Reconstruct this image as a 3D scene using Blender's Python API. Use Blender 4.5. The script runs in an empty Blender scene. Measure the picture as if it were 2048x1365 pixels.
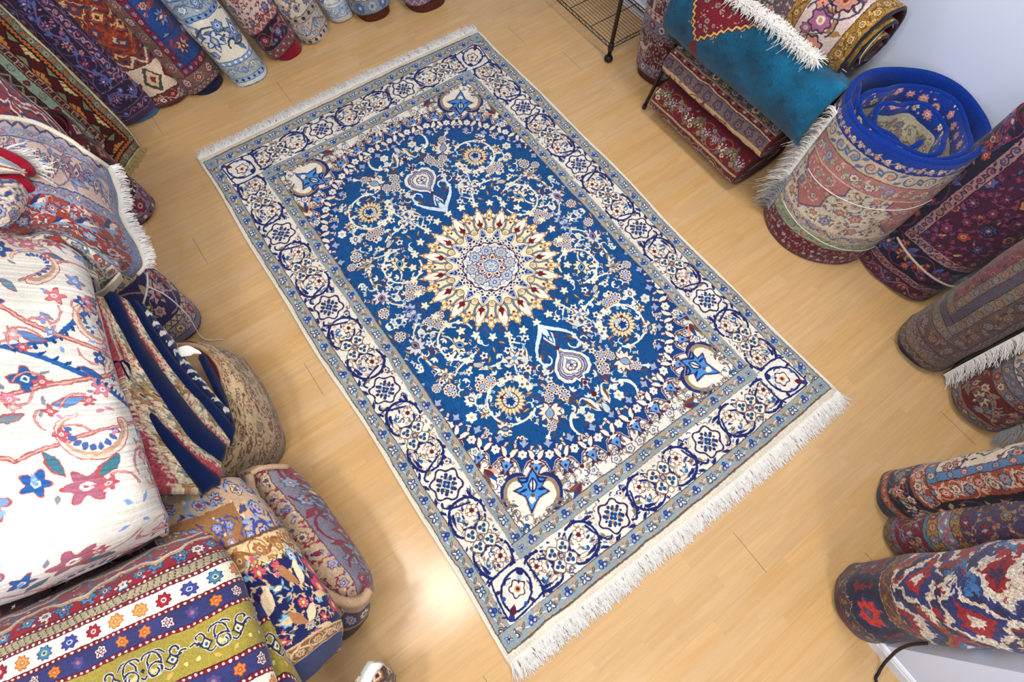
import bpy, math, random
import numpy as np
from mathutils import Vector, Matrix, noise as mnoise

random.seed(7)
RNG = np.random.default_rng(11)
SC = bpy.context.scene
COL = SC.collection
PI = math.pi

# ------------------------------------------------------------------ camera
ROT = np.array([[0.8109515386, -0.5296831890, 0.2485826246],
                [-0.5846094734, -0.7511218139, 0.3066720321],
                [0.0242767696, -0.3940199784, -0.9187812009]])
CAM = np.array([-0.84242, -1.26343, 2.51418])
FPX = 1063.026
cd = bpy.data.cameras.new('camera')
cam = bpy.data.objects.new('camera', cd)
COL.objects.link(cam)
cd.sensor_width = 36.0
cd.lens = FPX * 36.0 / 2048.0
cd.clip_start = 0.02
_m = Matrix.Identity(4)
for _i in range(3):
    _m[_i][0] = ROT[_i][0]
    _m[_i][1] = -ROT[_i][1]
    _m[_i][2] = -ROT[_i][2]
    _m[_i][3] = CAM[_i]
cam.matrix_world = _m
SC.camera = cam

# ------------------------------------------------------------------ world, lamps, exposure
SC.view_settings.view_transform = 'Standard'
SC.view_settings.look = 'None'
SC.view_settings.gamma = 1.0
SC.view_settings.use_curve_mapping = False
SC.view_settings.exposure = -0.08
w = bpy.data.worlds.new('world')
SC.world = w
w.use_nodes = True
w.node_tree.nodes['Background'].inputs[0].default_value = (0.92, 0.95, 1.0, 1)
w.node_tree.nodes['Background'].inputs[1].default_value = 0.14


def lamp(x, y, z, size, watts, col=(1, 0.97, 0.92)):
    ld = bpy.data.lights.new('ceiling_lamp', 'AREA')
    ld.shape = 'SQUARE'
    ld.size = size
    ld.energy = watts
    ld.color = col
    o = bpy.data.objects.new('ceiling_lamp', ld)
    COL.objects.link(o)
    o.location = (x, y, z)
    return o


CEIL = 3.2
lamp(-1.88, -0.72, CEIL - 0.03, 0.32, 40)
lamp(-1.33, -1.14, CEIL - 0.03, 0.46, 24)
lamp(-0.2, -0.9, CEIL - 0.03, 0.5, 10)
lamp(1.15, -0.9, CEIL - 0.03, 0.5, 36)
lamp(0.9, 1.0, CEIL - 0.03, 0.5, 14)
lamp(-1.0, 1.2, CEIL - 0.03, 0.5, 6)
lamp(-0.7, -3.3, CEIL - 0.03, 0.5, 36)


def P(px, py, z=0.0):
    """world point at height z seen at pixel (px,py) of the 2048x1365 photograph"""
    r = ROT @ np.array([px - 1024.0, py - 682.5, FPX])
    return CAM + r * ((z - CAM[2]) / r[2])


# ------------------------------------------------------------------ object helpers
def tag(o, label=None, cat=None, group=None, kind=None):
    if label: o['label'] = label
    if cat: o['category'] = cat
    if group: o['group'] = group
    if kind: o['kind'] = kind
    return o


def thing(name, label, cat, loc=(0, 0, 0), group=None):
    o = bpy.data.objects.new(name, None)
    o.empty_display_size = 0.05
    COL.objects.link(o)
    o.location = loc
    return tag(o, label, cat, group)


def mesh(name, verts, faces, mats, uvs=None, mi=None, parent=None, smooth=True):
    me = bpy.data.meshes.new(name)
    off = np.zeros(3)
    q = parent
    while q is not None:
        off = off + np.array(q.location)
        q = q.parent
    verts = np.asarray(verts, float) - off
    me.from_pydata(verts.tolist(), [], faces)
    for m in mats: me.materials.append(m)
    if mi is not None:
        me.polygons.foreach_set('material_index', np.asarray(mi, np.int32))
    if uvs is not None:
        ul = me.uv_layers.new(name='uv')
        li = np.empty(len(me.loops), np.int32)
        me.loops.foreach_get('vertex_index', li)
        ul.data.foreach_set('uv', np.asarray(uvs, np.float32)[li].ravel())
    if smooth:
        me.polygons.foreach_set('use_smooth', np.ones(len(me.polygons), bool))
    me.update()
    o = bpy.data.objects.new(name, me)
    COL.objects.link(o)
    if parent is not None: o.parent = parent
    return o


def box_geo(x0, y0, z0, x1, y1, z1):
    v = [(x0, y0, z0), (x1, y0, z0), (x1, y1, z0), (x0, y1, z0), (x0, y0, z1), (x1, y0, z1), (x1, y1, z1), (x0, y1, z1)]
    f = [(0, 3, 2, 1), (4, 5, 6, 7), (0, 1, 5, 4), (1, 2, 6, 5), (2, 3, 7, 6), (3, 0, 4, 7)]
    return v, f


class MB:
    def __init__(s): s.v = []; s.f = []
    def add(s, v, f):
        b = len(s.v)
        s.v += [tuple(p) for p in v]
        s.f += [tuple(i + b for i in q) for q in f]
    def box(s, *a): s.add(*box_geo(*a))
    def tube(s, pts, r, n=8, cap=True):
        s.add(*tube_geo(pts, r, n, cap))
    def build(s, name, mat, parent=None, smooth=True):
        return mesh(name, s.v, s.f, [mat], parent=parent, smooth=smooth)


def catmull(pts, n):
    """n samples through control points (k,d)"""
    p = np.asarray(pts, float)
    k = len(p)
    if k == 2:
        t = np.linspace(0, 1, n)[:, None]
        return p[0] * (1 - t) + p[1] * t
    q = np.vstack([2 * p[0] - p[1], p, 2 * p[-1] - p[-2]])
    out = []
    for t in np.linspace(0, k - 1, n):
        i = min(int(t), k - 2)
        u = t - i
        a, b, c, d = q[i], q[i + 1], q[i + 2], q[i + 3]
        out.append(0.5 * ((2 * b) + (c - a) * u + (2 * a - 5 * b + 4 * c - d) * u * u + (3 * b - a - 3 * c + d) * u ** 3))
    return np.array(out)


def tube_geo(pts, r, n=8, cap=True):
    p = np.asarray(pts, float)
    k = len(p)
    rr = np.full(k, r) if np.isscalar(r) else np.asarray(r, float)
    t = np.gradient(p, axis=0)
    t /= np.linalg.norm(t, axis=1)[:, None] + 1e-9
    ref = np.array([0, 0, 1.0]) if abs(t[0][2]) < 0.9 else np.array([1.0, 0, 0])
    v = []
    for i in range(k):
        a = np.cross(t[i], ref); a /= np.linalg.norm(a) + 1e-9
        b = np.cross(t[i], a)
        ref = np.cross(a, t[i])
        for j in range(n):
            th = 2 * PI * j / n
            v.append(p[i] + rr[i] * (math.cos(th) * a + math.sin(th) * b))
    f = []
    for i in range(k - 1):
        for j in range(n):
            j2 = (j + 1) % n
            f.append((i * n + j, i * n + j2, (i + 1) * n + j2, (i + 1) * n + j))
    if cap:
        f.append(tuple(range(n))[::-1])
        f.append(tuple((k - 1) * n + j for j in range(n)))
    return v, f


def tube(name, pts, r, mat, parent=None, n=8):
    v, f = tube_geo(pts, r, n)
    return mesh(name, v, f, [mat], parent=parent)


def N3(p, s, seed=0.0):
    return mnoise.noise(Vector((p[0] * s + seed, p[1] * s - seed * 0.7, p[2] * s + seed * 1.3)))


def sheet(name, G, t, mats, parent=None, uvsize=(1, 1), uvoff=(0, 0), uvswap=False, wob=0.0, wobs=9.0, face=None, uv=None, flipu=False, round_edge=True):
    """thick sheet from a grid of world points G (nr,nc,3). mats = front, back, edge."""
    G = np.asarray(G, float)
    nr, nc = G.shape[:2]
    du = np.gradient(G, axis=1)
    dv = np.gradient(G, axis=0)
    nn = np.cross(du, dv)
    nn /= np.linalg.norm(nn, axis=2)[..., None] + 1e-9
    if face is not None:
        c = np.asarray(face) - G.reshape(-1, 3).mean(0)
        if (nn.reshape(-1, 3) @ c).sum() < 0: nn = -nn
        flip = (np.cross(du, dv).reshape(-1, 3) @ c).sum() < 0
    else:
        flip = False
    if wob:
        for i in range(nr):
            for j in range(nc):
                G[i, j] += nn[i, j] * wob * (N3(G[i, j], wobs, 3.1) + 0.5 * N3(G[i, j], wobs * 2.7, 8.2))
    F = G
    B = G - nn * t
    if uv is None:
        su = np.concatenate([[0], np.cumsum(np.linalg.norm(np.diff(G, axis=1), axis=2).mean(0))])
        sv = np.concatenate([[0], np.cumsum(np.linalg.norm(np.diff(G, axis=0), axis=2).mean(1))])
        U, V = np.meshgrid(su, sv)
        if uvswap: U, V = V, U
        if flipu: U = -U
        U = (U + uvoff[0]) / uvsize[0]
        V = (V + uvoff[1]) / uvsize[1]
    else:
        U, V = uv
    verts = np.concatenate([F.reshape(-1, 3), B.reshape(-1, 3)])
    uvs = np.stack([np.concatenate([U.ravel(), U.ravel()]), np.concatenate([V.ravel(), V.ravel()])], 1)
    N = nr * nc
    faces, mi = [], []
    for i in range(nr - 1):
        for j in range(nc - 1):
            a, b, c, d = i * nc + j, i * nc + j + 1, (i + 1) * nc + j + 1, (i + 1) * nc + j
            q = (a, d, c, b) if flip else (a, b, c, d)
            faces.append(q); mi.append(0)
            faces.append(tuple(k + N for k in q[::-1])); mi.append(1)
    rim = [(0, j) for j in range(nc)] + [(i, nc - 1) for i in range(1, nr)] + [(nr - 1, j) for j in range(nc - 2, -1, -1)] + [(i, 0) for i in range(nr - 2, 0, -1)]
    # rounded rim: one middle loop pushed outward
    ctr = {}
    mid0 = len(verts)
    mids = []
    for k, (i, j) in enumerate(rim):
        o = np.zeros(3)
        if j == nc - 1: o += du[i, j] / (np.linalg.norm(du[i, j]) + 1e-9)
        if j == 0: o -= du[i, j] / (np.linalg.norm(du[i, j]) + 1e-9)
        if i == nr - 1: o += dv[i, j] / (np.linalg.norm(dv[i, j]) + 1e-9)
        if i == 0: o -= dv[i, j] / (np.linalg.norm(dv[i, j]) + 1e-9)
        mids.append((F[i, j] + B[i, j]) / 2 + o * t * (0.45 if round_edge else 0.0))
    verts = np.concatenate([verts, np.array(mids)])
    ru = np.array([uvs[i * nc + j] for i, j in rim])
    uvs = np.concatenate([uvs, ru])
    K = len(rim)
    for k in range(K):
        k2 = (k + 1) % K
        a = rim[k][0] * nc + rim[k][1]
        b = rim[k2][0] * nc + rim[k2][1]
        ma, mb_ = mid0 + k, mid0 + k2
        q1 = (a, ma, mb_, b); q2 = (ma, a + N, b + N, mb_)
        if flip: q1, q2 = q1[::-1], q2[::-1]
        faces += [q1, q2]; mi += [2, 2]
    ms = list(mats)
    while len(ms) < 3: ms.append(ms[-1])
    return mesh(name, verts, faces, ms, uvs=uvs, mi=mi, parent=parent)


def pgrid(rows, nr, nc):
    """rows of (px,py,z) control points -> smooth (nr,nc,3) grid of world points"""
    rr = [catmull([P(*p) for p in r], nc) for r in rows]
    rr = np.array(rr)
    return np.stack([catmull(rr[:, j], nr) for j in range(nc)], 1)


def fringe(name, pts, out, length, n, mat, parent=None, width=0.0016, droop=0.0, spread=0.35, lift=0.004, seed=1, gz=None, segs=4, curl=0.25, clump=6):
    """loose yarn ends along a line; out = outward direction (3,) or per point"""
    rg = random.Random(seed)
    pts = np.asarray(pts, float)
    s = np.concatenate([[0], np.cumsum(np.linalg.norm(np.diff(pts, axis=0), axis=1))])
    out = np.asarray(out, float)
    v, f = [], []
    cl = {}
    for k in range(n):
        u = (k + rg.random()) / n * s[-1]
        i = min(np.searchsorted(s, u, side='right') - 1, len(s) - 2)
        a = (u - s[i]) / (s[i + 1] - s[i] + 1e-9)
        p = pts[i] * (1 - a) + pts[i + 1] * a
        o = out if out.ndim == 1 else out[i] * (1 - a) + out[i + 1] * a
        o = o / np.linalg.norm(o)
        tdir = pts[i + 1] - pts[i]; tdir = tdir / (np.linalg.norm(tdir) + 1e-9)
        c = int(u / s[-1] * n / clump)
        if c not in cl: cl[c] = (rg.gauss(0, spread * 0.6), rg.uniform(0.82, 1.1))
        sk, ls = cl[c]
        d = o + tdir * (sk + rg.gauss(0, spread * 0.5))
        d /= np.linalg.norm(d)
        L = length * ls * rg.uniform(0.8, 1.1)
        sd = np.cross(d, [0, 0, 1.0]); 
        if np.linalg.norm(sd) < 0.2: sd = np.cross(d, [1.0, 0, 0])
        sd /= np.linalg.norm(sd)
        bend = rg.gauss(0, curl)
        z0 = rg.uniform(0, lift)
        b0 = len(v)
        for q in range(segs + 1):
            t = q / segs
            pp_ = p + d * L * t + sd * bend * L * t * t * 0.5
            pp_ = pp_ + np.array([0, 0, z0 * math.sin(PI * min(1, t * 1.1)) - droop * t * t])
            if gz is not None: pp_[2] = max(pp_[2], gz + 0.0008 + z0 * 0.5)
            wq = width * (1 - 0.5 * t)
            v.append(pp_ - sd * wq); v.append(pp_ + sd * wq); v.append(pp_ + np.array([0, 0, wq * 1.2]))
        for q in range(segs):
            a0 = b0 + q * 3
            f += [(a0, a0 + 2, a0 + 5, a0 + 3), (a0 + 2, a0 + 1, a0 + 4, a0 + 5), (a0 + 1, a0, a0 + 3, a0 + 4)]
        f.append((b0 + segs * 3, b0 + segs * 3 + 2, b0 + segs * 3 + 1))
    return mesh(name, v, f, [mat], parent=parent, smooth=False)

# ------------------------------------------------------------------ woven pattern painter (all drawn in code, centimetres)
def C(*c): return np.array(c, np.float32) / 255.0


IVORY, CREAM, NAVY, BLUE = C(236, 231, 214), C(226, 210, 172), C(24, 34, 84), C(10, 84, 158)
SKY, MAROON, BROWN, GOLD = C(104, 158, 208), C(84, 28, 44), C(112, 72, 46), C(206, 170, 112)
GREY, TAN, RED, ROSE = C(158, 172, 178), C(186, 158, 124), C(140, 26, 36), C(200, 124, 128)
TEAL, OLIVE, INK, WINE = C(48, 120, 132), C(122, 112, 62), C(20, 20, 38), C(96, 18, 34)
ORANGE, PURPLE, RUST, GREEN = C(196, 96, 44), C(84, 58, 104), C(140, 58, 36), C(92, 110, 74)
PALEB, BEIGE = C(160, 184, 204), C(204, 182, 146)


class Cv:
    def __init__(s, w, h, ppc, bg):
        s.w, s.h, s.ppc = w, h, ppc
        s.W, s.H = max(4, int(round(w * ppc))), max(4, int(round(h * ppc)))
        s.a = np.empty((s.H, s.W, 3), np.float32)
        s.a[:] = bg
        s.M = np.eye(2); s.o = np.zeros(2); s.sc = 1.0
        s.st = []

    def push(s, x, y, rot=0.0, sc=1.0, flip=False):
        s.st.append((s.M, s.o, s.sc))
        c, n = math.cos(rot), math.sin(rot)
        L = np.array([[c, -n], [n, c]]) * sc
        if flip: L = L @ np.array([[-1.0, 0], [0, 1]])
        s.o = s.M @ np.array([x, y]) + s.o
        s.M = s.M @ L
        s.sc = s.sc * sc

    def pop(s): s.M, s.o, s.sc = s.st.pop()

    def tp(s, x, y): return s.M @ np.array([x, y]) + s.o

    def shape(s, fn, x, y, rad, col):
        c = s.tp(x, y)
        R = rad * s.sc + 0.3
        x0, x1 = int((c[0] - R) * s.ppc), int((c[0] + R) * s.ppc) + 2
        y0, y1 = int((c[1] - R) * s.ppc), int((c[1] + R) * s.ppc) + 2
        x0, y0, x1, y1 = max(0, x0), max(0, y0), min(s.W, x1), min(s.H, y1)
        if x1 <= x0 or y1 <= y0: return
        X = (np.arange(x0, x1) + 0.5) / s.ppc - c[0]
        Y = (np.arange(y0, y1) + 0.5) / s.ppc - c[1]
        X, Y = np.meshgrid(X, Y)
        I = np.linalg.inv(s.M)
        d = fn(I[0, 0] * X + I[0, 1] * Y, I[1, 0] * X + I[1, 1] * Y)
        al = np.clip(d * s.sc * s.ppc + 0.5, 0, 1)[..., None]
        t = s.a[y0:y1, x0:x1]
        t += (col - t) * al

    def lobe(s, x, y, r, col, n=0, a=0.0, rot=0.0, ey=1.0, sharp=False):
        def fn(X, Y):
            Y = Y / ey
            rr = np.hypot(X, Y)
            if n:
                th = np.arctan2(Y, X) - rot
                f = (1 - 2 * np.abs(np.sin(n * th / 2))) if sharp else np.cos(n * th)
                return r * (1 + a * f) - rr
            return r - rr
        s.shape(fn, x, y, r * (1 + abs(a)) * max(1, ey), col)

    def leaf(s, x, y, L, W, rot, col, k=0.0, tip=1.0):
        c, n = math.cos(rot), math.sin(rot)
        def fn(X, Y):
            u = (c * X + n * Y) / L
            v = -n * X + c * Y
            uu = np.clip(u, 0, 1)
            wv = W / 2 * np.sin(PI * uu ** tip)
            d = wv - np.abs(v - k * L * np.sin(PI * uu * 0.5) ** 2)
            return np.where((u < 0) | (u > 1), -1.0, d)
        s.shape(fn, x, y, L * (1 + abs(k)) + W / 2, col)

    def stroke(s, pts, w, col, w2=None):
        p = [s.tp(*q) for q in pts]
        n = len(p) - 1
        for i in range(n):
            wa = (w if w2 is None else w + (w2 - w) * i / max(1, n - 1)) * 0.5 * s.sc
            a, b = p[i], p[i + 1]
            x0, x1 = int((min(a[0], b[0]) - wa) * s.ppc) - 1, int((max(a[0], b[0]) + wa) * s.ppc) + 2
            y0, y1 = int((min(a[1], b[1]) - wa) * s.ppc) - 1, int((max(a[1], b[1]) + wa) * s.ppc) + 2
            x0, y0, x1, y1 = max(0, x0), max(0, y0), min(s.W, x1), min(s.H, y1)
            if x1 <= x0 or y1 <= y0: continue
            X = ((np.arange(x0, x1) + 0.5) / s.ppc)[None, :] - a[0]
            Y = ((np.arange(y0, y1) + 0.5) / s.ppc)[:, None] - a[1]
            dx, dy = b[0] - a[0], b[1] - a[1]
            l2 = dx * dx + dy * dy + 1e-9
            t = np.clip((X * dx + Y * dy) / l2, 0, 1)
            d = np.hypot(X - t * dx, Y - t * dy)
            al = np.clip((wa - d) * s.ppc + 0.5, 0, 1)[..., None]
            tt = s.a[y0:y1, x0:x1]
            tt += (col - tt) * al

    def poly(s, pts, col):
        p = np.array([s.tp(*q) for q in pts]) * s.ppc
        x0, y0 = np.maximum(np.floor(p.min(0)).astype(int), 0)
        x1, y1 = np.ceil(p.max(0)).astype(int) + 1
        x1, y1 = min(x1, s.W), min(y1, s.H)
        if x1 <= x0 or y1 <= y0: return
        X = (np.arange(x0, x1) + 0.5)[None, :]
        Y = (np.arange(y0, y1) + 0.5)[:, None]
        m = np.zeros((y1 - y0, x1 - x0), bool)
        for i in range(len(p)):
            a, b = p[i], p[i - 1]
            if a[1] == b[1]: continue
            m ^= ((a[1] > Y) != (b[1] > Y)) & (X < (b[0] - a[0]) * (Y - a[1]) / (b[1] - a[1]) + a[0])
        s.a[y0:y1, x0:x1][m] = col

    def rect(s, x0, y0, x1, y1, col): s.poly([(x0, y0), (x1, y0), (x1, y1), (x0, y1)], col)

    def finish(s, name, warp=0.12, grain=0.10, seed=0, abrash=0.05, streak=0.0):
        rg = np.random.default_rng(seed + 5)
        H, W = s.H, s.W
        def smooth(h, w, k):
            g = rg.standard_normal((h // k + 3, w // k + 3))
            yy, xx = np.arange(h) / k, np.arange(w) / k
            y0, x0 = yy.astype(int), xx.astype(int)
            fy, fx = (yy - y0)[:, None], (xx - x0)[None]
            return (g[y0][:, x0] * (1 - fy) * (1 - fx) + g[y0 + 1][:, x0] * fy * (1 - fx) + g[y0][:, x0 + 1] * (1 - fy) * fx + g[y0 + 1][:, x0 + 1] * fy * fx)
        k = max(2, int(s.ppc * 0.9))
        wx = smooth(H, W, k) * warp * s.ppc + rg.standard_normal((H, W)) * 0.35
        wy = smooth(H, W, k) * warp * s.ppc + rg.standard_normal((H, W)) * 0.35
        wx += smooth(H, W, k * 8) * warp * 2.5 * s.ppc
        wy += smooth(H, W, k * 8) * warp * 2.5 * s.ppc
        yi = np.clip((np.arange(H)[:, None] + wy).astype(int), 0, H - 1)
        xi = np.clip((np.arange(W)[None] + wx).astype(int), 0, W - 1)
        a = s.a[yi, xi]
        g = 1 + grain * (rg.standard_normal((H, W)) * 0.6 + smooth(H, W, 3) * 0.5)
        g += abrash * smooth(H, W, k * 10)
        if streak: g += streak * smooth(H, 1, 3)
        a = np.clip(a * g[..., None], 0, 1)
        img = bpy.data.images.new(name, W, H, alpha=False)
        buf = np.ones((H, W, 4), np.float32)
        buf[..., :3] = a
        img.pixels.foreach_set(buf.ravel())
        img.update()
        img.pack()
        return img


# ---- motifs
def flower(c, x, y, R, out, pet, ring, ctr, n=8, rot=0.0, dots=None):
    c.lobe(x, y, R, out, n, 0.13, rot)
    c.lobe(x, y, R * 0.84, pet, n, 0.15, rot)
    if dots is not None:
        for k in range(n):
            t = rot + 2 * PI * k / n
            c.lobe(x + math.cos(t) * R * 0.6, y + math.sin(t) * R * 0.6, R * 0.15, dots)
    c.lobe(x, y, R * 0.38, ring)
    c.lobe(x, y, R * 0.2, ctr)


def berry(c, x, y, R, out=BROWN, pet=IVORY, hole=MAROON, ctr=PALEB, n=8, rot=0.0):
    for rr, col in ((0.36, out), (0.29, pet)):
        for k in range(n):
            t = rot + 2 * PI * k / n
            c.lobe(x + math.cos(t) * R * 0.7, y + math.sin(t) * R * 0.7, R * rr, col)
    for k in range(n):
        t = rot + 2 * PI * k / n
        c.lobe(x + math.cos(t) * R * 0.66, y + math.sin(t) * R * 0.66, R * 0.14, hole, ey=1)
    c.lobe(x, y, R * 0.36, ctr)


def palmette(c, x, y, R, rot, out, pet, core, heart, n=7, span=2.3):
    c.push(x, y, rot)
    for i in range(n):
        a = -span + 2 * span * i / (n - 1)
        L = R * (1.0 - 0.22 * abs(a) / span)
        c.leaf(0, 0, L, R * 0.46, a, out, 0.10 * (1 if a > 0 else -1))
    for i in range(n):
        a = -span + 2 * span * i / (n - 1)
        L = R * (1.0 - 0.22 * abs(a) / span)
        c.leaf(0, 0, L * 0.93, R * 0.30, a, pet, 0.10 * (1 if a > 0 else -1))
    c.leaf(-R * 0.3, 0, R * 0.95, R * 0.62, 0, out)
    c.leaf(-R * 0.24, 0, R * 0.82, R * 0.48, 0, core)
    c.leaf(-R * 0.1, 0, R * 0.5, R * 0.24, 0, heart)
    c.pop()


def tulip(c, x, y, R, rot, out, pet, core):
    c.push(x, y, rot)
    for sgn in (1, -1):
        c.leaf(-R * 0.5, 0, R * 1.5, R * 0.5, sgn * 0.55, out, sgn * -0.30)
        c.leaf(-R * 0.45, 0, R * 1.4, R * 0.32, sgn * 0.55, pet, sgn * -0.30)
        c.leaf(-R * 0.5, 0, R * 0.9, R * 0.36, sgn * 1.7, pet, sgn * 0.3)
    c.leaf(-R * 0.6, 0, R * 1.5, R * 0.75, 0, out)
    c.leaf(-R * 0.52, 0, R * 1.35, R * 0.58, 0, core)
    c.lobe(-R * 0.55, 0, R * 0.22, out)
    c.pop()


def star5(c, x, y, R, rot, out, pet, ctr, n=5):
    for k in range(n):
        a = rot + 2 * PI * k / n
        c.leaf(x, y, R, R * 0.55, a, out)
    for k in range(n):
        a = rot + 2 * PI * k / n
        c.leaf(x, y, R * 0.95, R * 0.36, a, pet)
    c.lobe(x, y, R * 0.24, ctr)


def arc(cx, cy, r0, r1, a0, a1, n=18):
    return [(cx + (r0 + (r1 - r0) * i / n) * math.cos(a0 + (a1 - a0) * i / n), cy + (r0 + (r1 - r0) * i / n) * math.sin(a0 + (a1 - a0) * i / n)) for i in range(n + 1)]


def bez(p0, p1, p2, p3, n=14):
    o = []
    for i in range(n + 1):
        t = i / n; u = 1 - t
        o.append((u ** 3 * p0[0] + 3 * u * u * t * p1[0] + 3 * u * t * t * p2[0] + t ** 3 * p3[0],
                  u ** 3 * p0[1] + 3 * u * u * t * p1[1] + 3 * u * t * t * p2[1] + t ** 3 * p3[1]))
    return o


def sprig(c, pts, col, L=2.2, W=0.9, every=3, side=0):
    for i in range(1, len(pts) - 1, every):
        a = math.atan2(pts[i + 1][1] - pts[i - 1][1], pts[i + 1][0] - pts[i - 1][0])
        for sg in ((1, -1) if side == 0 else (side,)):
            c.leaf(pts[i][0], pts[i][1], L, W, a + sg * 0.75, col, sg * -0.22)


# ---- border bands: drawn in a local frame x 0..L, y 0..h
def b_plain(c, L, h, p): pass


def b_vine(c, L, h, p):
    lam = p.get('lam', 2.3) * h * 0.78
    n = max(1, round(L / lam)); lam = L / n
    rg = random.Random(int(L * 10))
    if h > 5.5:                       # fine creepers behind the main motifs
        for k in range(int(L / h * 5)):
            x, y, f = rg.uniform(0, L), rg.uniform(.1, .9) * h, p['f'][rg.randrange(len(p['f']))]
            if rg.random() < .45: c.leaf(x, y, rg.uniform(.14, .24) * h, .09 * h, rg.uniform(0, 6.3), f[rg.randrange(1, 3)], .25)
            elif rg.random() < .5: flower(c, x, y, rg.uniform(.06, .1) * h, f[0], f[1], f[2], f[3], 5, x)
            else: c.stroke(arc(x, y, .14 * h, .07 * h, x, x + rg.choice((4, -4)), 9), .035 * h + .12, p['v'])
    pts = [(x, h / 2 + 0.24 * h * math.sin(2 * PI * x / lam)) for x in np.linspace(0, L, n * 14 + 1)]
    c.stroke(pts, p.get('w', 0.07 * h), p['v'])
    if 'leaf' in p: sprig(c, pts, p['leaf'], 0.30 * h, 0.13 * h, 4)
    fl = p['f']
    for k in range(2 * n):
        x = (k + 0.5) * lam / 2
        up = 1 if k % 2 == 0 else -1
        f = fl[k % len(fl)]
        yy = h / 2 - up * 0.06 * h
        if h > 5.5:
            c.stroke(arc(x, yy, 0.40 * h, 0.34 * h, 0.4 + k, 0.4 + k + 3.6 * up, 16), max(.25, .035 * h), p['v'])
            g = fl[(k + 1) % len(fl)]
            flower(c, (k + 1) * lam / 2, h / 2 + 0.26 * h * (1 if k % 4 < 2 else -1), 0.13 * h, g[0], g[1], g[2], g[3], 6, k)
        if p.get('pal'): palmette(c, x, yy + up * 0.1 * h, 0.30 * h, up * -PI / 2, f[0], f[1], f[2], f[3])
        else: flower(c, x, yy, 0.24 * h, f[0], f[1], f[2], f[3], p.get('n', 7), 0.3 * k)


def b_flow(c, L, h, p):
    s = p.get('s', 1.05) * h
    n = max(1, round(L / s)); s = L / n
    fl = p['f']
    for k in range(n):
        f = fl[k % len(fl)]
        flower(c, (k + 0.5) * s, h / 2, p.get('r', 0.38) * h, f[0], f[1], f[2], f[3], p.get('n', 8), PI / 8, f[4] if len(f) > 4 else None)
        if 'd' in p:
            for yy in (0.28, 0.72): c.leaf((k + 1) * s - 0.12 * h, h * yy, 0.24 * h, 0.16 * h, 0, p['d'])
            c.leaf((k + 1) * s, h * 0.34, 0.32 * h, 0.12 * h, PI / 2, p['d'])


def b_dots(c, L, h, p):
    s = p.get('s', 1.5) * h
    for k in range(int(L / s) + 1):
        c.lobe((k + 0.5) * s, h / 2, 0.34 * h, p['d'][k % len(p['d'])], ey=0.9)


def b_pebble(c, L, h, p):
    k = 0
    for j in range(3):
        x = 0.3 * (j % 2)
        while x < L:
            c.rect(x, h * (0.12 + 0.29 * j), x + 0.55, h * (0.12 + 0.29 * j) + 0.18 * h, p['d'][k % len(p['d'])])
            x += 0.95; k += 1


def b_zig(c, L, h, p):
    s = p.get('s', 1.2) * h
    n = max(1, round(L / s)); s = L / n
    pts = [(k * s / 2, h * (0.15 if k % 2 else 0.85)) for k in range(2 * n + 1)]
    c.stroke(pts, p.get('w', 0.16 * h), p['v'])
    if 'd' in p:
        for k in range(2 * n): c.lobe((k + 0.5) * s / 2 + s / 4, h * (0.3 if k % 2 else 0.7), 0.12 * h, p['d'])


def b_key(c, L, h, p):
    s = 1.25 * h
    for k in range(int(L / s) + 1):
        x = k * s
        q = [(x, 0.15), (x + 0.85 * s, 0.15), (x + 0.85 * s, 0.85), (x + 0.35 * s, 0.85), (x + 0.35 * s, 0.5), (x + 0.6 * s, 0.5)]
        c.stroke([(a, b * h) for a, b in q], 0.11 * h, p['v'])


def b_leafgeo(c, L, h, p):
    s = 1.15 * h
    for k in range(int(L / s) + 1):
        x = k * s
        col = p['f'][k % len(p['f'])]
        if k % 2: tri = [(x, 0.06 * h), (x + 0.95 * s, 0.06 * h), (x + 0.5 * s, 0.5 * h)]
        else: tri = [(x, 0.94 * h), (x + 0.95 * s, 0.94 * h), (x + 0.5 * s, 0.5 * h)]
        c.stroke(tri + tri[:1], 0.06 * h, p['v'])
        c.poly([(a * 0.7 + (x + 0.48 * s) * 0.3, b * 0.72 + (0.22 if k % 2 else 0.78) * h * 0.28) for a, b in tri], p.get('in', GREEN))
        sg = 1 if k % 2 else -1
        y0 = (0.5 + sg * 0.42) * h
        for j in range(5):
            xx = x + (0.08 + 0.2 * j) * s
            c.poly([(xx, y0), (xx + 0.16 * s, y0), (xx + 0.3 * s, y0 - sg * (0.12 + 0.09 * min(j, 4 - j)) * h), (xx + 0.12 * s, y0 - sg * (0.16 + 0.09 * min(j, 4 - j)) * h)], col)


def b_diam(c, L, h, p):
    s = p.get('s', 1.0) * h
    n = max(1, round(L / s)); s = L / n
    for k in range(n):
        x = (k + 0.5) * s
        f = p['f'][k % len(p['f'])]
        for q, col in ((0.46, f[0]), (0.32, f[1]), (0.14, f[2])):
            c.poly([(x - q * s, h / 2), (x, h / 2 - q * h), (x + q * s, h / 2), (x, h / 2 + q * h)], col)


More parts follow.
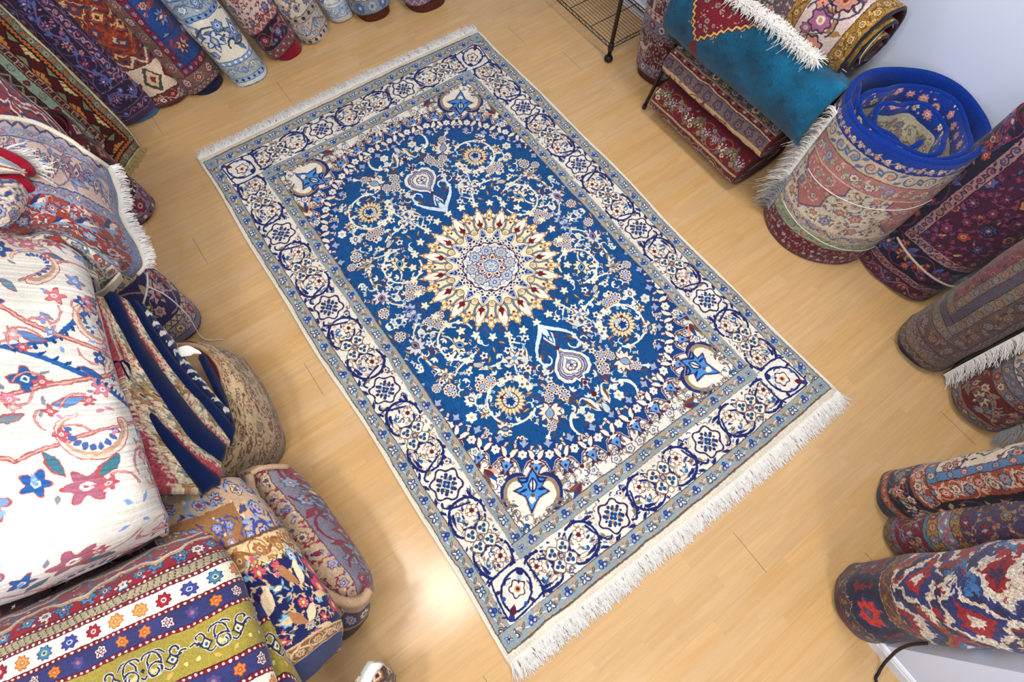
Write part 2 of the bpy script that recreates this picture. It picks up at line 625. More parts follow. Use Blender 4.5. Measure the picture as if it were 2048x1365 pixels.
def b_scroll(c, L, h, p):
    s = 2.2 * h
    n = max(1, round(L / s)); s = L / n
    for k in range(n):
        for fl in (0, 1):
            c.push((k + 0.25 + 0.5 * fl) * s, h / 2, PI * fl)
            c.stroke(arc(0, 0, 0.40 * h, 0.16 * h, PI * 1.1, -PI * 0.75, 20), 0.09 * h, p['v'])
            flower(c, 0.02 * h, -0.04 * h, 0.2 * h, *p['f'][(k + fl) % len(p['f'])][:4], n=5)
            c.leaf(-0.4 * h, 0, 0.45 * h, 0.16 * h, PI * 0.75, p['v'], 0.2)
            c.leaf(0.36 * h, 0.12 * h, 0.5 * h, 0.2 * h, 0.9, p.get('leaf', p['v']), -0.25)
            c.pop()


# ---- fields
def f_scat(c, x0, y0, x1, y1, p, seed=0):
    rg = random.Random(seed)
    st = p['s'] * 0.8
    pts = []
    ny, nx = max(1, int((y1 - y0) / st)), max(1, int((x1 - x0) / st))
    for j in range(ny + 1):
        for i in range(nx + 1):
            pts.append((x0 + (i + 0.5 * (j % 2)) * st + rg.uniform(-.18, .18) * st, y0 + (j + 0.4) * st + rg.uniform(-.18, .18) * st))
    if 'v' in p:
        for (x, y) in pts:
            a = rg.uniform(0, 2 * PI); sg = rg.choice((1, -1))
            q = arc(x, y, 0.62 * st, 0.34 * st, a, a + sg * 3.6, 16)
            c.stroke(q, p.get('w', 0.3), p['v'][rg.randrange(len(p['v']))])
            sprig(c, q, p['v'][0] if 'leaf' not in p else p['leaf'][rg.randrange(len(p['leaf']))], 0.22 * st, 0.1 * st, 4)
    for (x, y) in pts:
        f = p['f'][rg.randrange(len(p['f']))]
        k = rg.random()
        R = st * rg.uniform(0.26, 0.36) * p.get('r', 1.0)
        if k < 0.4: flower(c, x, y, R, f[0], f[1], f[2], f[3], rg.choice((5, 6, 8)), rg.random() * 3, f[0] if rg.random() < .4 else None)
        elif k < 0.7: palmette(c, x, y, R * 1.25, rg.choice((0, 1, 2, 3)) * PI / 2 + rg.uniform(-.4, .4), f[0], f[1], f[2], f[3])
        elif k < 0.85: tulip(c, x, y, R, rg.uniform(0, 6.28), f[0], f[1], f[2])
        else: berry(c, x, y, R * 0.8, f[0], f[1], f[2], f[3])
        for _ in range(p.get('fill', 2)):
            a = rg.uniform(0, 6.28)
            xx, yy = x + math.cos(a) * st * 0.5, y + math.sin(a) * st * 0.5
            g = p['f'][rg.randrange(len(p['f']))]
            if rg.random() < .5: c.lobe(xx, yy, st * 0.085, g[1], 5, .2)
            else: c.leaf(xx, yy, st * 0.24, st * 0.11, rg.uniform(0, 6.28), g[rg.randrange(3)], 0.2)


def f_boteh(c, x0, y0, x1, y1, p, seed=0):
    rg = random.Random(seed)
    s = p['s']
    j = 0
    y = y0
    while y < y1:
        x = x0 + (0.5 * s if j % 2 else 0)
        while x < x1:
            col = p['f'][rg.randrange(len(p['f']))]
            c.leaf(x, y, s * 0.7, s * 0.42, 1.2, col, -0.25)
            c.leaf(x + s * 0.08, y + s * 0.1, s * 0.4, s * 0.2, 1.2, p['d'], -0.25)
            c.lobe(x + s * .42, y + s * .3, s * 0.08, p['d'])
            x += s
        y += s * 0.62; j += 1


def f_geo(c, x0, y0, x1, y1, p, seed=0):
    rg = random.Random(seed)
    s = p['s']
    y = y0; j = 0
    while y < y1 + s:
        x = x0 + (s * 0.5 if j % 2 else 0)
        while x < x1 + s:
            f = p['f'][rg.randrange(len(p['f']))]
            for q, col in zip((0.5, 0.40, 0.26, 0.12), f):
                pts = []
                for (a, b) in ((-1, 0), (-.6, .2), (-.45, .55), (-.2, .6), (0, 1), (.2, .6), (.45, .55), (.6, .2), (1, 0), (.6, -.2), (.45, -.55), (.2, -.6), (0, -1), (-.2, -.6), (-.45, -.55), (-.6, -.2)):
                    pts.append((x + a * q * s * 1.05, y + b * q * s * 0.9))
                c.poly(pts, col)
            for q in range(p.get('sp', 3)):
                a = rg.uniform(0, 6.28)
                xx, yy = x + math.cos(a) * s * .55, y + math.sin(a) * s * .5
                g = p['f'][rg.randrange(len(p['f']))]
                c.stroke([(xx, yy), (xx + rg.uniform(-.18, .18) * s, yy + rg.uniform(-.18, .18) * s), (xx + rg.uniform(-.2, .2) * s, yy + rg.uniform(-.2, .2) * s)], 0.06 * s, g[rg.randrange(4)])
            x += s
        y += s * 0.5; j += 1


def carpet(name, W, L, bands, field, ppc=6, sides=True, ground=IVORY, right=True, seed=0, warp=0.12, grain=0.10, abrash=0.05, start=0.0):
    """bands: list of (height, ground, line colour, fn, params) from the end inward; field: (ground, fn, params)"""
    c = Cv(W, L, ppc, field[0])
    D = start + sum(b[0] for b in bands)
    xs = D if sides else 0
    if field[1]: field[1](c, xs, D, W - (xs if right else 0), L, field[2], seed)
    d = start
    if start: c.rect(0, 0, W, start, ground)
    for h, g, ln, fn, p in bands:
        sx = d if sides else 0
        if sides:
            for side in ((0, 1) if right else (0,)):
                if side == 0: c.push(d + h, d, PI / 2)
                else: c.push(W - d, d, PI / 2)
                c.rect(0, 0, L - d, h, g)
                fn(c, L - d, h, p)
                if ln is not None:
                    c.rect(0, -0.2, L, 0.2, ln); c.rect(0, h - 0.2, L, h + 0.2, ln)
                c.pop()
        c.push(sx, d)
        Lb = W - sx * (1 + (1 if right else 0)) if sides else W
        c.rect(0, 0, Lb, h, g)
        fn(c, Lb, h, p)
        if ln is not None:
            c.rect(0, -0.2, Lb, 0.2, ln); c.rect(0, h - 0.2, Lb, h + 0.2, ln)
        c.pop()
        d += h
    return c.finish(name, warp=warp, grain=grain, seed=seed, abrash=abrash)

# ------------------------------------------------------------------ the blue medallion rug (one quadrant painted, mirrored twice)
def paint_main():
    q = Cv(100, 158.6, 7.0, C(218, 210, 192))
    rg = random.Random(3)
    OUT = C(92, 62, 62)
    WH = C(224, 219, 205)
    FB = C(12, 72, 128)
    LB = C(96, 146, 200)
    q.rect(0, 0, 67.5, 123, WH)
    # --- blue oval
    def ell(t, a, b, e=0.80):
        c, s = math.cos(t), math.sin(t)
        return (a * abs(c) ** e * (1 if c >= 0 else -1), b * abs(s) ** e * (1 if s >= 0 else -1))
    def oval(a, b): return [ell(t, a, b) for t in np.linspace(-0.6, PI / 2 + 0.6, 90)]
    q.poly(oval(76, 108) + [(-60, 0), (0, -60)], FB)
    # abrash flecks in the blue
    for _ in range(900):
        x, y = rg.uniform(0, 68), rg.uniform(0, 104)
        if (x / 72) ** 2 + (y / 102) ** 2 < 1:
            q.leaf(x, y, rg.uniform(1, 2.6), 0.7, rg.uniform(0, 6.3), rg.choice([C(12, 56, 108), C(22, 88, 152), C(8, 62, 118)]))
    # thin plum tendrils
    for _ in range(105):
        x, y = rg.uniform(0, 66), rg.uniform(0, 100)
        if (x / 71) ** 2 + (y / 101) ** 2 > 1: continue
        a = rg.uniform(0, 6.3)
        p = arc(x, y, rg.uniform(2, 5), rg.uniform(1, 4), a, a + rg.choice((1, -1)) * rg.uniform(1.5, 3.5), 10)
        q.stroke(p, 0.45, rg.choice([C(84, 54, 78), C(96, 58, 60), C(70, 58, 98)]))
        for k in (2, 5, 8): q.lobe(p[k][0], p[k][1], 0.55, C(100, 58, 66))
    # --- vines of the field
    def vine(p, w=0.95, col=WH, leaf=True, w2=None):
        q.stroke(p, w, col, w2)
        if leaf: sprig(q, p, col, 2.5, 1.05, 7)
    V = C(232, 226, 204)
    vine(arc(35.8, 68, 12.5, 10.5, 2.2, -3.4, 40), 1.1, V)
    vine(arc(35.8, 68, 12.2, 12.0, -3.2, -1.0, 20), 2.6, V, False, 1.2)       # broad flowered crescent
    for k in range(6):
        a = -3.0 + 0.34 * k
        q.lobe(35.8 + 12.1 * math.cos(a), 68 + 12.1 * math.sin(a), 0.75, OUT); q.lobe(35.8 + 12.1 * math.cos(a), 68 + 12.1 * math.sin(a), 0.35, LB)
    vine(arc(38.8, 26.5, 11.5, 9.5, 1.9, -3.0, 36), 1.0, V)
    vine(arc(48.5, 27, 5.5, 8, 1.5, 4.2, 16), 1.7, V, False, 0.7)
    vine(bez((38.6, 46), (30, 50), (26, 48), (21, 51)), 1.0, V)
    vine(bez((21, 51), (17, 44), (20, 40), (14, 46)), 0.9, V)
    vine(bez((21, 51), (26, 58), (23, 62), (27, 64)), 0.9, V)
    vine(bez((38.6, 40), (46, 36), (52, 44), (54, 39)), 0.9, V)
    vine(bez((54, 37), (60, 30), (57, 24), (58, 18)), 1.0, V)
    vine(bez((58, 15), (54, 6), (50, 8), (49.5, 3)), 0.8, V)
    vine(bez((47, 63), (53, 62), (50, 58), (51, 57)), 0.9, V)
    vine(bez((27, 78), (24, 80), (22, 80), (23, 83)), 0.9, V)
    vine(bez((23, 85), (28, 92), (32, 92), (36, 97)), 0.9, V)
    vine(bez((0, 96), (6, 92), (10, 90), (13, 92)), 0.9, V)
    vine(bez((1, 101), (8, 104), (16, 106), (22, 102)), 0.8, V)
    vine(arc(12.5, 97, 6.5, 7.5, -1.2, 2.0, 16), 1.7, V, False, 0.7)
    vine(bez((27, 99), (38, 104), (40, 94), (46, 90)), 0.8, V)
    vine(bez((46, 82), (54, 78), (56, 70), (60, 66)), 0.8, V)
    vine(bez((42, 13), (36, 12), (40, 18), (36, 20)), 0.7, V)
    # little creepers everywhere
    taken = [(35.8, 68, 8), (0, 70, 12), (0, 0, 45), (0, 53, 12), (38.6, 42, 5), (38.8, 26.5, 6), (54, 39, 4), (58, 17, 6), (23, 83, 6), (36, 97, 5), (0, 99, 6), (21, 51, 4), (51, 57, 4), (42, 13, 5), (43, 54.5, 4), (12.4, 81, 3), (15.2, 75, 4), (49.5, 2, 5), (27, 99.5, 4), (11.9, 108.5, 3)]
    cnt = 0
    for _ in range(6000):
        x, y = rg.uniform(0, 66), rg.uniform(0, 102)
        if (x / 68) ** 2 + (y / 96) ** 2 > 1: continue
        if any((x - a) ** 2 + (y - b) ** 2 < r * r for a, b, r in taken): continue
        taken.append((x, y, 3.3))
        k = rg.random()
        a = rg.uniform(0, 6.3)
        if k < 0.30:
            for d in (-0.8, 0, 0.8): q.leaf(x, y, 2.9, 1.1, a + d, rg.choice([WH, V]), 0.15)
        elif k < 0.55: tulip(q, x, y, 1.6, a, WH, WH, rg.choice([MAROON, GREY, TAN, LB]))
        elif k < 0.72:
            q.lobe(x, y, 1.7, WH, 5, .25, a); q.lobe(x, y, .7, rg.choice([MAROON, NAVY, LB, BROWN]))
        elif k < 0.85: q.leaf(x, y, 4, 1.7, a, BROWN, .25); q.leaf(x, y, 3.4, 0.8, a, TAN, .25)
        else: q.stroke(arc(x, y, 2.2, 1.4, a, a + 2.6, 8), 0.9, WH, 0.4)
        cnt += 1
        if cnt > 270: break
    # --- rosettes, palmettes, clusters
    def rosette(x, y):
        q.lobe(x, y, 7.0, C(196, 158, 104), 20, .13, 0, 1.0, True)
        for k in range(20):
            a = k * PI / 10
            q.leaf(x + 3.6 * math.cos(a), y + 3.6 * math.sin(a), 3.6, 1.0, a, C(232, 214, 172))
        q.lobe(x, y, 4.2, C(38, 38, 76)); q.lobe(x, y, 3.7, WH); 
        for k in range(14): q.stroke([(x, y), (x + 3.7 * math.cos(k * .449), y + 3.7 * math.sin(k * .449))], .3, C(70, 66, 90))
        q.lobe(x + .3, y + .5, 2.0, C(14, 54, 120), 5, .2); q.lobe(x - 1.6, y - 3.2, 1.3, C(176, 190, 200)); q.lobe(x + 2.6, y - 3.4, .9, MAROON)
    rosette(35.8, 68)
    palmette(q, 23, 83.5, 7.2, 0.9, OUT, WH, C(150, 160, 176), SKY, 9)
    palmette(q, 36.5, 97, 5.4, 0.5, OUT, WH, TAN, MAROON, 7)
    palmette(q, 54, 38.5, 5.2, 0.2, OUT, C(214, 206, 190), C(150, 166, 170), BROWN, 7)
    palmette(q, 40.5, 28.5, 6.2, 2.2, C(36, 40, 70), C(230, 214, 174), SKY, NAVY, 8)
    palmette(q, 58, 17.5, 6.4, -1.2, C(74, 60, 86), C(206, 204, 206), C(120, 130, 160), MAROON, 9, 2.6)
    palmette(q, 47, 77.5, 5.0, 2.6, OUT, WH, C(70, 76, 120), SKY, 8)
    palmette(q, 50, 66.5, 3.6, -0.4, OUT, C(232, 220, 190), TAN, MAROON, 6)
    palmette(q, 51, 57.4, 4.6, -1.2, WH, WH, C(40, 44, 84), WH, 7, 1.6)
    palmette(q, 49.5, 2, 5.0, 0.4, C(60, 64, 100), C(176, 190, 212), LB, MAROON, 7)
    palmette(q, 25.5, 104.5 - 6, 4.2, 1.8, OUT, C(222, 210, 186), TAN, MAROON, 6)
    tulip(q, 0, 99, 5.2, -PI / 2, C(60, 64, 92), WH, C(196, 206, 206))
    tulip(q, 38.6, 43, 4.6, 2.5, C(60, 52, 62), C(226, 222, 210), C(178, 182, 180))
    tulip(q, 51, 13, 3.0, -1.4, WH, WH, C(206, 206, 196))
    for x, y, R in ((43.2, 54, 3.6), (37.8, 53.8, 2.9), (12.4, 81, 3.3), (15.4, 75.4, 3.4), (19.5, 78, 2.6), (11.9, 108.5, 3.0), (42.3, 13.5, 3.0), (39.4, 9.2, 3.0), (45, 9.2, 3.0), (57, 46.5, 3.4), (62, 42, 2.6), (27, 90, 2.6), (44, 88, 3.4), (55.5, 74, 2.8), (62, 8, 3.0)):
        berry(q, x, y, R, C(110, 70, 62), WH, MAROON, C(150, 172, 204))
    star5(q, 21, 51, 4.6, 0.4, OUT, C(222, 216, 206), LB, 6)
    star5(q, 27, 100.5, 0.1, 0, OUT, WH, LB)
    star5(q, 20, 103.5, 3.8, 0.2, OUT, C(232, 224, 206), MAROON, 5)
    for x, y in ((9.7, 97), (56, 64)): flower(q, x, y, 2.5, C(210, 214, 214), WH, C(196, 190, 160), TAN, 6)
    # white crescents with a tan rib beside the wings
    for x, y, a, sg in ((12.8, 50, 0.5, 1), (6, 88, 2.2, -1)):
        q.leaf(x, y, 10, 3.6, a, WH, 0.3 * sg); q.leaf(x + .6, y + .3, 8, 1.5, a, BROWN, 0.3 * sg); q.lobe(x + 4.5, y + 4.2, 1.7, C(206, 214, 206), 6, .15)
    # fine grey-brown scrollwork filling the ivory corners
    GRB = [C(112, 100, 88), C(140, 124, 104), C(92, 96, 116), C(46, 60, 112), C(150, 116, 92)]
    for _ in range(900):
        x, y = rg.uniform(2, 67), rg.uniform(60, 122)
        if (x / 78) ** 2.4 + (y / 111) ** 2.4 < 1.0 or math.hypot(x - 52.5, y - 108.5) < 11: continue
        a, kk = rg.uniform(0, 6.3), rg.random()
        if kk < .5: q.stroke(arc(x, y, rg.uniform(1.2, 2.6), .8, a, a + rg.choice((3.4, -3.4)), 10), .42, rg.choice(GRB))
        elif kk < .85: q.leaf(x, y, rg.uniform(2, 4.2), 1.3, a, rg.choice(GRB), .2)
        else: flower(q, x, y, 1.3, C(60, 60, 100), C(214, 200, 180), C(60, 100, 160), MAROON, 5)
    # --- scalloped edge of the oval
    tt = np.linspace(-0.2, PI / 2 + 0.2, 900)
    pp = np.array([ell(t, 75, 107) for t in tt])
    ss = np.concatenate([[0], np.cumsum(np.hypot(*np.diff(pp, axis=0).T))])
    s0 = np.interp(0, tt, ss); s1 = np.interp(PI / 2, tt, ss)
    n = 12
    stp = (s1 - s0) / n
    LINE = C(76, 34, 52)
    for layer in range(3):
        for k in range(-1, 2 * n + 2):
            s = s0 + k * stp / 2
            i = int(np.clip(np.searchsorted(ss, s), 1, len(ss) - 2))
            d = pp[i + 1] - pp[i - 1]
            q.push(pp[i][0], pp[i][1], math.atan2(d[1], d[0]) - PI / 2, 1.22)     # +x local = outward
            if k % 2 == 0:      # navy star pointing outward
                st = [(-3.4, 3.6), (-0.2, 2.4), (1.2, 4.7), (3.0, 1.9), (7.2, 0), (3.0, -1.9), (1.2, -4.7), (-0.2, -2.4), (-3.4, -3.6)]
                if layer == 0:
                    q.poly([(a * 1.16 + .1, b * 1.24) for a, b in st], LINE)
                    q.poly([(a * 1.07 + .05, b * 1.1) for a, b in st], C(206, 190, 188))
                if layer == 1:
                    q.poly([(-5.5, 3.0)] + st[1:-1] + [(-5.5, -3.0)], C(14, 58, 116))
                if layer == 2:
                    q.lobe(7.8, 0, 0.75, LINE)
                    flower(q, 0.3, 0, 1.7, WH, WH, WH, OUT, 6)
                    q.leaf(-2.4, 0, 3.6, 1.8, PI, C(150, 160, 186)); q.leaf(-3.4, 0, 2.2, 0.8, PI - 1, C(150, 160, 186)); q.leaf(-3.4, 0, 2.2, 0.8, PI + 1, C(150, 160, 186))
            else:               # paired white leaves and a pale blue lozenge
                if layer == 0:
                    q.poly([(3.4, 2.7), (5.2, 0), (9.4, 2.6), (8.4, 0), (9.4, -2.6), (5.2, 0), (3.4, -2.7)], LINE)
                    q.poly([(3.0, 0), (4.6, 2.9), (6.5, 1.2), (9.6, 0), (6.5, -1.2), (4.6, -2.9)], LINE)
                if layer == 2:
                    for sg in (1, -1):
                        q.leaf(2.6, 0, 5.6, 3.0, PI - sg * 1.0, LINE, sg * 0.34)
                        q.leaf(2.3, 0, 4.9, 2.1, PI - sg * 1.0, WH, sg * 0.34)
                    q.stroke([(2.0, 0), (4.5, 0)], 1.7, WH)
                    q.poly([(3.6, 0), (4.4, 2.1), (6.2, 1.0), (8.6, 0), (6.2, -1.0), (4.4, -2.1)], LB)
                    q.lobe(5.6, 0, 0.6, C(14, 50, 116)); q.lobe(1.6, 0, 0.8, C(22, 34, 84))
            q.pop()
    # --- heart-shaped pendant (on the long axis)
    def heart(s):
        return [(s * a, 70.5 + s * b) for a, b in ((0, -10.6), (1.6, -7.2), (4.6, -4.8), (7.4, -1.8), (8.2, 1.6), (7.0, 5.0), (4.4, 6.9), (2.0, 6.6), (1.3, 8.2), (-1.3, 8.2), (-2.0, 6.6), (-4.4, 6.9), (-7.0, 5.0), (-8.2, 1.6), (-7.4, -1.8), (-4.6, -4.8), (-1.6, -7.2))]
    for s, col in ((1.20, WH), (0.98, C(66, 44, 66)), (0.92, C(150, 158, 190)), (0.84, C(60, 50, 92)), (0.78, C(190, 196, 210)), (0.68, C(80, 48, 60)), (0.62, WH), (0.40, C(80, 48, 60)), (0.34, C(226, 222, 214))):
        q.poly(heart(s), col)
    for a in (0.8, 2.35): q.lobe(2.0 * math.cos(a), 70.5 + 1.6 * math.sin(a), 1.25, C(70, 60, 90)); q.lobe(2.0 * math.cos(a), 70.5 + 1.6 * math.sin(a), .85, WH)
    q.lobe(0, 68.6, 1.2, C(96, 130, 180)); q.lobe(0, 70.5, 0.6, MAROON)
    q.poly([(-3.2, 82.6), (0, 79.0), (3.2, 82.6), (1.4, 83.2), (0, 88), (-1.4, 83.2)], C(70, 44, 72)); q.poly([(-2.2, 82.6), (0, 80.2), (2.2, 82.6), (.8, 83.0), (0, 86.4), (-.8, 83)], C(196, 206, 226)); q.lobe(0, 82, 1.1, MAROON); q.lobe(0, 89.2, 1.5, MAROON)
    q.lobe(0, 59.4, 1.1, MAROON)
    # --- winged leaf between pendant and medallion
    PB = C(206, 222, 234)
    q.stroke(bez((0, 45.5), (3, 50), (10, 52), (11.5, 60)), 3.4, PB, 1.6)
    q.stroke(arc(8.6, 61.5, 3.0, 2.6, -0.3, 3.6, 14), 1.3, PB, 0.7)
    q.stroke(arc(10.4, 66, 2.6, 2.0, -1.6, 2.2, 12), 1.1, WH, 0.6)
    q.stroke(bez((0, 47), (3.0, 51), (8, 53), (10.3, 58)), 0.8, C(16, 58, 110))
    q.poly([(0, 46), (3, 51), (1.6, 55), (0, 58), (-1.6, 55), (-3, 51)], PB)
    q.poly([(0, 51), (1.5, 53.2), (0, 56.4), (-1.5, 53.2)], C(30, 80, 130)); q.poly([(0, 52), (.8, 53.4), (0, 55.4), (-.8, 53.4)], WH)
    q.leaf(8.0, 56.5, 4.5, 1.6, 0.9, BROWN, .2)
    for a in (0.3, 1.1): q.leaf(1.5, 49, 4, 1.1, a + .3, C(16, 58, 110), .2)
    # --- central star medallion
    CRM = C(238, 226, 192)
    for k in range(32):
        a = k * PI / 16
        star5(q, 42.0 * math.cos(a), 42.0 * math.sin(a), 2.6, a, CRM, CRM, CRM, 5)
    q.lobe(0, 0, 33.2, C(150, 104, 62), 16, 0.215, 0, 1, True)
    q.lobe(0, 0, 33.4, C(150, 104, 62), 16, 0.17, PI / 16, 1, True)
    q.lobe(0, 0, 32.4, CRM, 16, 0.21, 0, 1, True)
    q.lobe(0, 0, 32.6, C(238, 222, 182), 16, 0.165, PI / 16, 1, True)
    for k in range(32):
        a = k * PI / 16
        for d, rr in ((0.055, 33.0), (-0.055, 33.0), (0, 35.5)):
            q.lobe(rr * math.cos(a + d), rr * math.sin(a + d), 1.9, C(150, 104, 62))
            q.lobe(rr * math.cos(a + d), rr * math.sin(a + d), 1.5, C(240, 228, 196))
    for k in range(32):
        a = k * PI / 16
        c_, s_ = math.cos(a), math.sin(a)
        if k % 2 == 0:
            q.push(0, 0, a)
            q.leaf(25, 0, 12.5, 5.4, 0, C(150, 104, 62)); q.leaf(25.4, 0, 11.6, 4.6, 0, C(242, 234, 214))
            q.poly([(25.4, 0), (27.2, 1.9), (28.4, .8), (31.6, 0), (28.4, -.8), (27.2, -1.9)], C(104, 26, 40)); q.lobe(28, 0, 1.3, C(104, 26, 40), 4, .2)
            for sg in (1, -1):
                q.stroke(bez((23.5, sg * 1.6), (27, sg * 5), (29.5, sg * 2.2), (31.5, sg * 4.2)), 1.15, C(110, 80, 60))
                q.stroke(bez((23.5, sg * 1.6), (27, sg * 5), (29.5, sg * 2.2), (31.5, sg * 4.2)), 0.6, C(90, 132, 176))
            q.pop()
        else:
            q.push(0, 0, a)
            q.leaf(29.5, 0, 8.0, 3.6, 0, C(176, 132, 76)); q.leaf(30, 0, 7.0, 2.4, 0, C(240, 224, 184)); q.lobe(33, 0, .9, C(170, 110, 60)); q.lobe(30.4, 0, .7, C(110, 40, 44))
            q.pop()
    q.lobe(0, 0, 24.2, C(86, 50, 60), 16, 0.10, 0, 1, True)
    q.lobe(0, 0, 23.6, CRM, 16, 0.09, 0, 1, True)
    for k in range(16):
        a = (k + .5) * PI / 8
        q.lobe(23.2 * math.cos(a), 23.2 * math.sin(a), 2.2, C(110, 80, 60)); q.lobe(23.2 * math.cos(a), 23.2 * math.sin(a), 1.8, C(226, 208, 164)); q.lobe(22.6 * math.cos(a), 22.6 * math.sin(a), 1.0, C(186, 176, 142))
    q.lobe(0, 0, 21.6, C(70, 40, 56), 16, 0.19, 0, 1, True)
    q.lobe(0, 0, 21.0, C(214, 220, 236), 16, 0.185, 0, 1, True)
    q.lobe(0, 0, 19.9, C(26, 40, 104), 16, 0.18, 0, 1, True)
    for k in range(16):
        a = k * PI / 8
        q.lobe(20.6 * math.cos(a), 20.6 * math.sin(a), .75, LB)
        for d, r, R in ((0.07, 17.9, 1.35), (-0.07, 17.9, 1.35), (0.115, 16.4, 1.2), (-0.115, 16.4, 1.2)):
            q.lobe(r * math.cos(a + d), r * math.sin(a + d), R, WH); q.lobe(r * math.cos(a + d), r * math.sin(a + d), R * .5, C(40, 44, 84))
        q.lobe(16.2 * math.cos(a), 16.2 * math.sin(a), .8, C(230, 220, 190))
    q.lobe(0, 0, 15.2, C(84, 44, 60), 16, .035); q.lobe(0, 0, 14.6, WH, 16, .035)
    for k in range(8):
        a = (k + .5) * PI / 4
        flower(q, 10.2 * math.cos(a), 10.2 * math.sin(a), 3.5, C(74, 66, 92), C(176, 188, 206), C(84, 100, 150) if k % 2 else C(150, 140, 116), C(206, 200, 180), 9)
        a = k * PI / 4
        star5(q, 12.6 * math.cos(a), 12.6 * math.sin(a), 1.3, a, C(150, 182, 216), C(150, 182, 216), C(150, 182, 216), 4)
        q.leaf(2.5 * math.cos(a), 2.5 * math.sin(a), 6.2, 3.6, a, C(110, 50, 62)); q.leaf(2.5 * math.cos(a), 2.5 * math.sin(a), 5.5, 2.7, a, WH); q.lobe(5.6 * math.cos(a), 5.6 * math.sin(a), .75, MAROON)
    q.lobe(0, 0, 4.0, C(60, 60, 100)); q.lobe(0, 0, 3.6, C(150, 186, 220))
    for k in range(8): q.lobe(2.2 * math.cos(k * PI / 4), 2.2 * math.sin(k * PI / 4), .75, WH); q.lobe(2.5 * math.cos(k * PI / 4), 2.5 * math.sin(k * PI / 4), .35, NAVY)
    q.lobe(0, 0, .9, C(190, 160, 110))
    # --- corner spandrels
    q.push(52.5, 108.5, PI / 2 - 0.62)        # +x local points to the rug's corner
    for sg in (1, -1):
        q.stroke(bez((-6, sg * 4), (-10, sg * 12), (2, sg * 17), (8, sg * 11)), 2.2, C(28, 44, 100), 1.2)
        q.stroke(bez((-4, sg * 4.5), (-7, sg * 11), (2, sg * 14.5), (7, sg * 10)), 2.4, C(150, 128, 104), 1.2)
        q.stroke(bez((-3, sg * 5), (-5, sg * 10), (2, sg * 12.5), (6, sg * 9)), 1.3, C(238, 222, 190), 0.8)
        for k in range(4): q.leaf(4 + 2.2 * k, sg * (11 - 2 * k), 4.2, 1.5, sg * 1.3 - k * .2 * sg, C(120, 104, 92), .2)
        q.stroke(bez((9, sg * 7), (14, sg * 10), (12, sg * 4), (17, sg * 3)), .7, C(96, 88, 88))
        q.leaf(10, sg * 8, 5, 1.8, -sg * .3, C(100, 92, 96)); q.leaf(10.4, sg * 8, 4, .9, -sg * .3, WH)
        q.stroke(arc(17.5, sg * 2.2, 2.2, .8, 0, sg * 5, 12), .8, C(20, 80, 130)); q.stroke(arc(20.8, sg * 1.4, 1.4, .6, 0, sg * 5, 10), .7, C(20, 80, 130))
    pal = [(-9, 0), (-5.5, 2.2), (-5, 6.5), (-1.5, 4), (.5, 7.5), (3, 3), (9.5, 0), (3, -3), (.5, -7.5), (-1.5, -4), (-5, -6.5), (-5.5, -2.2)]
    q.poly([(a * 1.22, b * 1.2) for a, b in pal], C(160, 126, 110)); q.poly([(a * 1.12, b * 1.1) for a, b in pal], C(20, 38, 96)); q.poly([(a * .98, b * .96) for a, b in pal], C(72, 138, 200))
    q.leaf(-6, 0, 7.5, 4.4, 0, C(20, 38, 96)); q.leaf(-5.4, 0, 6, 2.8, 0, WH); q.stroke([(-5, 0), (1, 0)], .7, C(20, 38, 96)); q.leaf(2.4, 0, 4.2, 3.2, 0, WH); q.lobe(2.6, 0, .9, BROWN)
    for sg in (1, -1):
        q.stroke(bez((-6, sg * 2.2), (-3.5, sg * 2.6), (-3.2, sg * 4.5), (-4.2, sg * 6.0)), 1.0, C(20, 38, 96)); q.leaf(-.6, sg * 2.0, 4.2, 1.3, sg * 1.3, C(20, 38, 96), .2)
    q.pop()
    for x, y, a in ((65, 88, 1.5), (32, 119.5, 0.1)):
        for d, L, col in ((-.5, 8, C(118, 74, 50)), (0, 9, C(28, 70, 140)), (.45, 7.5, C(206, 160, 130)), (.1, 5.5, C(96, 40, 52))):
            q.leaf(x, y, L, 2.3, a + d, col, .28)
    for x, y in ((62, 97), (24, 118), (12, 119.5), (3, 119.5), (64, 79)):
        flower(q, x, y, 2.3, C(60, 60, 100), C(226, 210, 186), C(46, 96, 160), WH, 5)
    # --- borders
    GB, GT = C(138, 152, 156), C(166, 150, 130)
    DK = C(78, 66, 66)
    def guard(L, h):
        q.rect(0, 0, L, h, GB)
        k = 0
        x = 0.0
        while x < L:
            q.leaf(x + 2.5, 0.4, 8, 3.4, .35, GT, .2); q.leaf(x + 6, h - .4, 7, 3.0, -.35 + PI, GT, .2)
            q.stroke(bez((x, h * .5), (x + 3, h * 1.0), (x + 6, 0), (x + 9.3, h * .5), 10), .4, C(196, 210, 216))
            if k % 2 == 0:
                for sg in (1, -1):
                    q.leaf(x, h * .5, 2.9, 1.9, PI / 2 + sg * .85, NAVY); q.leaf(x, h * .5, 2.4, 1.1, PI / 2 + sg * .85, WH)
                    q.leaf(x, h * .5, 2.4, 1.5, -PI / 2 + sg * .8, NAVY); q.leaf(x, h * .5, 1.9, .8, -PI / 2 + sg * .8, C(226, 214, 196))
                q.lobe(x, h * .5, .6, C(40, 100, 160))
            else:
                for a in (0.5, 2.6, 4.71): q.lobe(x + 1.1 * math.cos(a), h * .5 + 1.1 * math.sin(a), 1.05, C(30, 54, 124)); q.lobe(x + 1.1 * math.cos(a), h * .5 + 1.1 * math.sin(a), .6, C(178, 190, 208) if a < 4 else C(40, 96, 170))
                q.lobe(x, h * .5, .45, MAROON)
            q.leaf(x + 3.0, h * .3, 3.2, 1.25, .5, DK, .2); q.leaf(x + 3.2, h * .32, 2.6, .7, .5, C(150, 130, 112), .2)
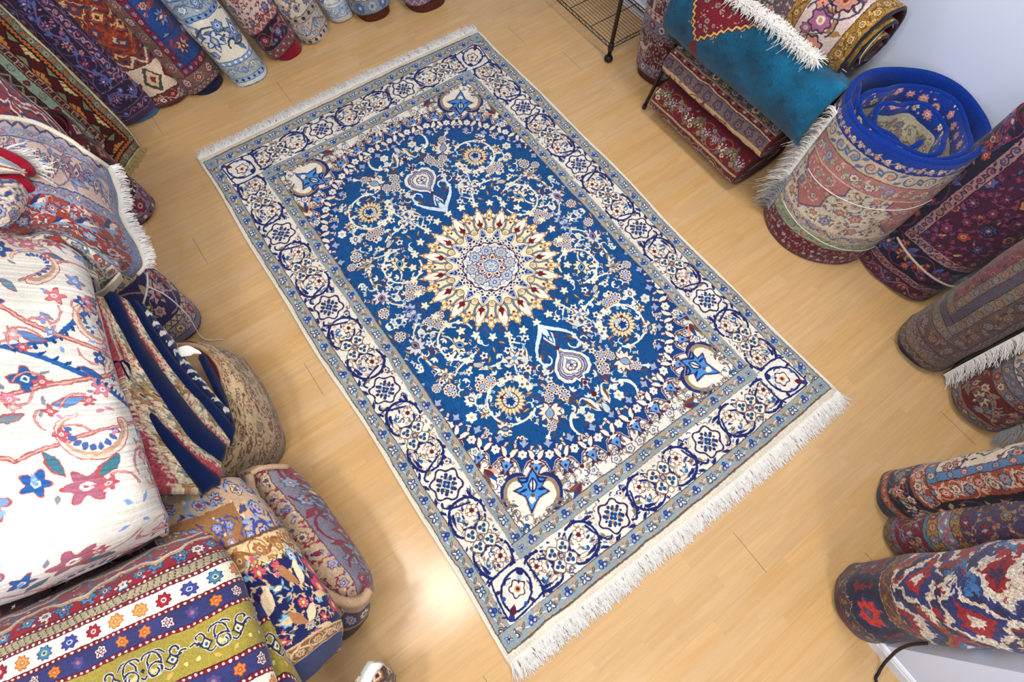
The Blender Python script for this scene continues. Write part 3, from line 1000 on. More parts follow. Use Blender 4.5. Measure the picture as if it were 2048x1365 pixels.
            q.leaf(x + 6.2, h * .72, 3.2, 1.2, -.6, DK, -.2); q.leaf(x + 6.4, h * .7, 2.6, .7, -.6, C(150, 130, 112), -.2)
            for dx in (1.9, 4.9, 5.6): q.lobe(x + dx, h * .25 + (dx * 7 % 3), .25, C(90, 110, 130))
            x += 9.3; k += 1
        q.rect(0, -.22, L, .22, C(84, 72, 70)); q.rect(0, h - .22, L, h + .22, C(84, 72, 70))
    NV = C(24, 36, 96)
    def quadf(u, v):
        for sx in (1, -1):
            for sy in (1, -1):
                q.lobe(u + sx * 3.0, v + sy * 3.0, 3.1, C(116, 86, 64), 4, .10, 0); q.lobe(u + sx * 3.0, v + sy * 3.0, 2.6, C(232, 226, 208), 4, .10, 0)
                for a in (0, 2.1, 4.2): q.lobe(u + sx * 2.9 + 1.15 * math.cos(a), v + sy * 2.9 + 1.15 * math.sin(a), .9, C(34, 70, 112))
                q.lobe(u + sx * 2.9, v + sy * 2.9, .4, C(190, 140, 90)); q.lobe(u + sx * 5.6, v + sy * 5.6, .7, C(150, 110, 84)); q.lobe(u + sx * 5.6, v + sy * 5.6, .4, WH)
        q.lobe(u, v, 1.35, C(80, 34, 50)); q.lobe(u, v, .85, C(150, 160, 176))
    def bigf(u, v):
        q.lobe(u, v, 7.2, C(52, 34, 74), 6, .11); q.lobe(u, v, 6.3, WH, 6, .13)
        for k in range(6):
            a = k * PI / 3
            q.lobe(u + 4.3 * math.cos(a + .52), v + 4.3 * math.sin(a + .52), .8, C(52, 34, 74)); q.lobe(u + 4.1 * math.cos(a), v + 4.1 * math.sin(a), .55, C(52, 46, 96))
        for k in range(4):
            a = PI / 4 + k * PI / 2
            for d in (-.35, .35): q.lobe(u + 3.1 * math.cos(a + d), v + 3.1 * math.sin(a + d), .95, C(24, 64, 120))
            q.leaf(u + 1.4 * math.cos(a), v + 1.4 * math.sin(a), 2.2, 1.1, a, C(184, 130, 84))
        for k in range(4): q.lobe(u + 1.1 * math.cos(k * PI / 2), v + 1.1 * math.sin(k * PI / 2), .85, C(18, 58, 120))
        q.lobe(u, v, .5, C(140, 180, 190))
    def loop(u, v, sg):
        q.push(u, v, 0, 1.1, sg < 0)
        q.stroke(arc(0, 0, 7.6, 7.4, -1.9, 1.9, 22), 1.0, NV)
        q.stroke(arc(0, 0, 7.4, 7.2, 2.5, 4.2, 10), 0.9, NV)
        q.stroke(arc(.4, .2, 5.6, 4.4, 2.9, 5.2, 14), .9, NV)
        q.leaf(-6.2, -1.5, 5.0, 1.7, 1.2, NV, .25); q.leaf(4.2, 4.6, 4.2, 1.6, 2.6, NV, .25); q.leaf(5.2, -6.2, 4.0, 1.6, .5, NV, -.25); q.leaf(4.8, 6.6, 3.6, 1.4, .2, NV, .2)
        q.stroke(bez((-7, 3.5), (-6, 8.6), (0, 8.4), (5.5, 5.2)), 1.0, NV); q.stroke(bez((-4.4, 1.0), (-4, 6.0), (0, 6.4), (3.5, 4.5)), .9, NV)
        q.leaf(-4.6, 4.8, 5.2, 2.1, -.2, C(150, 110, 84), .2); q.leaf(-4.2, 4.8, 4.5, 1.3, -.2, WH, .2)
        for a in (-1.5, -.6, .3, 1.2): q.leaf(7.5 * math.cos(a), 7.5 * math.sin(a), 2.6, 1.3, a + 1.2, NV)
        q.leaf(-3.5, -5.5, 5.4, 1.9, 2.3, NV, .1); q.leaf(-3.8, -5.3, 4.4, 1.0, 2.3, WH, .1)
        for k in range(6): q.lobe(.8 + 1.7 * math.cos(k * PI / 3), -2.6 + 1.7 * math.sin(k * PI / 3), 1.05, C(120, 74, 60))
        for k in range(6): q.lobe(.8 + 1.7 * math.cos(k * PI / 3), -2.6 + 1.7 * math.sin(k * PI / 3), .78, C(236, 226, 206))
        q.lobe(.8, -2.6, .75, MAROON)
        q.leaf(-1.5, 1.5, 3.4, 1.2, .9, C(110, 96, 90)); q.lobe(.8, 3.4, 1.0, C(34, 92, 150)); q.lobe(.2, 2.8, .6, C(176, 200, 214)); q.leaf(2.2, .6, 2.6, 1.1, -.4, C(60, 58, 110)); q.leaf(-4, -2.4, 2.4, 1, 1, C(130, 130, 120))
        q.pop()
    def mainb(L, h, stp):
        q.rect(0, 0, L, h, WH)
        for _ in range(int(L * 3.4)):
            x, y, a = rg.uniform(0, L), rg.uniform(1, h - 1), rg.uniform(0, 6.3)
            kk = rg.random()
            if kk < .45: q.leaf(x, y, rg.uniform(1.6, 3.0), .9, a, rg.choice([C(120, 112, 92), C(150, 140, 120), NV, C(96, 110, 140)]), .2)
            elif kk < .8: q.stroke(arc(x, y, 1.3, .8, a, a + rg.choice((3, -3)), 8), .4, rg.choice([NV, C(120, 90, 74), C(150, 120, 90)]))
            else: q.lobe(x, y, .7, C(150, 110, 84), 5, .2); q.lobe(x, y, .4, WH)
        v = h / 2
        k = 0
        while k * stp < L - 20:
            u = k * stp
            if k % 2 == 0:
                for sg in (1, -1): loop(u + sg * 10.6, v, sg)
                quadf(u, v)
            else:
                q.lobe(u, v, 8.6, WH)
                bigf(u, v)
                for sg in (1, -1):
                    q.stroke(bez((u + sg * 6, v + 6), (u + sg * 9, v + 9), (u + sg * 11, v + 2), (u + sg * 13, v - 4)), .9, NV)
                    q.leaf(u + sg * 6.5, v - 6.6, 3.4, 1.5, -sg * .2 + (PI if sg < 0 else 0), C(44, 84, 150)); q.leaf(u + sg * 2, v + 7.4, 4.6, 1.5, .4 * sg + (PI if sg < 0 else 0), NV)
                    q.leaf(u + sg * 8.3, v + 5.5, 3.6, 1.4, -1.2 * sg + (PI if sg < 0 else 0), C(130, 116, 88)); flower(q, u + sg * 8.8, v - 5.8, 1.4, C(150, 100, 80), WH, MAROON, MAROON, 5)
            k += 1
    for side in (0, 1):
        if side == 0: q.push(67.2, 0, -PI / 2, 1, True); L = 123.3
        else: q.push(0, 122.4); L = 74
        guard(L, 6.9); q.pop()
        if side == 0: q.push(73.9, 0, -PI / 2, 1, True); mainb(148.6, 18.6, 27.9)
        else: q.push(0, 129.3); mainb(92.5, 19.0, 29.3)
        q.pop()
        if side == 0: q.push(92.2, 0, -PI / 2, 1, True); guard(156.2, 6.5)
        else: q.push(0, 148.1); guard(98.7, 7.4)
        q.pop()
    # corner of the main border
    q.rect(73.9, 129.3, 92.2, 148.1, WH)
    q.push(83, 138.7, PI / 4)
    for sg in (1, -1):
        q.stroke(bez((-9, sg * 1), (-4, sg * 9), (5, sg * 8), (8, sg * 1)), .95, NV); q.stroke(bez((-12, sg * 3), (-8, sg * 6), (-5, sg * 11), (0, sg * 12)), .9, NV)
        q.leaf(-5, sg * 3.4, 4.5, 2, sg * .6, NV); q.leaf(-4.5, sg * 3.4, 3.6, 1.2, sg * .6, WH); q.leaf(1, sg * 6.5, 3.4, 1.5, sg * .9, C(60, 30, 60)); q.lobe(4, sg * 5, .9, C(44, 84, 150))
        q.stroke(bez((-2, sg * 11.5), (3, sg * 9), (6, sg * 6), (11, sg * 1.5)), .8, NV)
    flower(q, -1, 0, 3.6, C(70, 34, 60), WH, C(196, 150, 100), MAROON, 5); q.leaf(5, 0, 5.5, 2.6, 0, C(84, 30, 50)); q.lobe(-8, 0, 1.6, NV); q.lobe(-5.2, 0, 1.2, C(160, 190, 206)); q.lobe(10.5, 0, 1.4, C(44, 54, 120)); q.leaf(-3, 0, 2, 1, PI, MAROON)
    q.pop()
    for x, y in ((95.4, 152), (70.6, 126)):
        q.rect(x - 3.2, y - 3.4, x + 3.1, y + 3.6, GB); q.leaf(x - 2.6, y - 2, 5, 2, .7, GT); star5(q, x, y, 2.0, .8, NV, C(150, 176, 206), MAROON, 4)
    q.rect(98.55, 0, 100, 158.6, C(218, 210, 192)); q.rect(0, 156.0, 100, 158.6, C(218, 210, 192))
    q.rect(98.3, 0, 98.7, 156, C(90, 80, 76)); q.rect(0, 155.7, 98.5, 156.1, C(120, 100, 84))
    a = q.a
    full = np.concatenate([a[:, ::-1], a], 1)
    full = np.concatenate([full[::-1], full], 0)
    q.a = full; q.H, q.W = full.shape[:2]
    return q.finish('medallion_rug_weave', warp=0.10, grain=0.07, seed=2, abrash=0.03)

# ------------------------------------------------------------------ materials
def new_mat(name):
    m = bpy.data.materials.new(name)
    m.use_nodes = True
    nt = m.node_tree
    b = nt.nodes['Principled BSDF']
    return m, nt, b


def srgb(c):
    c = np.asarray(c, float)[:3]
    return tuple(np.where(c <= 0.04045, c / 12.92, ((c + 0.055) / 1.055) ** 2.4)) + (1.0,)


def pile_bump(nt, b, scale=420.0, strength=0.35, dist=0.002):
    n = nt.nodes
    tc = n.new('ShaderNodeTexCoord')
    no = n.new('ShaderNodeTexNoise'); no.inputs['Scale'].default_value = scale; no.inputs['Detail'].default_value = 3
    n2 = n.new('ShaderNodeTexNoise'); n2.inputs['Scale'].default_value = scale * 0.16; n2.inputs['Detail'].default_value = 2
    ad = n.new('ShaderNodeMath'); ad.operation = 'ADD'
    bu = n.new('ShaderNodeBump'); bu.inputs['Strength'].default_value = strength; bu.inputs['Distance'].default_value = dist
    nt.links.new(tc.outputs['Object'], no.inputs['Vector']); nt.links.new(tc.outputs['Object'], n2.inputs['Vector'])
    nt.links.new(no.outputs['Fac'], ad.inputs[0]); nt.links.new(n2.outputs['Fac'], ad.inputs[1])
    nt.links.new(ad.outputs[0], bu.inputs['Height']); nt.links.new(bu.outputs['Normal'], b.inputs['Normal'])


def mat_weave(name, img, rough=0.95, sheen=0.15, ext='MIRROR', bump=0.35, scale=420.0):
    m, nt, b = new_mat(name)
    t = nt.nodes.new('ShaderNodeTexImage'); t.image = img; t.extension = ext; t.interpolation = 'Linear'
    uv = nt.nodes.new('ShaderNodeUVMap'); uv.uv_map = 'uv'
    nt.links.new(uv.outputs[0], t.inputs[0]); nt.links.new(t.outputs[0], b.inputs['Base Color'])
    b.inputs['Roughness'].default_value = rough
    b.inputs['Sheen Weight'].default_value = sheen
    b.inputs['Sheen Roughness'].default_value = 0.6
    b.inputs['Specular IOR Level'].default_value = 0.15
    pile_bump(nt, b, scale, bump)
    return m


def mat_plain(name, col, rough=0.95, sheen=0.15, vary=0.25, scale=60.0, bump=0.4, spec=0.15, nscale=420.0):
    m, nt, b = new_mat(name)
    n = nt.nodes
    tc = n.new('ShaderNodeTexCoord')
    no = n.new('ShaderNodeTexNoise'); no.inputs['Scale'].default_value = scale; no.inputs['Detail'].default_value = 5
    mx = n.new('ShaderNodeMix'); mx.data_type = 'RGBA'
    c = np.asarray(col, float)
    mx.inputs['A'].default_value = srgb(np.clip(c * (1 - vary), 0, 1)); mx.inputs['B'].default_value = srgb(np.clip(c * (1 + vary), 0, 1))
    nt.links.new(tc.outputs['Object'], no.inputs['Vector']); nt.links.new(no.outputs['Fac'], mx.inputs['Factor'])
    nt.links.new(mx.outputs['Result'], b.inputs['Base Color'])
    b.inputs['Roughness'].default_value = rough
    b.inputs['Sheen Weight'].default_value = sheen
    b.inputs['Specular IOR Level'].default_value = spec
    if bump: pile_bump(nt, b, nscale, bump)
    return m


M_FRINGE = mat_plain('fringe_cotton', C(232, 230, 226), vary=0.06, bump=0.2)
M_FRINGE_G = mat_plain('fringe_grey', C(150, 152, 156), vary=0.15, bump=0.2)
M_KILIM = mat_plain('kilim_ivory', C(226, 218, 200), vary=0.06)
M_BACK = mat_plain('rug_back', C(150, 134, 120), vary=0.3, scale=120)
M_BACKD = mat_plain('rug_back_dark', C(70, 52, 54), vary=0.4, scale=120)
M_CORD = mat_plain('cord_white', C(226, 222, 214), vary=0.05, bump=0.2)
M_CORDB = mat_plain('cord_beige', C(186, 172, 156), vary=0.05, bump=0.2)
M_BLACK = mat_plain('black_metal', C(22, 22, 24), rough=0.38, sheen=0, vary=0.1, bump=0.0, spec=0.5)
M_RUBBER = mat_plain('black_rubber', C(18, 18, 20), rough=0.6, sheen=0, vary=0.1, bump=0.0, spec=0.4)
M_LATEX = mat_plain('brown_backing', C(84, 36, 28), rough=0.45, sheen=0, vary=0.12, bump=0.15, spec=0.4)


def edge_mat(name, col): return mat_plain(name, col, vary=0.18, scale=150)


# ---- beech strip laminate, planks running along X
def mat_floor():
    m, nt, b = new_mat('beech_laminate')
    n, L = nt.nodes, nt.links
    def math_(op, a, bb=None, cc=None):
        x = n.new('ShaderNodeMath'); x.operation = op
        for i, v in enumerate((a, bb, cc)):
            if v is None: continue
            if isinstance(v, (int, float)): x.inputs[i].default_value = v
            else: L.new(v, x.inputs[i])
        return x.outputs[0]
    tc = n.new('ShaderNodeTexCoord')
    sp = n.new('ShaderNodeSeparateXYZ'); L.new(tc.outputs['Object'], sp.inputs[0])
    X, Y = sp.outputs[0], sp.outputs[1]
    PW = 0.204                                   # plank width
    yy = math_('ADD', Y, 0.944 + 20 * PW)
    row = math_('FLOOR', math_('DIVIDE', yy, PW))
    wr = n.new('ShaderNodeTexWhiteNoise'); wr.noise_dimensions = '1D'; L.new(row, wr.inputs['W'])
    # end joints of whole planks
    u = math_('DIVIDE', math_('ADD', X, math_('MULTIPLY', wr.outputs['Value'], 2.6)), 2.6)
    fu = math_('FRACT', math_('ADD', u, 50.0))
    gap = math_('LESS_THAN', fu, 0.0009)
    fy = math_('FRACT', math_('DIVIDE', yy, PW))
    gapy = math_('MULTIPLY', math_('LESS_THAN', fy, 0.006), 0.25)
    # strips inside the planks
    srow = math_('FLOOR', math_('DIVIDE', yy, PW / 3))
    ws = n.new('ShaderNodeTexWhiteNoise'); ws.noise_dimensions = '1D'; L.new(math_('ADD', srow, 0.5), ws.inputs['W'])
    su = math_('ADD', math_('DIVIDE', X, 0.43), math_('MULTIPLY', ws.outputs['Value'], 7.0))
    scell = math_('FLOOR', math_('ADD', su, 50.0))
    wc = n.new('ShaderNodeTexWhiteNoise'); wc.noise_dimensions = '2D'
    cv = n.new('ShaderNodeCombineXYZ'); L.new(scell, cv.inputs[0]); L.new(srow, cv.inputs[1]); L.new(cv.outputs[0], wc.inputs['Vector'])
    # grain
    mp = n.new('ShaderNodeMapping'); mp.inputs['Scale'].default_value = (1.6, 26.0, 1.0); L.new(tc.outputs['Object'], mp.inputs['Vector'])
    cv2 = n.new('ShaderNodeVectorMath'); cv2.operation = 'ADD'; L.new(mp.outputs[0], cv2.inputs[0])
    of = n.new('ShaderNodeVectorMath'); of.operation = 'SCALE'; L.new(wc.outputs['Color'], of.inputs[0]); of.inputs['Scale'].default_value = 20.0
    L.new(of.outputs[0], cv2.inputs[1])
    gr = n.new('ShaderNodeTexNoise'); gr.inputs['Scale'].default_value = 1.8; gr.inputs['Detail'].default_value = 6; gr.inputs['Distortion'].default_value = 0.6; L.new(cv2.outputs[0], gr.inputs['Vector'])
    mp2 = n.new('ShaderNodeMapping'); mp2.inputs['Scale'].default_value = (40.0, 420.0, 1.0); L.new(tc.outputs['Object'], mp2.inputs['Vector'])
    g2 = n.new('ShaderNodeTexNoise'); g2.inputs['Scale'].default_value = 1.0; g2.inputs['Detail'].default_value = 2; L.new(mp2.outputs[0], g2.inputs['Vector'])
    r1 = n.new('ShaderNodeValToRGB')
    e = r1.color_ramp.elements
    e[0].position = 0.22; e[0].color = srgb(FLOOR_A)
    e[1].position = 0.78; e[1].color = srgb(FLOOR_B)
    L.new(gr.outputs['Fac'], r1.inputs[0])
    hv = n.new('ShaderNodeHueSaturation'); L.new(r1.outputs[0], hv.inputs['Color'])
    L.new(math_('ADD', math_('MULTIPLY', wc.outputs['Value'], 0.07), math_('ADD', math_('MULTIPLY', g2.outputs['Fac'], 0.09), 0.905)), hv.inputs['Value'])
    L.new(math_('ADD', math_('MULTIPLY', ws.outputs['Value'], 0.10), 0.95), hv.inputs['Saturation'])
    mx = n.new('ShaderNodeMix'); mx.data_type = 'RGBA'
    L.new(math_('MAXIMUM', math_('MULTIPLY', gap, 0.8), gapy), mx.inputs['Factor']); L.new(hv.outputs[0], mx.inputs['A']); mx.inputs['B'].default_value = srgb(C(92, 62, 36))
    L.new(mx.outputs['Result'], b.inputs['Base Color'])
    b.inputs['Roughness'].default_value = 0.20
    b.inputs['Specular IOR Level'].default_value = 0.42
    bu = n.new('ShaderNodeBump'); bu.inputs['Strength'].default_value = 0.06; bu.inputs['Distance'].default_value = 0.001
    L.new(g2.outputs['Fac'], bu.inputs['Height']); L.new(bu.outputs[0], b.inputs['Normal'])
    return m


FLOOR_A, FLOOR_B = C(200, 159, 107), C(214, 177, 126)


def mat_paint(name, col, rough=0.7):
    m, nt, b = new_mat(name)
    n = nt.nodes
    tc = n.new('ShaderNodeTexCoord')
    no = n.new('ShaderNodeTexNoise'); no.inputs['Scale'].default_value = 160; no.inputs['Detail'].default_value = 3
    nt.links.new(tc.outputs['Object'], no.inputs['Vector'])
    bu = n.new('ShaderNodeBump'); bu.inputs['Strength'].default_value = 0.12; bu.inputs['Distance'].default_value = 0.001
    nt.links.new(no.outputs['Fac'], bu.inputs['Height']); nt.links.new(bu.outputs[0], b.inputs['Normal'])
    b.inputs['Base Color'].default_value = srgb(col)
    b.inputs['Roughness'].default_value = rough
    return m


M_WALL = mat_paint('wall_paint', C(220, 229, 250))
M_CEIL = mat_paint('ceiling_paint', C(236, 236, 236))
M_TRIM = mat_paint('white_gloss_trim', C(230, 233, 242), 0.35)

# ------------------------------------------------------------------ the room
XR, YB, XL, YF = 2.03, 2.95, -3.0, -2.416


def struct(name, boxes, mat):
    b = MB()
    for q in boxes: b.box(*q)
    o = b.build(name, mat, smooth=False)
    o['kind'] = 'structure'
    return o


struct('floor', [(XL - .1, -5.1, -0.1, XR + .1, YB + .1, 0.0)], mat_floor())
struct('wall_right', [(XR, YF, 0, XR + .1, YB + .1, CEIL)], M_WALL)
struct('wall_back', [(XL - .1, YB, 0, XR, YB + .1, CEIL)], M_WALL)
struct('wall_left', [(XL - .1, -5.1, 0, XL, YB, CEIL)], M_WALL)
struct('wall_front', [(0.266, -5.1, 0, XR + .1, YF, CEIL)], M_WALL)
struct('wall_rear', [(XL, -5.2, 0, 0.266, -5.1, CEIL)], M_WALL)
struct('ceiling', [(XL - .1, -5.2, CEIL, XR + .1, YB + .1, CEIL + .1)], M_CEIL)


def skirting(name, p0, p1, nrm):
    """moulded skirting board along p0->p1, nrm = direction into the room"""
    prof = [(0.0, 0.0), (0.016, 0.0), (0.016, 0.062), (0.012, 0.068), (0.012, 0.076), (0.006, 0.084), (0.0, 0.086)]
    v, f = [], []
    for p in (p0, p1):
        for d, z in prof: v.append((p[0] + nrm[0] * d, p[1] + nrm[1] * d, z))
    k = len(prof)
    for i in range(k - 1): f.append((i, i + 1, k + i + 1, k + i))
    f += [tuple(range(k))[::-1], tuple(range(k, 2 * k))]
    o = mesh(name, v, f, [M_TRIM], smooth=False)
    o['kind'] = 'structure'


skirting('baseboard_right', (XR, YB), (XR, YF), (-1, 0))
skirting('baseboard_back', (XL, YB), (XR, YB), (0, -1))
skirting('baseboard_front', (XR, YF), (0.266, YF), (0, 1))
skirting('baseboard_end', (0.266, YF + .016), (0.266, -5.1), (-1, 0))

# ------------------------------------------------------------------ rolled rugs
def lean(base, px2, py2, sx=None, sy=None):
    """lean (dx,dy per unit height) of an axis that starts at base and passes behind pixel (px2,py2)"""
    a = np.array([base[0], base[1], 0.0]) - CAM
    b = ROT @ np.array([px2 - 1024.0, py2 - 682.5, FPX])
    n = np.cross(a, b)
    if sy is not None: sx = -(n[1] * sy + n[2]) / n[0]
    else: sy = -(n[0] * sx + n[2]) / n[1]
    return sx, sy


def stand_roll(name, label, base, ab, rot, slope, H, img, perim, vlen, inner, edge=None, cut=0.0, slant=0.03, slantdir=None, turns=2.3, gap=0.022, t=0.010,
               group='rolled rugs standing round the room', voff=0.0, uoff=0.0, dent=0.012, seed=0, cat='rolled rug', pw=2.4, seam=None, inner_top=None, sheen=0.15, flip=False, front=None):
    """a rug rolled up and stood on its end; pattern on the outer wrap, plain inner wraps showing below its cut edge"""
    root = thing(name, label, cat, (base[0], base[1], 0), group)
    a, b = ab
    sx, sy = slope
    if seam is None: seam = math.atan2(base[1] - CAM[1], base[0] - CAM[0])      # seam away from the camera
    sd = seam + PI if slantdir is None else slantdir
    wm = front or mat_weave(name + '_weave', img, sheen=sheen)
    em = edge or inner
    def ring(th, k):
        c, s = math.cos(th - rot), math.sin(th - rot)
        r = 1.0 / ((abs(c) / a) ** pw + (abs(s) / b) ** pw) ** (1 / pw)
        r *= k
        return r * math.cos(th), r * math.sin(th)
    def spiral(th0, th1, k0, dk, zlo, zhi, mats, nm, nz):
        n = int(abs(th1 - th0) / (2 * PI) * 44) + 2
        ths = np.linspace(th0, th1, n)
        G = np.zeros((nz, n, 3)); U = np.zeros((nz, n)); V = np.zeros((nz, n))
        xy = np.array([ring(th, k0 - dk * (th - th0) / (2 * PI)) for th in ths])
        s = np.concatenate([[0], np.cumsum(np.hypot(*np.diff(xy, axis=0).T))])
        for i in range(nz):
            for j in range(n):
                zl = zlo(ths[j]); zz = zl + (zhi(ths[j]) - zl) * (i / (nz - 1)) ** 1.3
                x = base[0] + sx * zz + xy[j, 0]; y = base[1] + sy * zz + xy[j, 1]
                dn = dent * (N3((x, y, zz), 4.0, seed) + 0.6 * N3((x, y, zz), 11.0, seed + 3))
                rr = math.hypot(*xy[j]) + 1e-6
                G[i, j] = (x + dn * xy[j, 0] / rr, y + dn * xy[j, 1] / rr, zz)
                U[i, j] = ((-s[j] if flip else s[j]) + uoff) / perim; V[i, j] = (zz - zl + voff) / vlen
        return sheet(nm, G, t, mats, parent=root, uv=(U, V), face=None, round_edge=True)
    dk = gap / ((a + b) / 2)
    low = lambda th: 0.004 + cut + slant * (0.5 + 0.5 * math.cos(th - sd))
    spiral(seam, seam + 2 * PI * 1.06, 1.0, dk, low, lambda th: H, [wm, M_BACKD, em], 'outer_wrap', 14)
    spiral(seam + 2 * PI * 1.06, seam + 2 * PI * (1.06 + turns), 1.0 - dk * 1.1, dk, lambda th: 0.004, lambda th: inner_top or H - 0.01, [inner, inner, inner], 'inner_wrap', 4)
    return root


def patch(name, rows, nr, nc, t, mats, parent=None, uvsize=(1, 1), uvoff=(0, 0), uvswap=False, wob=0.004, wobs=9.0, flipu=False):
    G = pgrid(rows, nr, nc)
    return sheet(name, G, t, mats, parent=parent, uvsize=uvsize, uvoff=uvoff, uvswap=uvswap, wob=wob, wobs=wobs, face=CAM, flipu=flipu)


# ------------------------------------------------------------------ blue rug in the middle of the floor
def main_rug():
    root = thing('medallion_rug', 'large blue and ivory medallion rug spread flat on the wooden floor', 'rug', (0, 0, 0))
    nx, ny = 60, 95
    xs, ys = np.linspace(-1.0, 1.0, nx), np.linspace(-1.586, 1.586, ny)
    G = np.zeros((ny, nx, 3))
    for j, y in enumerate(ys):
        for i, x in enumerate(xs):
            ed = max(abs(x) / 1.0, abs(y) / 1.586)
            wv = 0.006 * math.sin(y * 3.1 + 0.5) * (x ** 3) + 0.004 * math.sin(y * 7.3 + 1.2) * x ** 5
            wy = 0.010 * math.sin(x * 2.3 + 0.8) * (y / 1.586) ** 3
            z = 0.011 + 0.0015 * mnoise.noise(Vector((x * 2.2, y * 2.2, 0.3))) + (0.004 * max(0, mnoise.noise(Vector((x * 3, y * 3, 5)))) if ed > 0.96 else 0)
            G[j, i] = (x + wv, y + wy, z)
    U, V = np.meshgrid((xs + 1) / 2, (ys + 1.586) / 3.172)
    sheet('pile', G, 0.010, [mat_weave('medallion_rug_pile', paint_main(), ext='EXTEND', sheen=0.1, bump=0.25), M_BACK, M_KILIM], parent=root, uv=(U, V))
    for sgn, L, seed in ((1, 0.075, 4), (-1, 0.085, 9)):
        row = G[-1 if sgn > 0 else 0].copy()
        row[:, 2] = 0.010
        fringe('fringe', row, (0.05 if sgn > 0 else -0.02, sgn, 0), L, 2200, M_FRINGE, parent=root, width=0.0019, spread=0.26, lift=0.007, seed=seed, droop=0.004, gz=0.001, curl=0.5, clump=9)
        k = MB()
        v, f = tube_geo(row[::2] + np.array([0, sgn * 0.004, -0.003]), 0.0065, 8)
        k.add(v, f); k.build('end_selvage', M_KILIM, root)
    for sgn in (-1, 1):
        col = G[:, 0 if sgn < 0 else -1].copy(); col[:, 2] -= 0.004
        tube('side_cord', col[::2], 0.0065, M_KILIM, root)
    return root


main_rug()

# ------------------------------------------------------------------ rolled rugs leaning along the back wall
def F(*rows): return [tuple(C(*c) for c in r) for r in rows]


DK1 = F(((40, 22, 40), (150, 96, 130), (60, 60, 120), (210, 170, 170)), ((30, 22, 46), (84, 104, 164), (150, 90, 110), (220, 200, 190)), ((36, 20, 40), (120, 36, 70), (190, 150, 150), (40, 40, 90)), ((36, 20, 40), (190, 130, 120), (70, 60, 120), (190, 110, 70)))
RD1 = F(((44, 22, 30), (214, 196, 176), (120, 30, 44), (60, 70, 120)), ((40, 22, 34), (150, 44, 50), (214, 190, 160), (40, 50, 90)), ((40, 26, 34), (96, 116, 140), (190, 150, 120), (120, 30, 40)))
BW1 = F(((40, 60, 110), (206, 214, 222), (110, 140, 180), (214, 190, 150)), ((50, 66, 100), (120, 150, 190), (226, 226, 222), (60, 90, 150)), ((90, 96, 110), (228, 224, 212), (70, 90, 150), (190, 180, 150)))
CR1 = F(((70, 30, 44), (150, 50, 66), (210, 180, 170), (70, 80, 130)), ((60, 40, 54), (86, 96, 140), (200, 150, 140), (130, 30, 50)), ((80, 36, 44), (190, 110, 110), (120, 30, 46), (220, 210, 190)))
BR1 = F(((50, 36, 34), (196, 176, 140), (120, 50, 44), (80, 90, 100)), ((56, 40, 38), (130, 54, 46), (206, 186, 150), (60, 70, 90)), ((50, 40, 40), (120, 124, 130), (190, 160, 120), (110, 40, 40)))
ROWG = 'rolled rugs leaning in a row along the back wall'


def back_roll(name, label, pb, p2, ab, img, perim, inner, rot=0.0, sy=0.30, **k):
    b = P(*pb)
    sl = lean(b, *p2, sy=sy)
    return stand_roll(name, label, (b[0], b[1]), ab, rot, sl, 1.05, img, perim, k.pop('vlen', 1.1), inner, group=ROWG, **k)


# purple roll
im = carpet('purple_weave', 88, 110, [(3, C(64, 44, 74), C(30, 20, 40), b_plain, {}), (5, C(52, 38, 66), C(120, 90, 120), b_vine, dict(v=C(150, 120, 150), f=DK1)),
     (11, C(44, 32, 58), C(130, 100, 120), b_vine, dict(v=C(110, 90, 140), f=DK1, pal=1, leaf=C(80, 100, 160))), (5, C(60, 40, 66), C(140, 110, 130), b_scroll, dict(v=C(170, 140, 160), f=DK1)),
     (9, C(38, 30, 56), C(120, 90, 120), b_vine, dict(v=C(110, 80, 130), f=DK1, pal=1)), (5, C(70, 46, 70), C(30, 20, 36), b_flow, dict(f=DK1, d=C(190, 160, 170)))],
     (C(86, 40, 76), f_scat, dict(s=9, f=DK1, v=[C(120, 70, 110), C(50, 50, 100)])), seed=1)
back_roll('rolled_rug', 'purple and navy rolled rug with blue end, beside the green-bordered rug', (278, 218), (62, 0), (.145, .145), im, .91, edge_mat('blue_end', C(72, 98, 142)), slant=.05, slantdir=-0.3, seam=-2.6, seed=1)
# rust roll
im = carpet('rust_weave', 88, 110, [(7, C(92, 44, 44), C(50, 30, 34), b_vine, dict(v=C(190, 150, 130), f=RD1)), (16, C(206, 184, 160), C(70, 40, 40), b_diam, dict(s=.75, f=F(((84, 36, 36), (150, 50, 48), (60, 80, 70)), ((60, 70, 60), (200, 170, 140), (120, 40, 40))))),
     (7, C(110, 54, 46), C(50, 40, 40), b_zig, dict(v=C(196, 180, 160), d=C(40, 40, 60)))], (C(126, 50, 36), f_geo, dict(s=13, sp=9, f=F(((150, 70, 40), (120, 40, 34), (56, 56, 96), (200, 140, 80)), ((100, 36, 34), (190, 110, 50), (80, 70, 90), (196, 170, 130)), ((60, 46, 60), (150, 60, 40), (206, 170, 120), (90, 30, 34)), ((196, 160, 110), (110, 50, 50), (60, 60, 96), (180, 90, 50))))), sides=False, seed=2, warp=.3)
back_roll('rolled_rug', 'rust and brown geometric rolled rug, second from the green-bordered rug', (338, 188), (158, 0), (.145, .14), im, .9, edge_mat('rust_end', C(110, 52, 50)), seed=2, slant=.02)
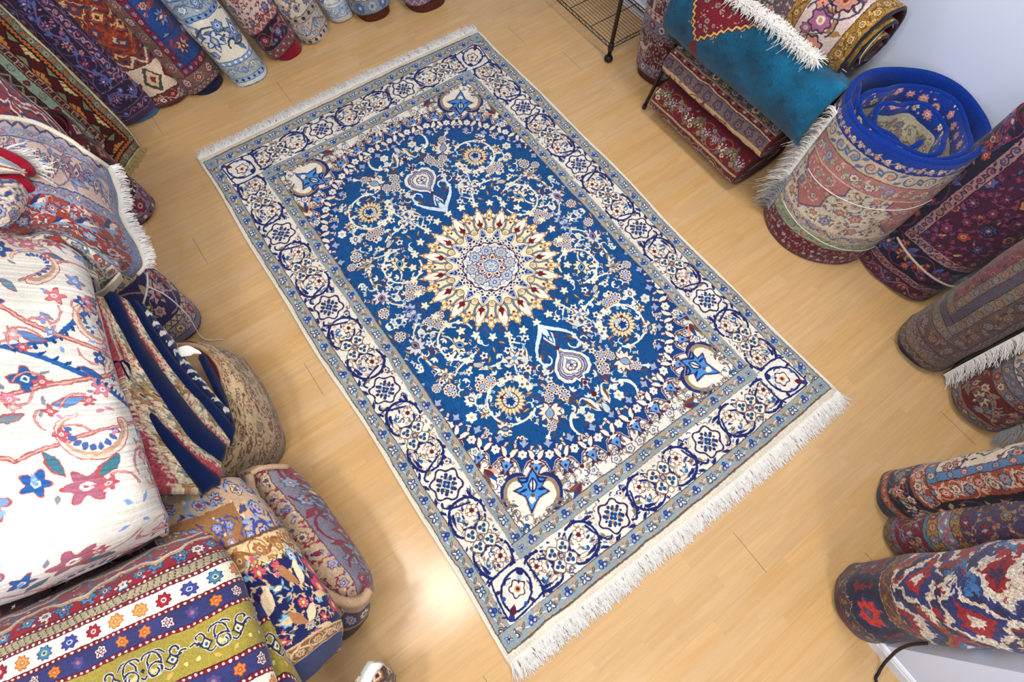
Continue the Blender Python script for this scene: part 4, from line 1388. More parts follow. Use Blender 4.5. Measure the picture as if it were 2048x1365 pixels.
# navy, red and blue roll
im = carpet('indigo_weave', 86, 110, [(3, C(150, 120, 110), C(40, 24, 34), b_zig, dict(v=C(60, 40, 60))), (7, C(112, 84, 74), C(50, 30, 40), b_flow, dict(f=F(((30, 24, 50), (196, 150, 140), (50, 40, 80), (220, 200, 180)), ((180, 150, 130), (120, 70, 70), (210, 180, 160), (60, 40, 60))), s=1.3)),
     (4, C(116, 36, 52), C(40, 24, 40), b_flow, dict(f=DK1)), (16, C(36, 66, 128), C(40, 30, 50), b_vine, dict(v=C(90, 60, 90), f=F(((60, 34, 50), (186, 140, 130), (80, 30, 50), (220, 190, 120)), ((30, 30, 60), (100, 140, 190), (190, 90, 80), (220, 200, 190))), pal=1, leaf=C(150, 60, 60))),
     (5, C(110, 34, 50), C(200, 170, 150), b_dots, dict(d=[C(200, 170, 160), C(60, 40, 90)])), (9, C(104, 88, 80), C(40, 30, 40), b_flow, dict(f=F(((30, 24, 54), (200, 160, 150), (40, 40, 80), (220, 200, 190)), ((150, 140, 150), (176, 160, 170), (90, 40, 60), (60, 60, 90))), s=1.4)),
     (6, C(206, 176, 160), C(60, 30, 44), b_zig, dict(v=C(116, 40, 60), d=C(60, 50, 90)))], (C(40, 34, 70), f_scat, dict(s=9, f=DK1, v=[C(140, 60, 80)])), seed=3)
back_roll('rolled_rug', 'rolled rug with blue flower band and navy end, left of the white and blue roll', (412, 164), (272, 0), (.14, .14), im, .88, edge_mat('navy_end', C(20, 26, 60)), slant=.07, slantdir=-.5, seam=-2.75, seed=3)
# white and blue roll
im = carpet('white_blue_weave', 86, 110, [(2.5, C(206, 210, 206), C(70, 100, 150), b_plain, {}), (2.5, C(150, 172, 196), C(60, 90, 140), b_dots, dict(d=[C(40, 60, 110)])), (8, C(158, 166, 164), C(60, 84, 130), b_vine, dict(v=C(110, 124, 140), f=BW1, pal=1)),
     (2.5, C(120, 150, 186), C(50, 80, 130), b_dots, dict(d=[C(220, 220, 220)])), (24, C(218, 212, 196), C(50, 80, 130), b_vine, dict(v=C(50, 60, 90), w=.35, f=BW1, pal=1, leaf=C(90, 110, 140), lam=1.6)),
     (2.5, C(120, 150, 186), C(50, 80, 130), b_dots, dict(d=[C(40, 60, 110)])), (9, C(150, 164, 172), C(60, 84, 130), b_vine, dict(v=C(90, 110, 140), f=BW1)), (3, C(96, 130, 176), C(40, 60, 110), b_dots, dict(d=[C(200, 206, 210)]))],
     (C(24, 40, 92), f_scat, dict(s=10, f=BW1, v=[C(150, 170, 196)])), sides=False, seed=4, grain=.06)
back_roll('rolled_rug', 'white and pale blue rolled rug with scrolling vines, in the middle of the row', (492, 143), (376, 0), (.14, .14), im, .88, edge_mat('white_end', C(214, 214, 206)), slant=.006, seed=4, seam=-2.3)
# cream and crimson roll
im = carpet('crimson_weave', 84, 110, [(5, C(96, 76, 84), C(40, 24, 34), b_zig, dict(v=C(130, 40, 56), d=C(190, 160, 150))), (11, C(34, 26, 48), C(150, 90, 90), b_vine, dict(v=C(150, 60, 70), f=CR1, leaf=C(90, 110, 90))), (4, C(150, 84, 84), C(60, 30, 40), b_zig, dict(v=C(206, 180, 170)))],
     (C(198, 182, 168), f_scat, dict(s=9, f=CR1, v=[C(90, 50, 66), C(150, 60, 70)], leaf=[C(130, 40, 56), C(70, 80, 120)])), sides=False, seed=5)
back_roll('rolled_rug', 'cream rolled rug with red flowers and a crimson end sticking out', (574, 100), (494, 0), (.135, .135), im, .85, edge_mat('crimson_end', C(134, 14, 36)), slant=.09, slantdir=-.5, seed=5)
# ivory roll
im = carpet('ivory_weave', 80, 110, [(3, C(190, 180, 168), C(70, 60, 66), b_dots, dict(d=[C(60, 44, 54)])), (10, C(186, 174, 164), C(90, 80, 84), b_vine, dict(v=C(120, 100, 100), f=BW1, pal=1)), (3.5, C(176, 162, 150), C(70, 60, 66), b_dots, dict(d=[C(60, 44, 54)]))],
     (C(208, 196, 176), f_scat, dict(s=10, f=F(((60, 50, 60), (110, 130, 170), (200, 170, 150), (90, 50, 60)), ((90, 60, 60), (206, 180, 160), (90, 100, 150), (150, 90, 80))), v=[C(90, 80, 90), C(150, 110, 100)])), sides=False, seed=6)
back_roll('rolled_rug', 'ivory rolled rug with fine dark outlines, right of the crimson-ended roll', (634, 66), (588, 0), (.14, .105), im, .78, edge_mat('ivory_end', C(206, 200, 192)), rot=.5, slant=.03, slantdir=-.4, seed=6)
# slim pale roll
im = carpet('pale_weave', 64, 110, [(3, C(196, 198, 196), C(120, 136, 160), b_plain, {}), (6, C(176, 186, 198), C(90, 110, 150), b_vine, dict(v=C(120, 140, 170), f=BW1)), (2, C(196, 200, 204), C(110, 130, 160), b_plain, {})],
     (C(206, 204, 198), f_scat, dict(s=11, f=BW1, v=[C(150, 160, 176)])), sides=False, seed=7)
back_roll('rolled_rug', 'slim pale blue-white rolled rug, narrowest of the row', (684, 30), (664, 0), (.095, .095), im, .60, edge_mat('pale_end', C(206, 206, 202)), slant=.01, seed=7)
# grey and navy roll with brown end
im = carpet('slate_weave', 90, 110, [(8, C(120, 130, 136), C(60, 70, 90), b_flow, dict(f=F(((60, 80, 120), (70, 100, 160), (150, 160, 170), (200, 190, 170)), ((110, 120, 130), (150, 160, 166), (90, 110, 150), (60, 70, 100))))), (2.5, C(170, 160, 146), C(60, 60, 70), b_dots, dict(d=[C(80, 70, 76), C(200, 196, 186)]))],
     (C(60, 72, 100), f_scat, dict(s=8, f=BW1, v=[C(150, 160, 170), C(30, 40, 70)])), sides=False, seed=8)
back_roll('rolled_rug', 'grey and navy rolled rug with brown backing showing at its foot', (747, 22), (741, 0), (.145, .135), im, .88, M_LATEX, cut=.035, slant=.03, slantdir=-.9, seed=8)
# mauve roll with brown end
im = carpet('mauve_weave', 100, 110, [(4, C(120, 96, 116), C(70, 50, 70), b_zig, dict(v=C(180, 160, 176))), (11, C(150, 120, 140), C(80, 56, 80), b_diam, dict(s=1.2, f=F(((84, 64, 100), (190, 150, 160), (110, 70, 100)), ((110, 90, 120), (90, 70, 110), (200, 170, 170)))))],
     (C(150, 118, 136), f_geo, dict(s=16, sp=4, f=F(((90, 70, 106), (180, 140, 150), (110, 80, 110), (206, 180, 180)), ((130, 100, 126), (84, 64, 96), (196, 160, 166), (110, 70, 90))))), sides=False, seed=9)
back_roll('rolled_rug', 'mauve rolled rug with wide shiny brown backing at its foot, last of the row', (853, 2), (846, -30), (.175, .14), im, .98, M_LATEX, cut=.05, slant=.05, slantdir=.2, seed=9)

# flat green-bordered rug folded lengthwise, leaning in the corner
def corner_rug():
    root = thing('leaning_rug', 'flat leaning rug with green, gold and maroon geometric borders and cream edge', 'rug', tuple(P(240, 330)), None)
    bands = [(1.2, C(196, 178, 132), None, b_plain, {}), (3.4, C(96, 104, 92), C(40, 30, 30), b_flow, dict(f=F(((60, 60, 54), (170, 90, 44), (110, 120, 100), (40, 40, 40)), ((120, 110, 90), (150, 140, 110), (90, 50, 40), (60, 60, 60)))), ),
             (2.2, C(40, 32, 34), C(30, 20, 22), b_zig, dict(v=C(176, 90, 36), s=.9, w=.9)), (8.2, C(70, 18, 20), C(30, 16, 18), b_leafgeo, dict(v=C(30, 18, 20), f=[C(176, 120, 50), C(186, 176, 120)], **{'in': C(110, 118, 84)})),
             (3.6, C(66, 32, 30), C(170, 140, 120), b_key, dict(v=C(170, 140, 120))), (5, C(126, 144, 126), C(50, 30, 30), b_flow, dict(f=F(((84, 30, 26), (96, 34, 30), (84, 30, 26), (120, 130, 110)), ((60, 50, 40), (126, 144, 126), (120, 60, 50), (180, 170, 140))), s=1.5, r=.3)),
             (4.5, C(64, 34, 32), C(40, 24, 24), b_zig, dict(v=C(130, 120, 90), d=C(30, 30, 40)))]
    img = carpet('green_border_weave', 90, 150, bands, (C(110, 24, 30), f_geo, dict(s=20, f=F(((40, 30, 50), (130, 40, 40), (180, 120, 60), (60, 60, 80)), ((150, 50, 40), (50, 40, 60), (120, 130, 110), (190, 170, 130))))), seed=12, right=False)
    m = mat_weave('green_border_pile', img)
    # lower right corner, lower left corner, then up the wall
    B0, B1 = P(286, 288, .004), P(206, 408, .004)
    T0, T1 = P(-26, -14, .78), P(-215, 60, .82)
    nr, nc = 20, 16
    G = np.zeros((nr, nc, 3))
    for i in range(nr):
        v = i / (nr - 1)
        for j in range(nc):
            u = j / (nc - 1)
            p = (B0 * (1 - u) + B1 * u) * (1 - v) + (T0 * (1 - u) + T1 * u) * v
            p = p + np.array([.3, -.2, .3]) * 0.035 * math.sin(PI * v) * (1 - u)
            if v < .12 and u < .15: p = p + (B1 - B0) * (0.12 - v) * (.15 - u) * 3
            G[i, j] = p
    du = np.linalg.norm(B1 - B0); dv = np.linalg.norm(T0 - B0)
    U, V = np.meshgrid(np.linspace(0, du / .9, nc), np.linspace(0.0, dv / 1.5, nr))
    sheet('pile', G, .014, [m, M_BACK, edge_mat('cream_selvage', C(200, 186, 150))], parent=root, uv=(U, V), wob=.004, face=CAM)
    fringe('fringe', G[0][::-1] + np.array([0.002, -.002, .004]), (.35, -.75, -.1), .05, 260, edge_mat('straw_fringe', C(186, 168, 110)), parent=root, gz=.001, seed=3, width=.0018)
    G2 = G + np.array([-.03, .035, 0.0])
    sheet('back_fold', G2, .012, [edge_mat('fold_blue', C(96, 108, 130)), M_BACK, edge_mat('fold_blue_edge', C(92, 104, 128))], parent=root, uv=(U, V), wob=.006, face=CAM)


corner_rug()

# ------------------------------------------------------------------ left wall: two rolls standing under the piles
im = carpet('garnet_weave', 90, 80, [(3, C(100, 80, 80), C(50, 24, 30), b_dots, dict(d=[C(180, 160, 160), C(60, 30, 40)])), (9, C(120, 100, 106), C(60, 24, 34), b_flow, dict(f=F(((60, 24, 40), (100, 60, 90), (160, 150, 160), (110, 24, 34)), ((40, 30, 60), (130, 30, 44), (180, 170, 160), (40, 40, 70))))), (2.5, C(40, 20, 30), C(180, 160, 150), b_dots, dict(d=[C(200, 190, 180)]))],
    (C(60, 22, 32), f_geo, dict(s=13, sp=4, f=F(((30, 26, 50), (120, 30, 36), (150, 120, 90), (40, 40, 70)), ((100, 26, 34), (36, 30, 50), (190, 160, 130), (120, 40, 40))))), sides=False, seed=13)
b = P(268, 424)
stand_roll('rolled_rug', 'dark garnet rolled rug standing under the rust-red draped rug', (b[0], b[1]), (.14, .14), 0, lean(b, 205, 368, sx=-.12), .52, im, .88, .8, edge_mat('garnet_end', C(96, 20, 32)), slant=.02, group=None, seed=13, turns=1.5)
PU = F(((40, 30, 50), (176, 150, 150), (110, 60, 110), (190, 120, 70)), ((50, 30, 40), (150, 60, 80), (200, 180, 160), (70, 60, 120)), ((40, 36, 60), (110, 120, 160), (200, 170, 110), (120, 40, 60)), ((60, 40, 50), (200, 180, 130), (90, 70, 130), (150, 60, 50)))
im = carpet('plum_weave', 92, 80, [(3, C(110, 104, 120), C(60, 40, 60), b_plain, {}), (6, C(150, 130, 130), C(50, 40, 60), b_flow, dict(f=PU)), (3, C(176, 160, 130), C(60, 40, 50), b_zig, dict(v=C(80, 60, 100))), (22, C(52, 46, 84), C(60, 40, 50), b_vine, dict(v=C(150, 130, 140), f=PU, pal=1, leaf=C(170, 150, 110), lam=1.2, w=.5)),
    (4, C(176, 160, 120), C(60, 40, 50), b_flow, dict(f=PU)), (4, C(96, 100, 126), C(60, 40, 50), b_vine, dict(v=C(160, 150, 150), f=PU)), (5, C(166, 146, 120), C(60, 40, 50), b_vine, dict(v=C(120, 60, 70), f=PU))],
    (C(70, 80, 116), f_scat, dict(s=8, f=PU, v=[C(150, 140, 150)])), sides=False, seed=14)
b = P(352, 652)
pr = stand_roll('rolled_rug', 'plum rolled rug tied with thin white cord, standing by the navy folded rug', (b[0], b[1]), (.15, .15), 0, lean(b, 262, 578, sx=-.12), .50, im, .94, .8, edge_mat('plum_end', C(120, 20, 36)), slant=.02, group=None, seed=14, turns=1.5)
tube('tie_cord', catmull([P(282, 616, .36), P(289, 600, .40), P(295, 572, .43), P(294, 545, .45)], 14), .004, M_CORD, pr, 6)
tube('loose_cord_end', catmull([P(296, 574, .435), P(330, 590, .36), P(365, 620, .24), P(386, 648, .12), P(400, 672, .03), P(418, 681, .006), P(446, 679, .005)], 40), .0028, M_CORD, pr, 6)

# ------------------------------------------------------------------ right wall
DEER = F(((70, 40, 50), (196, 180, 160), (120, 50, 60), (60, 60, 90)), ((60, 36, 50), (110, 110, 130), (190, 160, 140), (110, 40, 50)), ((80, 40, 50), (130, 56, 66), (200, 186, 166), (60, 66, 100)))
def panels(c, x0, y0, x1, y1, p, seed=0):
    y, k = y0, 0
    while y < y1:
        x = x0
        while x < x1:
            c.rect(x, y, x + 20, y + 24, C(190, 166, 150)); c.rect(x + 1.2, y + 1.2, x + 18.8, y + 22.8, [C(84, 66, 66), C(70, 50, 70), C(96, 44, 54)][k % 3])
            b_dots_frame = [(x + 2 + 3 * i, y + .6) for i in range(6)]
            for a, b_ in b_dots_frame: c.lobe(a, b_, .45, C(110, 40, 50))
            f_scat(c, x + 3, y + 3, x + 17, y + 20, dict(s=6.5, f=DEER, v=[C(180, 166, 150)], r=1.1), seed + k)
            x += 20; k += 1
        y += 24
def deerband(c, L, h, p):
    f_scat(c, 0, 0, L, h, dict(s=6, f=DEER, v=[C(170, 150, 140)]), 5)
    for k in range(int(L / 24) + 1):
        x = k * 24 + 12
        c.leaf(x - 4.5, h * .45, 9, 3.6, .1, C(190, 166, 146)); c.stroke([(x + 4, h * .5), (x + 5.5, h * .75), (x + 7.5, h * .78)], 1.2, C(190, 166, 146)); c.stroke([(x + 5.5, h * .78), (x + 5.0, h * .95)], .5, C(190, 166, 146))
        for dx in (-3.8, -2.6, 2.2, 3.6): c.stroke([(x + dx, h * .42), (x + dx - .5, h * .12)], .7, C(180, 156, 136))
im = carpet('garden_weave', 105, 110, [(6, C(110, 110, 124), C(70, 50, 60), b_flow, dict(f=DEER)), (17, C(84, 30, 40), C(170, 150, 140), deerband, {}), (3, C(140, 126, 120), C(60, 40, 50), b_zig, dict(v=C(90, 50, 60))), (7, C(110, 118, 134), C(60, 40, 50), b_flow, dict(f=DEER)), (3, C(186, 166, 150), C(90, 40, 50), b_dots, dict(d=[C(120, 50, 60)]))],
    (C(96, 70, 70), panels, {}), sides=False, seed=15)
b = P(1319, 143)
stand_roll('rolled_rug', 'burgundy and grey rolled rug with a deer band, standing behind the teal rug', (b[0], b[1]), (.17, .16), 0, lean(b, 1352, 0, sx=.04), 1.0, im, 1.04, 1.1, M_LATEX, cut=.045, slant=.01, group=None, seed=15)


def lie_roll(name, label, cx, cz, y0, y1, ab, th0, dirn, turns, gap, t, mats, usize, vsize, swap=False, group=None, tele=0.0, cat='rolled rug', pw=2.2, dent=.008, seed=0, tilt=0.0, uoff=0.0, body='rolled_body', ny=22):
    """rug rolled round an axis along Y; th0 = angle of the free edge in the XZ plane"""
    root = thing(name, label, cat, (cx, (y0 + y1) / 2, cz), group)
    a, b_ = ab
    n = int(turns * 46)
    ths = th0 + dirn * np.linspace(0, turns * 2 * PI, n)
    xy = []
    for k, th in enumerate(ths):
        c, s = math.cos(th), math.sin(th)
        r = 1 / ((abs(c) / a) ** pw + (abs(s) / b_) ** pw) ** (1 / pw)
        w_ = k / (n - 1) * turns * gap
        q = max(.12, 1 - w_ / min(a, b_))
        xy.append((r * q * c if a <= b_ else c * r * max(.3, 1 - w_ / a), r * q * s))
    xy = np.array(xy)
    s = np.concatenate([[0], np.cumsum(np.hypot(*np.diff(xy, axis=0).T))])
    G = np.zeros((ny, n, 3))
    ys = np.linspace(0, y1 - y0, ny)
    if dirn > 0: ys = ys[::-1]          # keeps the patterned side outward
    for i in range(ny):
        v = ys[i] / (y1 - y0)
        for j in range(n):
            ya = y0 - tele * (j / (n - 1)) * turns * (1 if tele else 0)
            y = ya + (y1 - ya) * v
            d = 1 + dent / max(a, b_) * (N3((xy[j, 0] + cx, y, xy[j, 1]), 5.0, seed) + .5 * N3((xy[j, 0] + cx, y, xy[j, 1]), 13.0, seed))
            G[i, j] = (cx + xy[j, 0] * d + tilt * (y - (y0 + y1) / 2), y, cz + xy[j, 1] * d)
    Us, Vs = np.meshgrid(s + uoff, ys)
    if swap: Us, Vs = Vs, Us
    o = sheet(body, G, t, mats, parent=root, uv=(Us / usize, Vs / vsize))
    return root, G


# teal rug
def teal_rug():
    L, W = 108, 70
    c = Cv(L, W, 6, C(3, 76, 106))
    rg = random.Random(4)
    for _ in range(500): c.lobe(rg.uniform(0, L), rg.uniform(0, W), rg.uniform(.6, 2.4), np.clip(C(3, 76, 106) * rg.uniform(.82, 1.12), 0, 1), 5, .3)
    # burgundy flowered triangle with its base on the fringed edge (x = along the roll from the near end, y = from the fringed edge)
    tri = [(44, -3), (97, -3), (74, 25)]
    tri2 = [(74, 23), (70, 33), (74, 41), (78, 33)]
    for T in (tri, tri2): c.poly(T, C(104, 16, 32))
    f_scat(c, 52, 1, 90, 8, dict(s=6.2, f=F(((40, 30, 50), (196, 150, 110), (80, 100, 120), (120, 20, 36)), ((50, 26, 40), (150, 150, 140), (190, 120, 60), (60, 60, 90)), ((30, 50, 60), (190, 170, 130), (130, 30, 40), (90, 110, 90)))), 3)
    f_scat(c, 63, 12, 79, 18, dict(s=6.0, f=F(((40, 30, 50), (196, 150, 110), (80, 100, 120), (120, 20, 36)), ((50, 26, 40), (150, 150, 140), (190, 120, 60), (60, 60, 90)))), 5)
    for a, b_ in ((tri[0], tri[2]), (tri[1], tri[2])):
        n = 22
        z = []
        for k in range(n + 1):
            t_ = k / n
            d = np.array(b_) - np.array(a); nn = np.array([-d[1], d[0]]) / np.hypot(*d)
            z.append(tuple(np.array(a) + d * t_ + nn * (.7 if k % 2 else -.7)))
        c.stroke(z, 1.7, C(60, 14, 26)); c.stroke(z, .9, C(206, 160, 90))
    img = c.finish('teal_weave', warp=.1, grain=.09, seed=4, abrash=.12)
    m = mat_weave('teal_velvet', img, sheen=.15, ext='EXTEND')
    root, G = lie_roll('teal_rug', 'plush teal rolled rug with burgundy flowered corner and white fringe, lying on folded rugs', 1.60, .635, -.55, .425, (.175, .175), 1.72, 1, 1.25, .02, .016, [m, edge_mat('teal_back', C(10, 60, 84)), edge_mat('teal_edge', C(8, 84, 112))], 1.08, .70, swap=True, seed=3, dent=.012, cat='rolled rug')
    e = G[:, 0].copy() + np.array([.0, 0, .006])
    k0, k1 = 1, 18
    fringe('fringe', e[k0:k1], (.95, .2, .12), .10, 900, M_FRINGE, parent=root, width=.0034, spread=.6, lift=.03, seed=6, droop=.03, curl=1.2, clump=7)
    fringe('fringe', e[k0:k1] + np.array([-.02, 0, .004]), (-.35, -.9, .25), .055, 420, M_FRINGE, parent=root, width=.0032, spread=.9, lift=.03, seed=8, droop=.012, curl=1.4, clump=7)


teal_rug()

# brown and gold roll behind the teal rug
GD = F(((40, 30, 44), (196, 150, 140), (150, 70, 80), (206, 170, 80)), ((40, 34, 50), (206, 190, 180), (150, 80, 96), (90, 110, 100)), ((60, 40, 60), (150, 110, 130), (206, 196, 180), (190, 150, 70)), ((44, 40, 50), (186, 160, 120), (90, 80, 110), (150, 60, 70)))
im = carpet('gold_weave', 110, 130, [(8, C(140, 104, 40), C(40, 30, 40), b_vine, dict(v=C(80, 56, 30), f=F(((60, 40, 30), (196, 160, 90), (60, 50, 60), (190, 150, 140))), leaf=C(190, 150, 70))), (21, C(196, 176, 168), C(50, 36, 44), b_vine, dict(v=C(60, 50, 70), w=.5, f=F(((30, 26, 50), (196, 130, 120), (214, 150, 90), (120, 40, 60)), ((60, 40, 66), (150, 90, 120), (206, 190, 190), (170, 140, 60))), lam=1.3, leaf=C(150, 110, 60))),
    (6, C(150, 112, 46), C(50, 36, 40), b_vine, dict(v=C(90, 60, 40), f=F(((60, 40, 30), (200, 160, 90), (60, 50, 70), (180, 120, 110)))))], (C(92, 76, 84), f_scat, dict(s=7.5, f=GD, v=[C(190, 170, 150), C(50, 44, 66)])), sides=False, seed=16)
NVE = edge_mat('navy_selvage', C(26, 28, 44))
rb, Gb = lie_roll('rolled_rug', 'brown and gold rolled rug with open spiral end, lying behind the teal rug', 1.80, .875, -.46, .40, (.185, .175), 3.75, -1, 2.6, .052, .018, [mat_weave('gold_pile', im), M_LATEX, NVE], 1.1, 1.3, seed=5, tele=.014, cat='rolled rug')
e = Gb[:, 0].copy()
fringe('fringe', e[1:20] + np.array([-.004, 0, 0]), (-.5, -.2, -.6), .05, 420, M_FRINGE_G, parent=rb, width=.002, spread=.6, lift=.01, seed=12, curl=1.0)
tube('tie_cord', catmull([np.array([1.80 + .10 * math.cos(a), -.475 - .004 * k, .875 + .09 * math.sin(a)]) for k, a in enumerate((.4, 1.4, 2.2, 3.2, 4.0))], 18), .002, M_CORD, rb, 5)

im = carpet('scarlet_weave', 80, 130, [(6, C(120, 20, 34), C(30, 30, 60), b_vine, dict(v=C(30, 40, 90), f=RD1))], (C(150, 26, 34), f_geo, dict(s=14, f=F(((26, 40, 96), (150, 30, 36), (40, 60, 120), (200, 120, 90)), ((60, 20, 40), (30, 60, 120), (160, 40, 40), (206, 180, 150))))), sides=False, seed=17)
lie_roll('rolled_rug', 'red and blue rolled rug lying on top of the brown and gold roll', 1.85, 1.185, -.36, .38, (.125, .125), .6, 1, 2.0, .03, .016, [mat_weave('scarlet_pile', im), M_BACKD, edge_mat('scarlet_edge', C(120, 20, 30))], .8, 1.3, seed=6, cat='rolled rug')

# two folded burgundy rugs under the teal rug
BG = F(((40, 24, 40), (150, 140, 150), (96, 20, 36), (190, 170, 130)), ((50, 30, 36), (150, 128, 76), (60, 70, 90), (200, 180, 140)), ((44, 22, 34), (196, 176, 140), (130, 24, 40), (70, 80, 110)), ((60, 24, 34), (130, 100, 120), (190, 160, 120), (60, 50, 80)))
im = carpet('burgundy_weave', 110, 100, [(17, C(104, 14, 30), None, b_vine, dict(v=C(60, 30, 50), f=BG, leaf=C(140, 130, 140), lam=1.3)), (7, C(112, 106, 84), C(60, 30, 36), b_flow, dict(f=BG, d=C(60, 40, 60))), (2.6, C(120, 54, 56), C(196, 160, 150), b_dots, dict(d=[C(60, 20, 34), C(190, 150, 140)])), (1.2, C(190, 160, 120), C(60, 24, 34), b_plain, {}),
    (7, C(110, 92, 84), C(60, 40, 66), b_flow, dict(f=F(((60, 40, 66), (90, 70, 90), (130, 110, 80), (60, 40, 50))), s=1.1, n=5)), (16, C(196, 172, 122), None, b_vine, dict(v=C(96, 30, 36), f=F(((90, 24, 34), (110, 30, 40), (150, 110, 60), (60, 30, 40))), lam=1.7, w=.7))], (C(104, 20, 34), f_scat, dict(s=9, f=BG, v=[C(150, 120, 100)])), sides=False, seed=18)
mB = mat_weave('burgundy_pile', im)
lie_roll('folded_rug', 'burgundy and cream folded rug directly under the teal rug', 1.675, .352, -.42, .36, (.225, .105), .9, 1, 2.7, .032, .016, [mB, edge_mat('pale_back', C(176, 166, 158)), edge_mat('wine_edge', C(92, 24, 34))], 1.1, 1.0, swap=True, seed=7, cat='folded rug', pw=2.8, group='folded burgundy rugs stacked on the floor')
im = carpet('burgundy_floral_weave', 110, 100, [(22, C(96, 18, 30), None, b_plain, {}), (13, C(104, 22, 34), C(60, 24, 34), b_vine, dict(v=C(130, 110, 60), f=BG, pal=1, leaf=C(90, 96, 110), lam=1.4)), (2, C(176, 150, 110), C(60, 24, 34), b_plain, {}), (12, C(100, 20, 32), C(60, 30, 40), b_vine, dict(v=C(176, 150, 100), f=BG, lam=1.5, leaf=C(100, 100, 110)))], (C(96, 18, 30), f_scat, dict(s=9, f=BG, v=[C(130, 110, 60)])), sides=False, seed=19)
lie_roll('folded_rug', 'dark burgundy floral folded rug on the floor, lowest of the stack under the teal rug', 1.655, .125, -.38, .34, (.235, .117), .9, 1, 2.7, .034, .016, [mat_weave('burgundy_floral_pile', im), edge_mat('pale_back_two', C(150, 140, 134)), edge_mat('wine_edge_two', C(84, 22, 32))], 1.1, 1.0, swap=True, seed=8, cat='folded rug', pw=2.8, group='folded burgundy rugs stacked on the floor')

# slim black metal pole
pm = MB()
pA, pB = P(1287, 217, .006), P(1351, 90, .42)
pole = thing('metal_pole', 'slim black metal pole leaning behind the teal rug, foot on the floor', 'pole', tuple(pA))
tube('tube', [pA + (pB - pA) * t for t in (0.04, .5, 1)], .011, M_BLACK, pole, 12)
tube('rubber_cap', [pA + (pB - pA) * t for t in (0, .015, .06)], [.010, .0135, .0135], M_RUBBER, pole, 12)

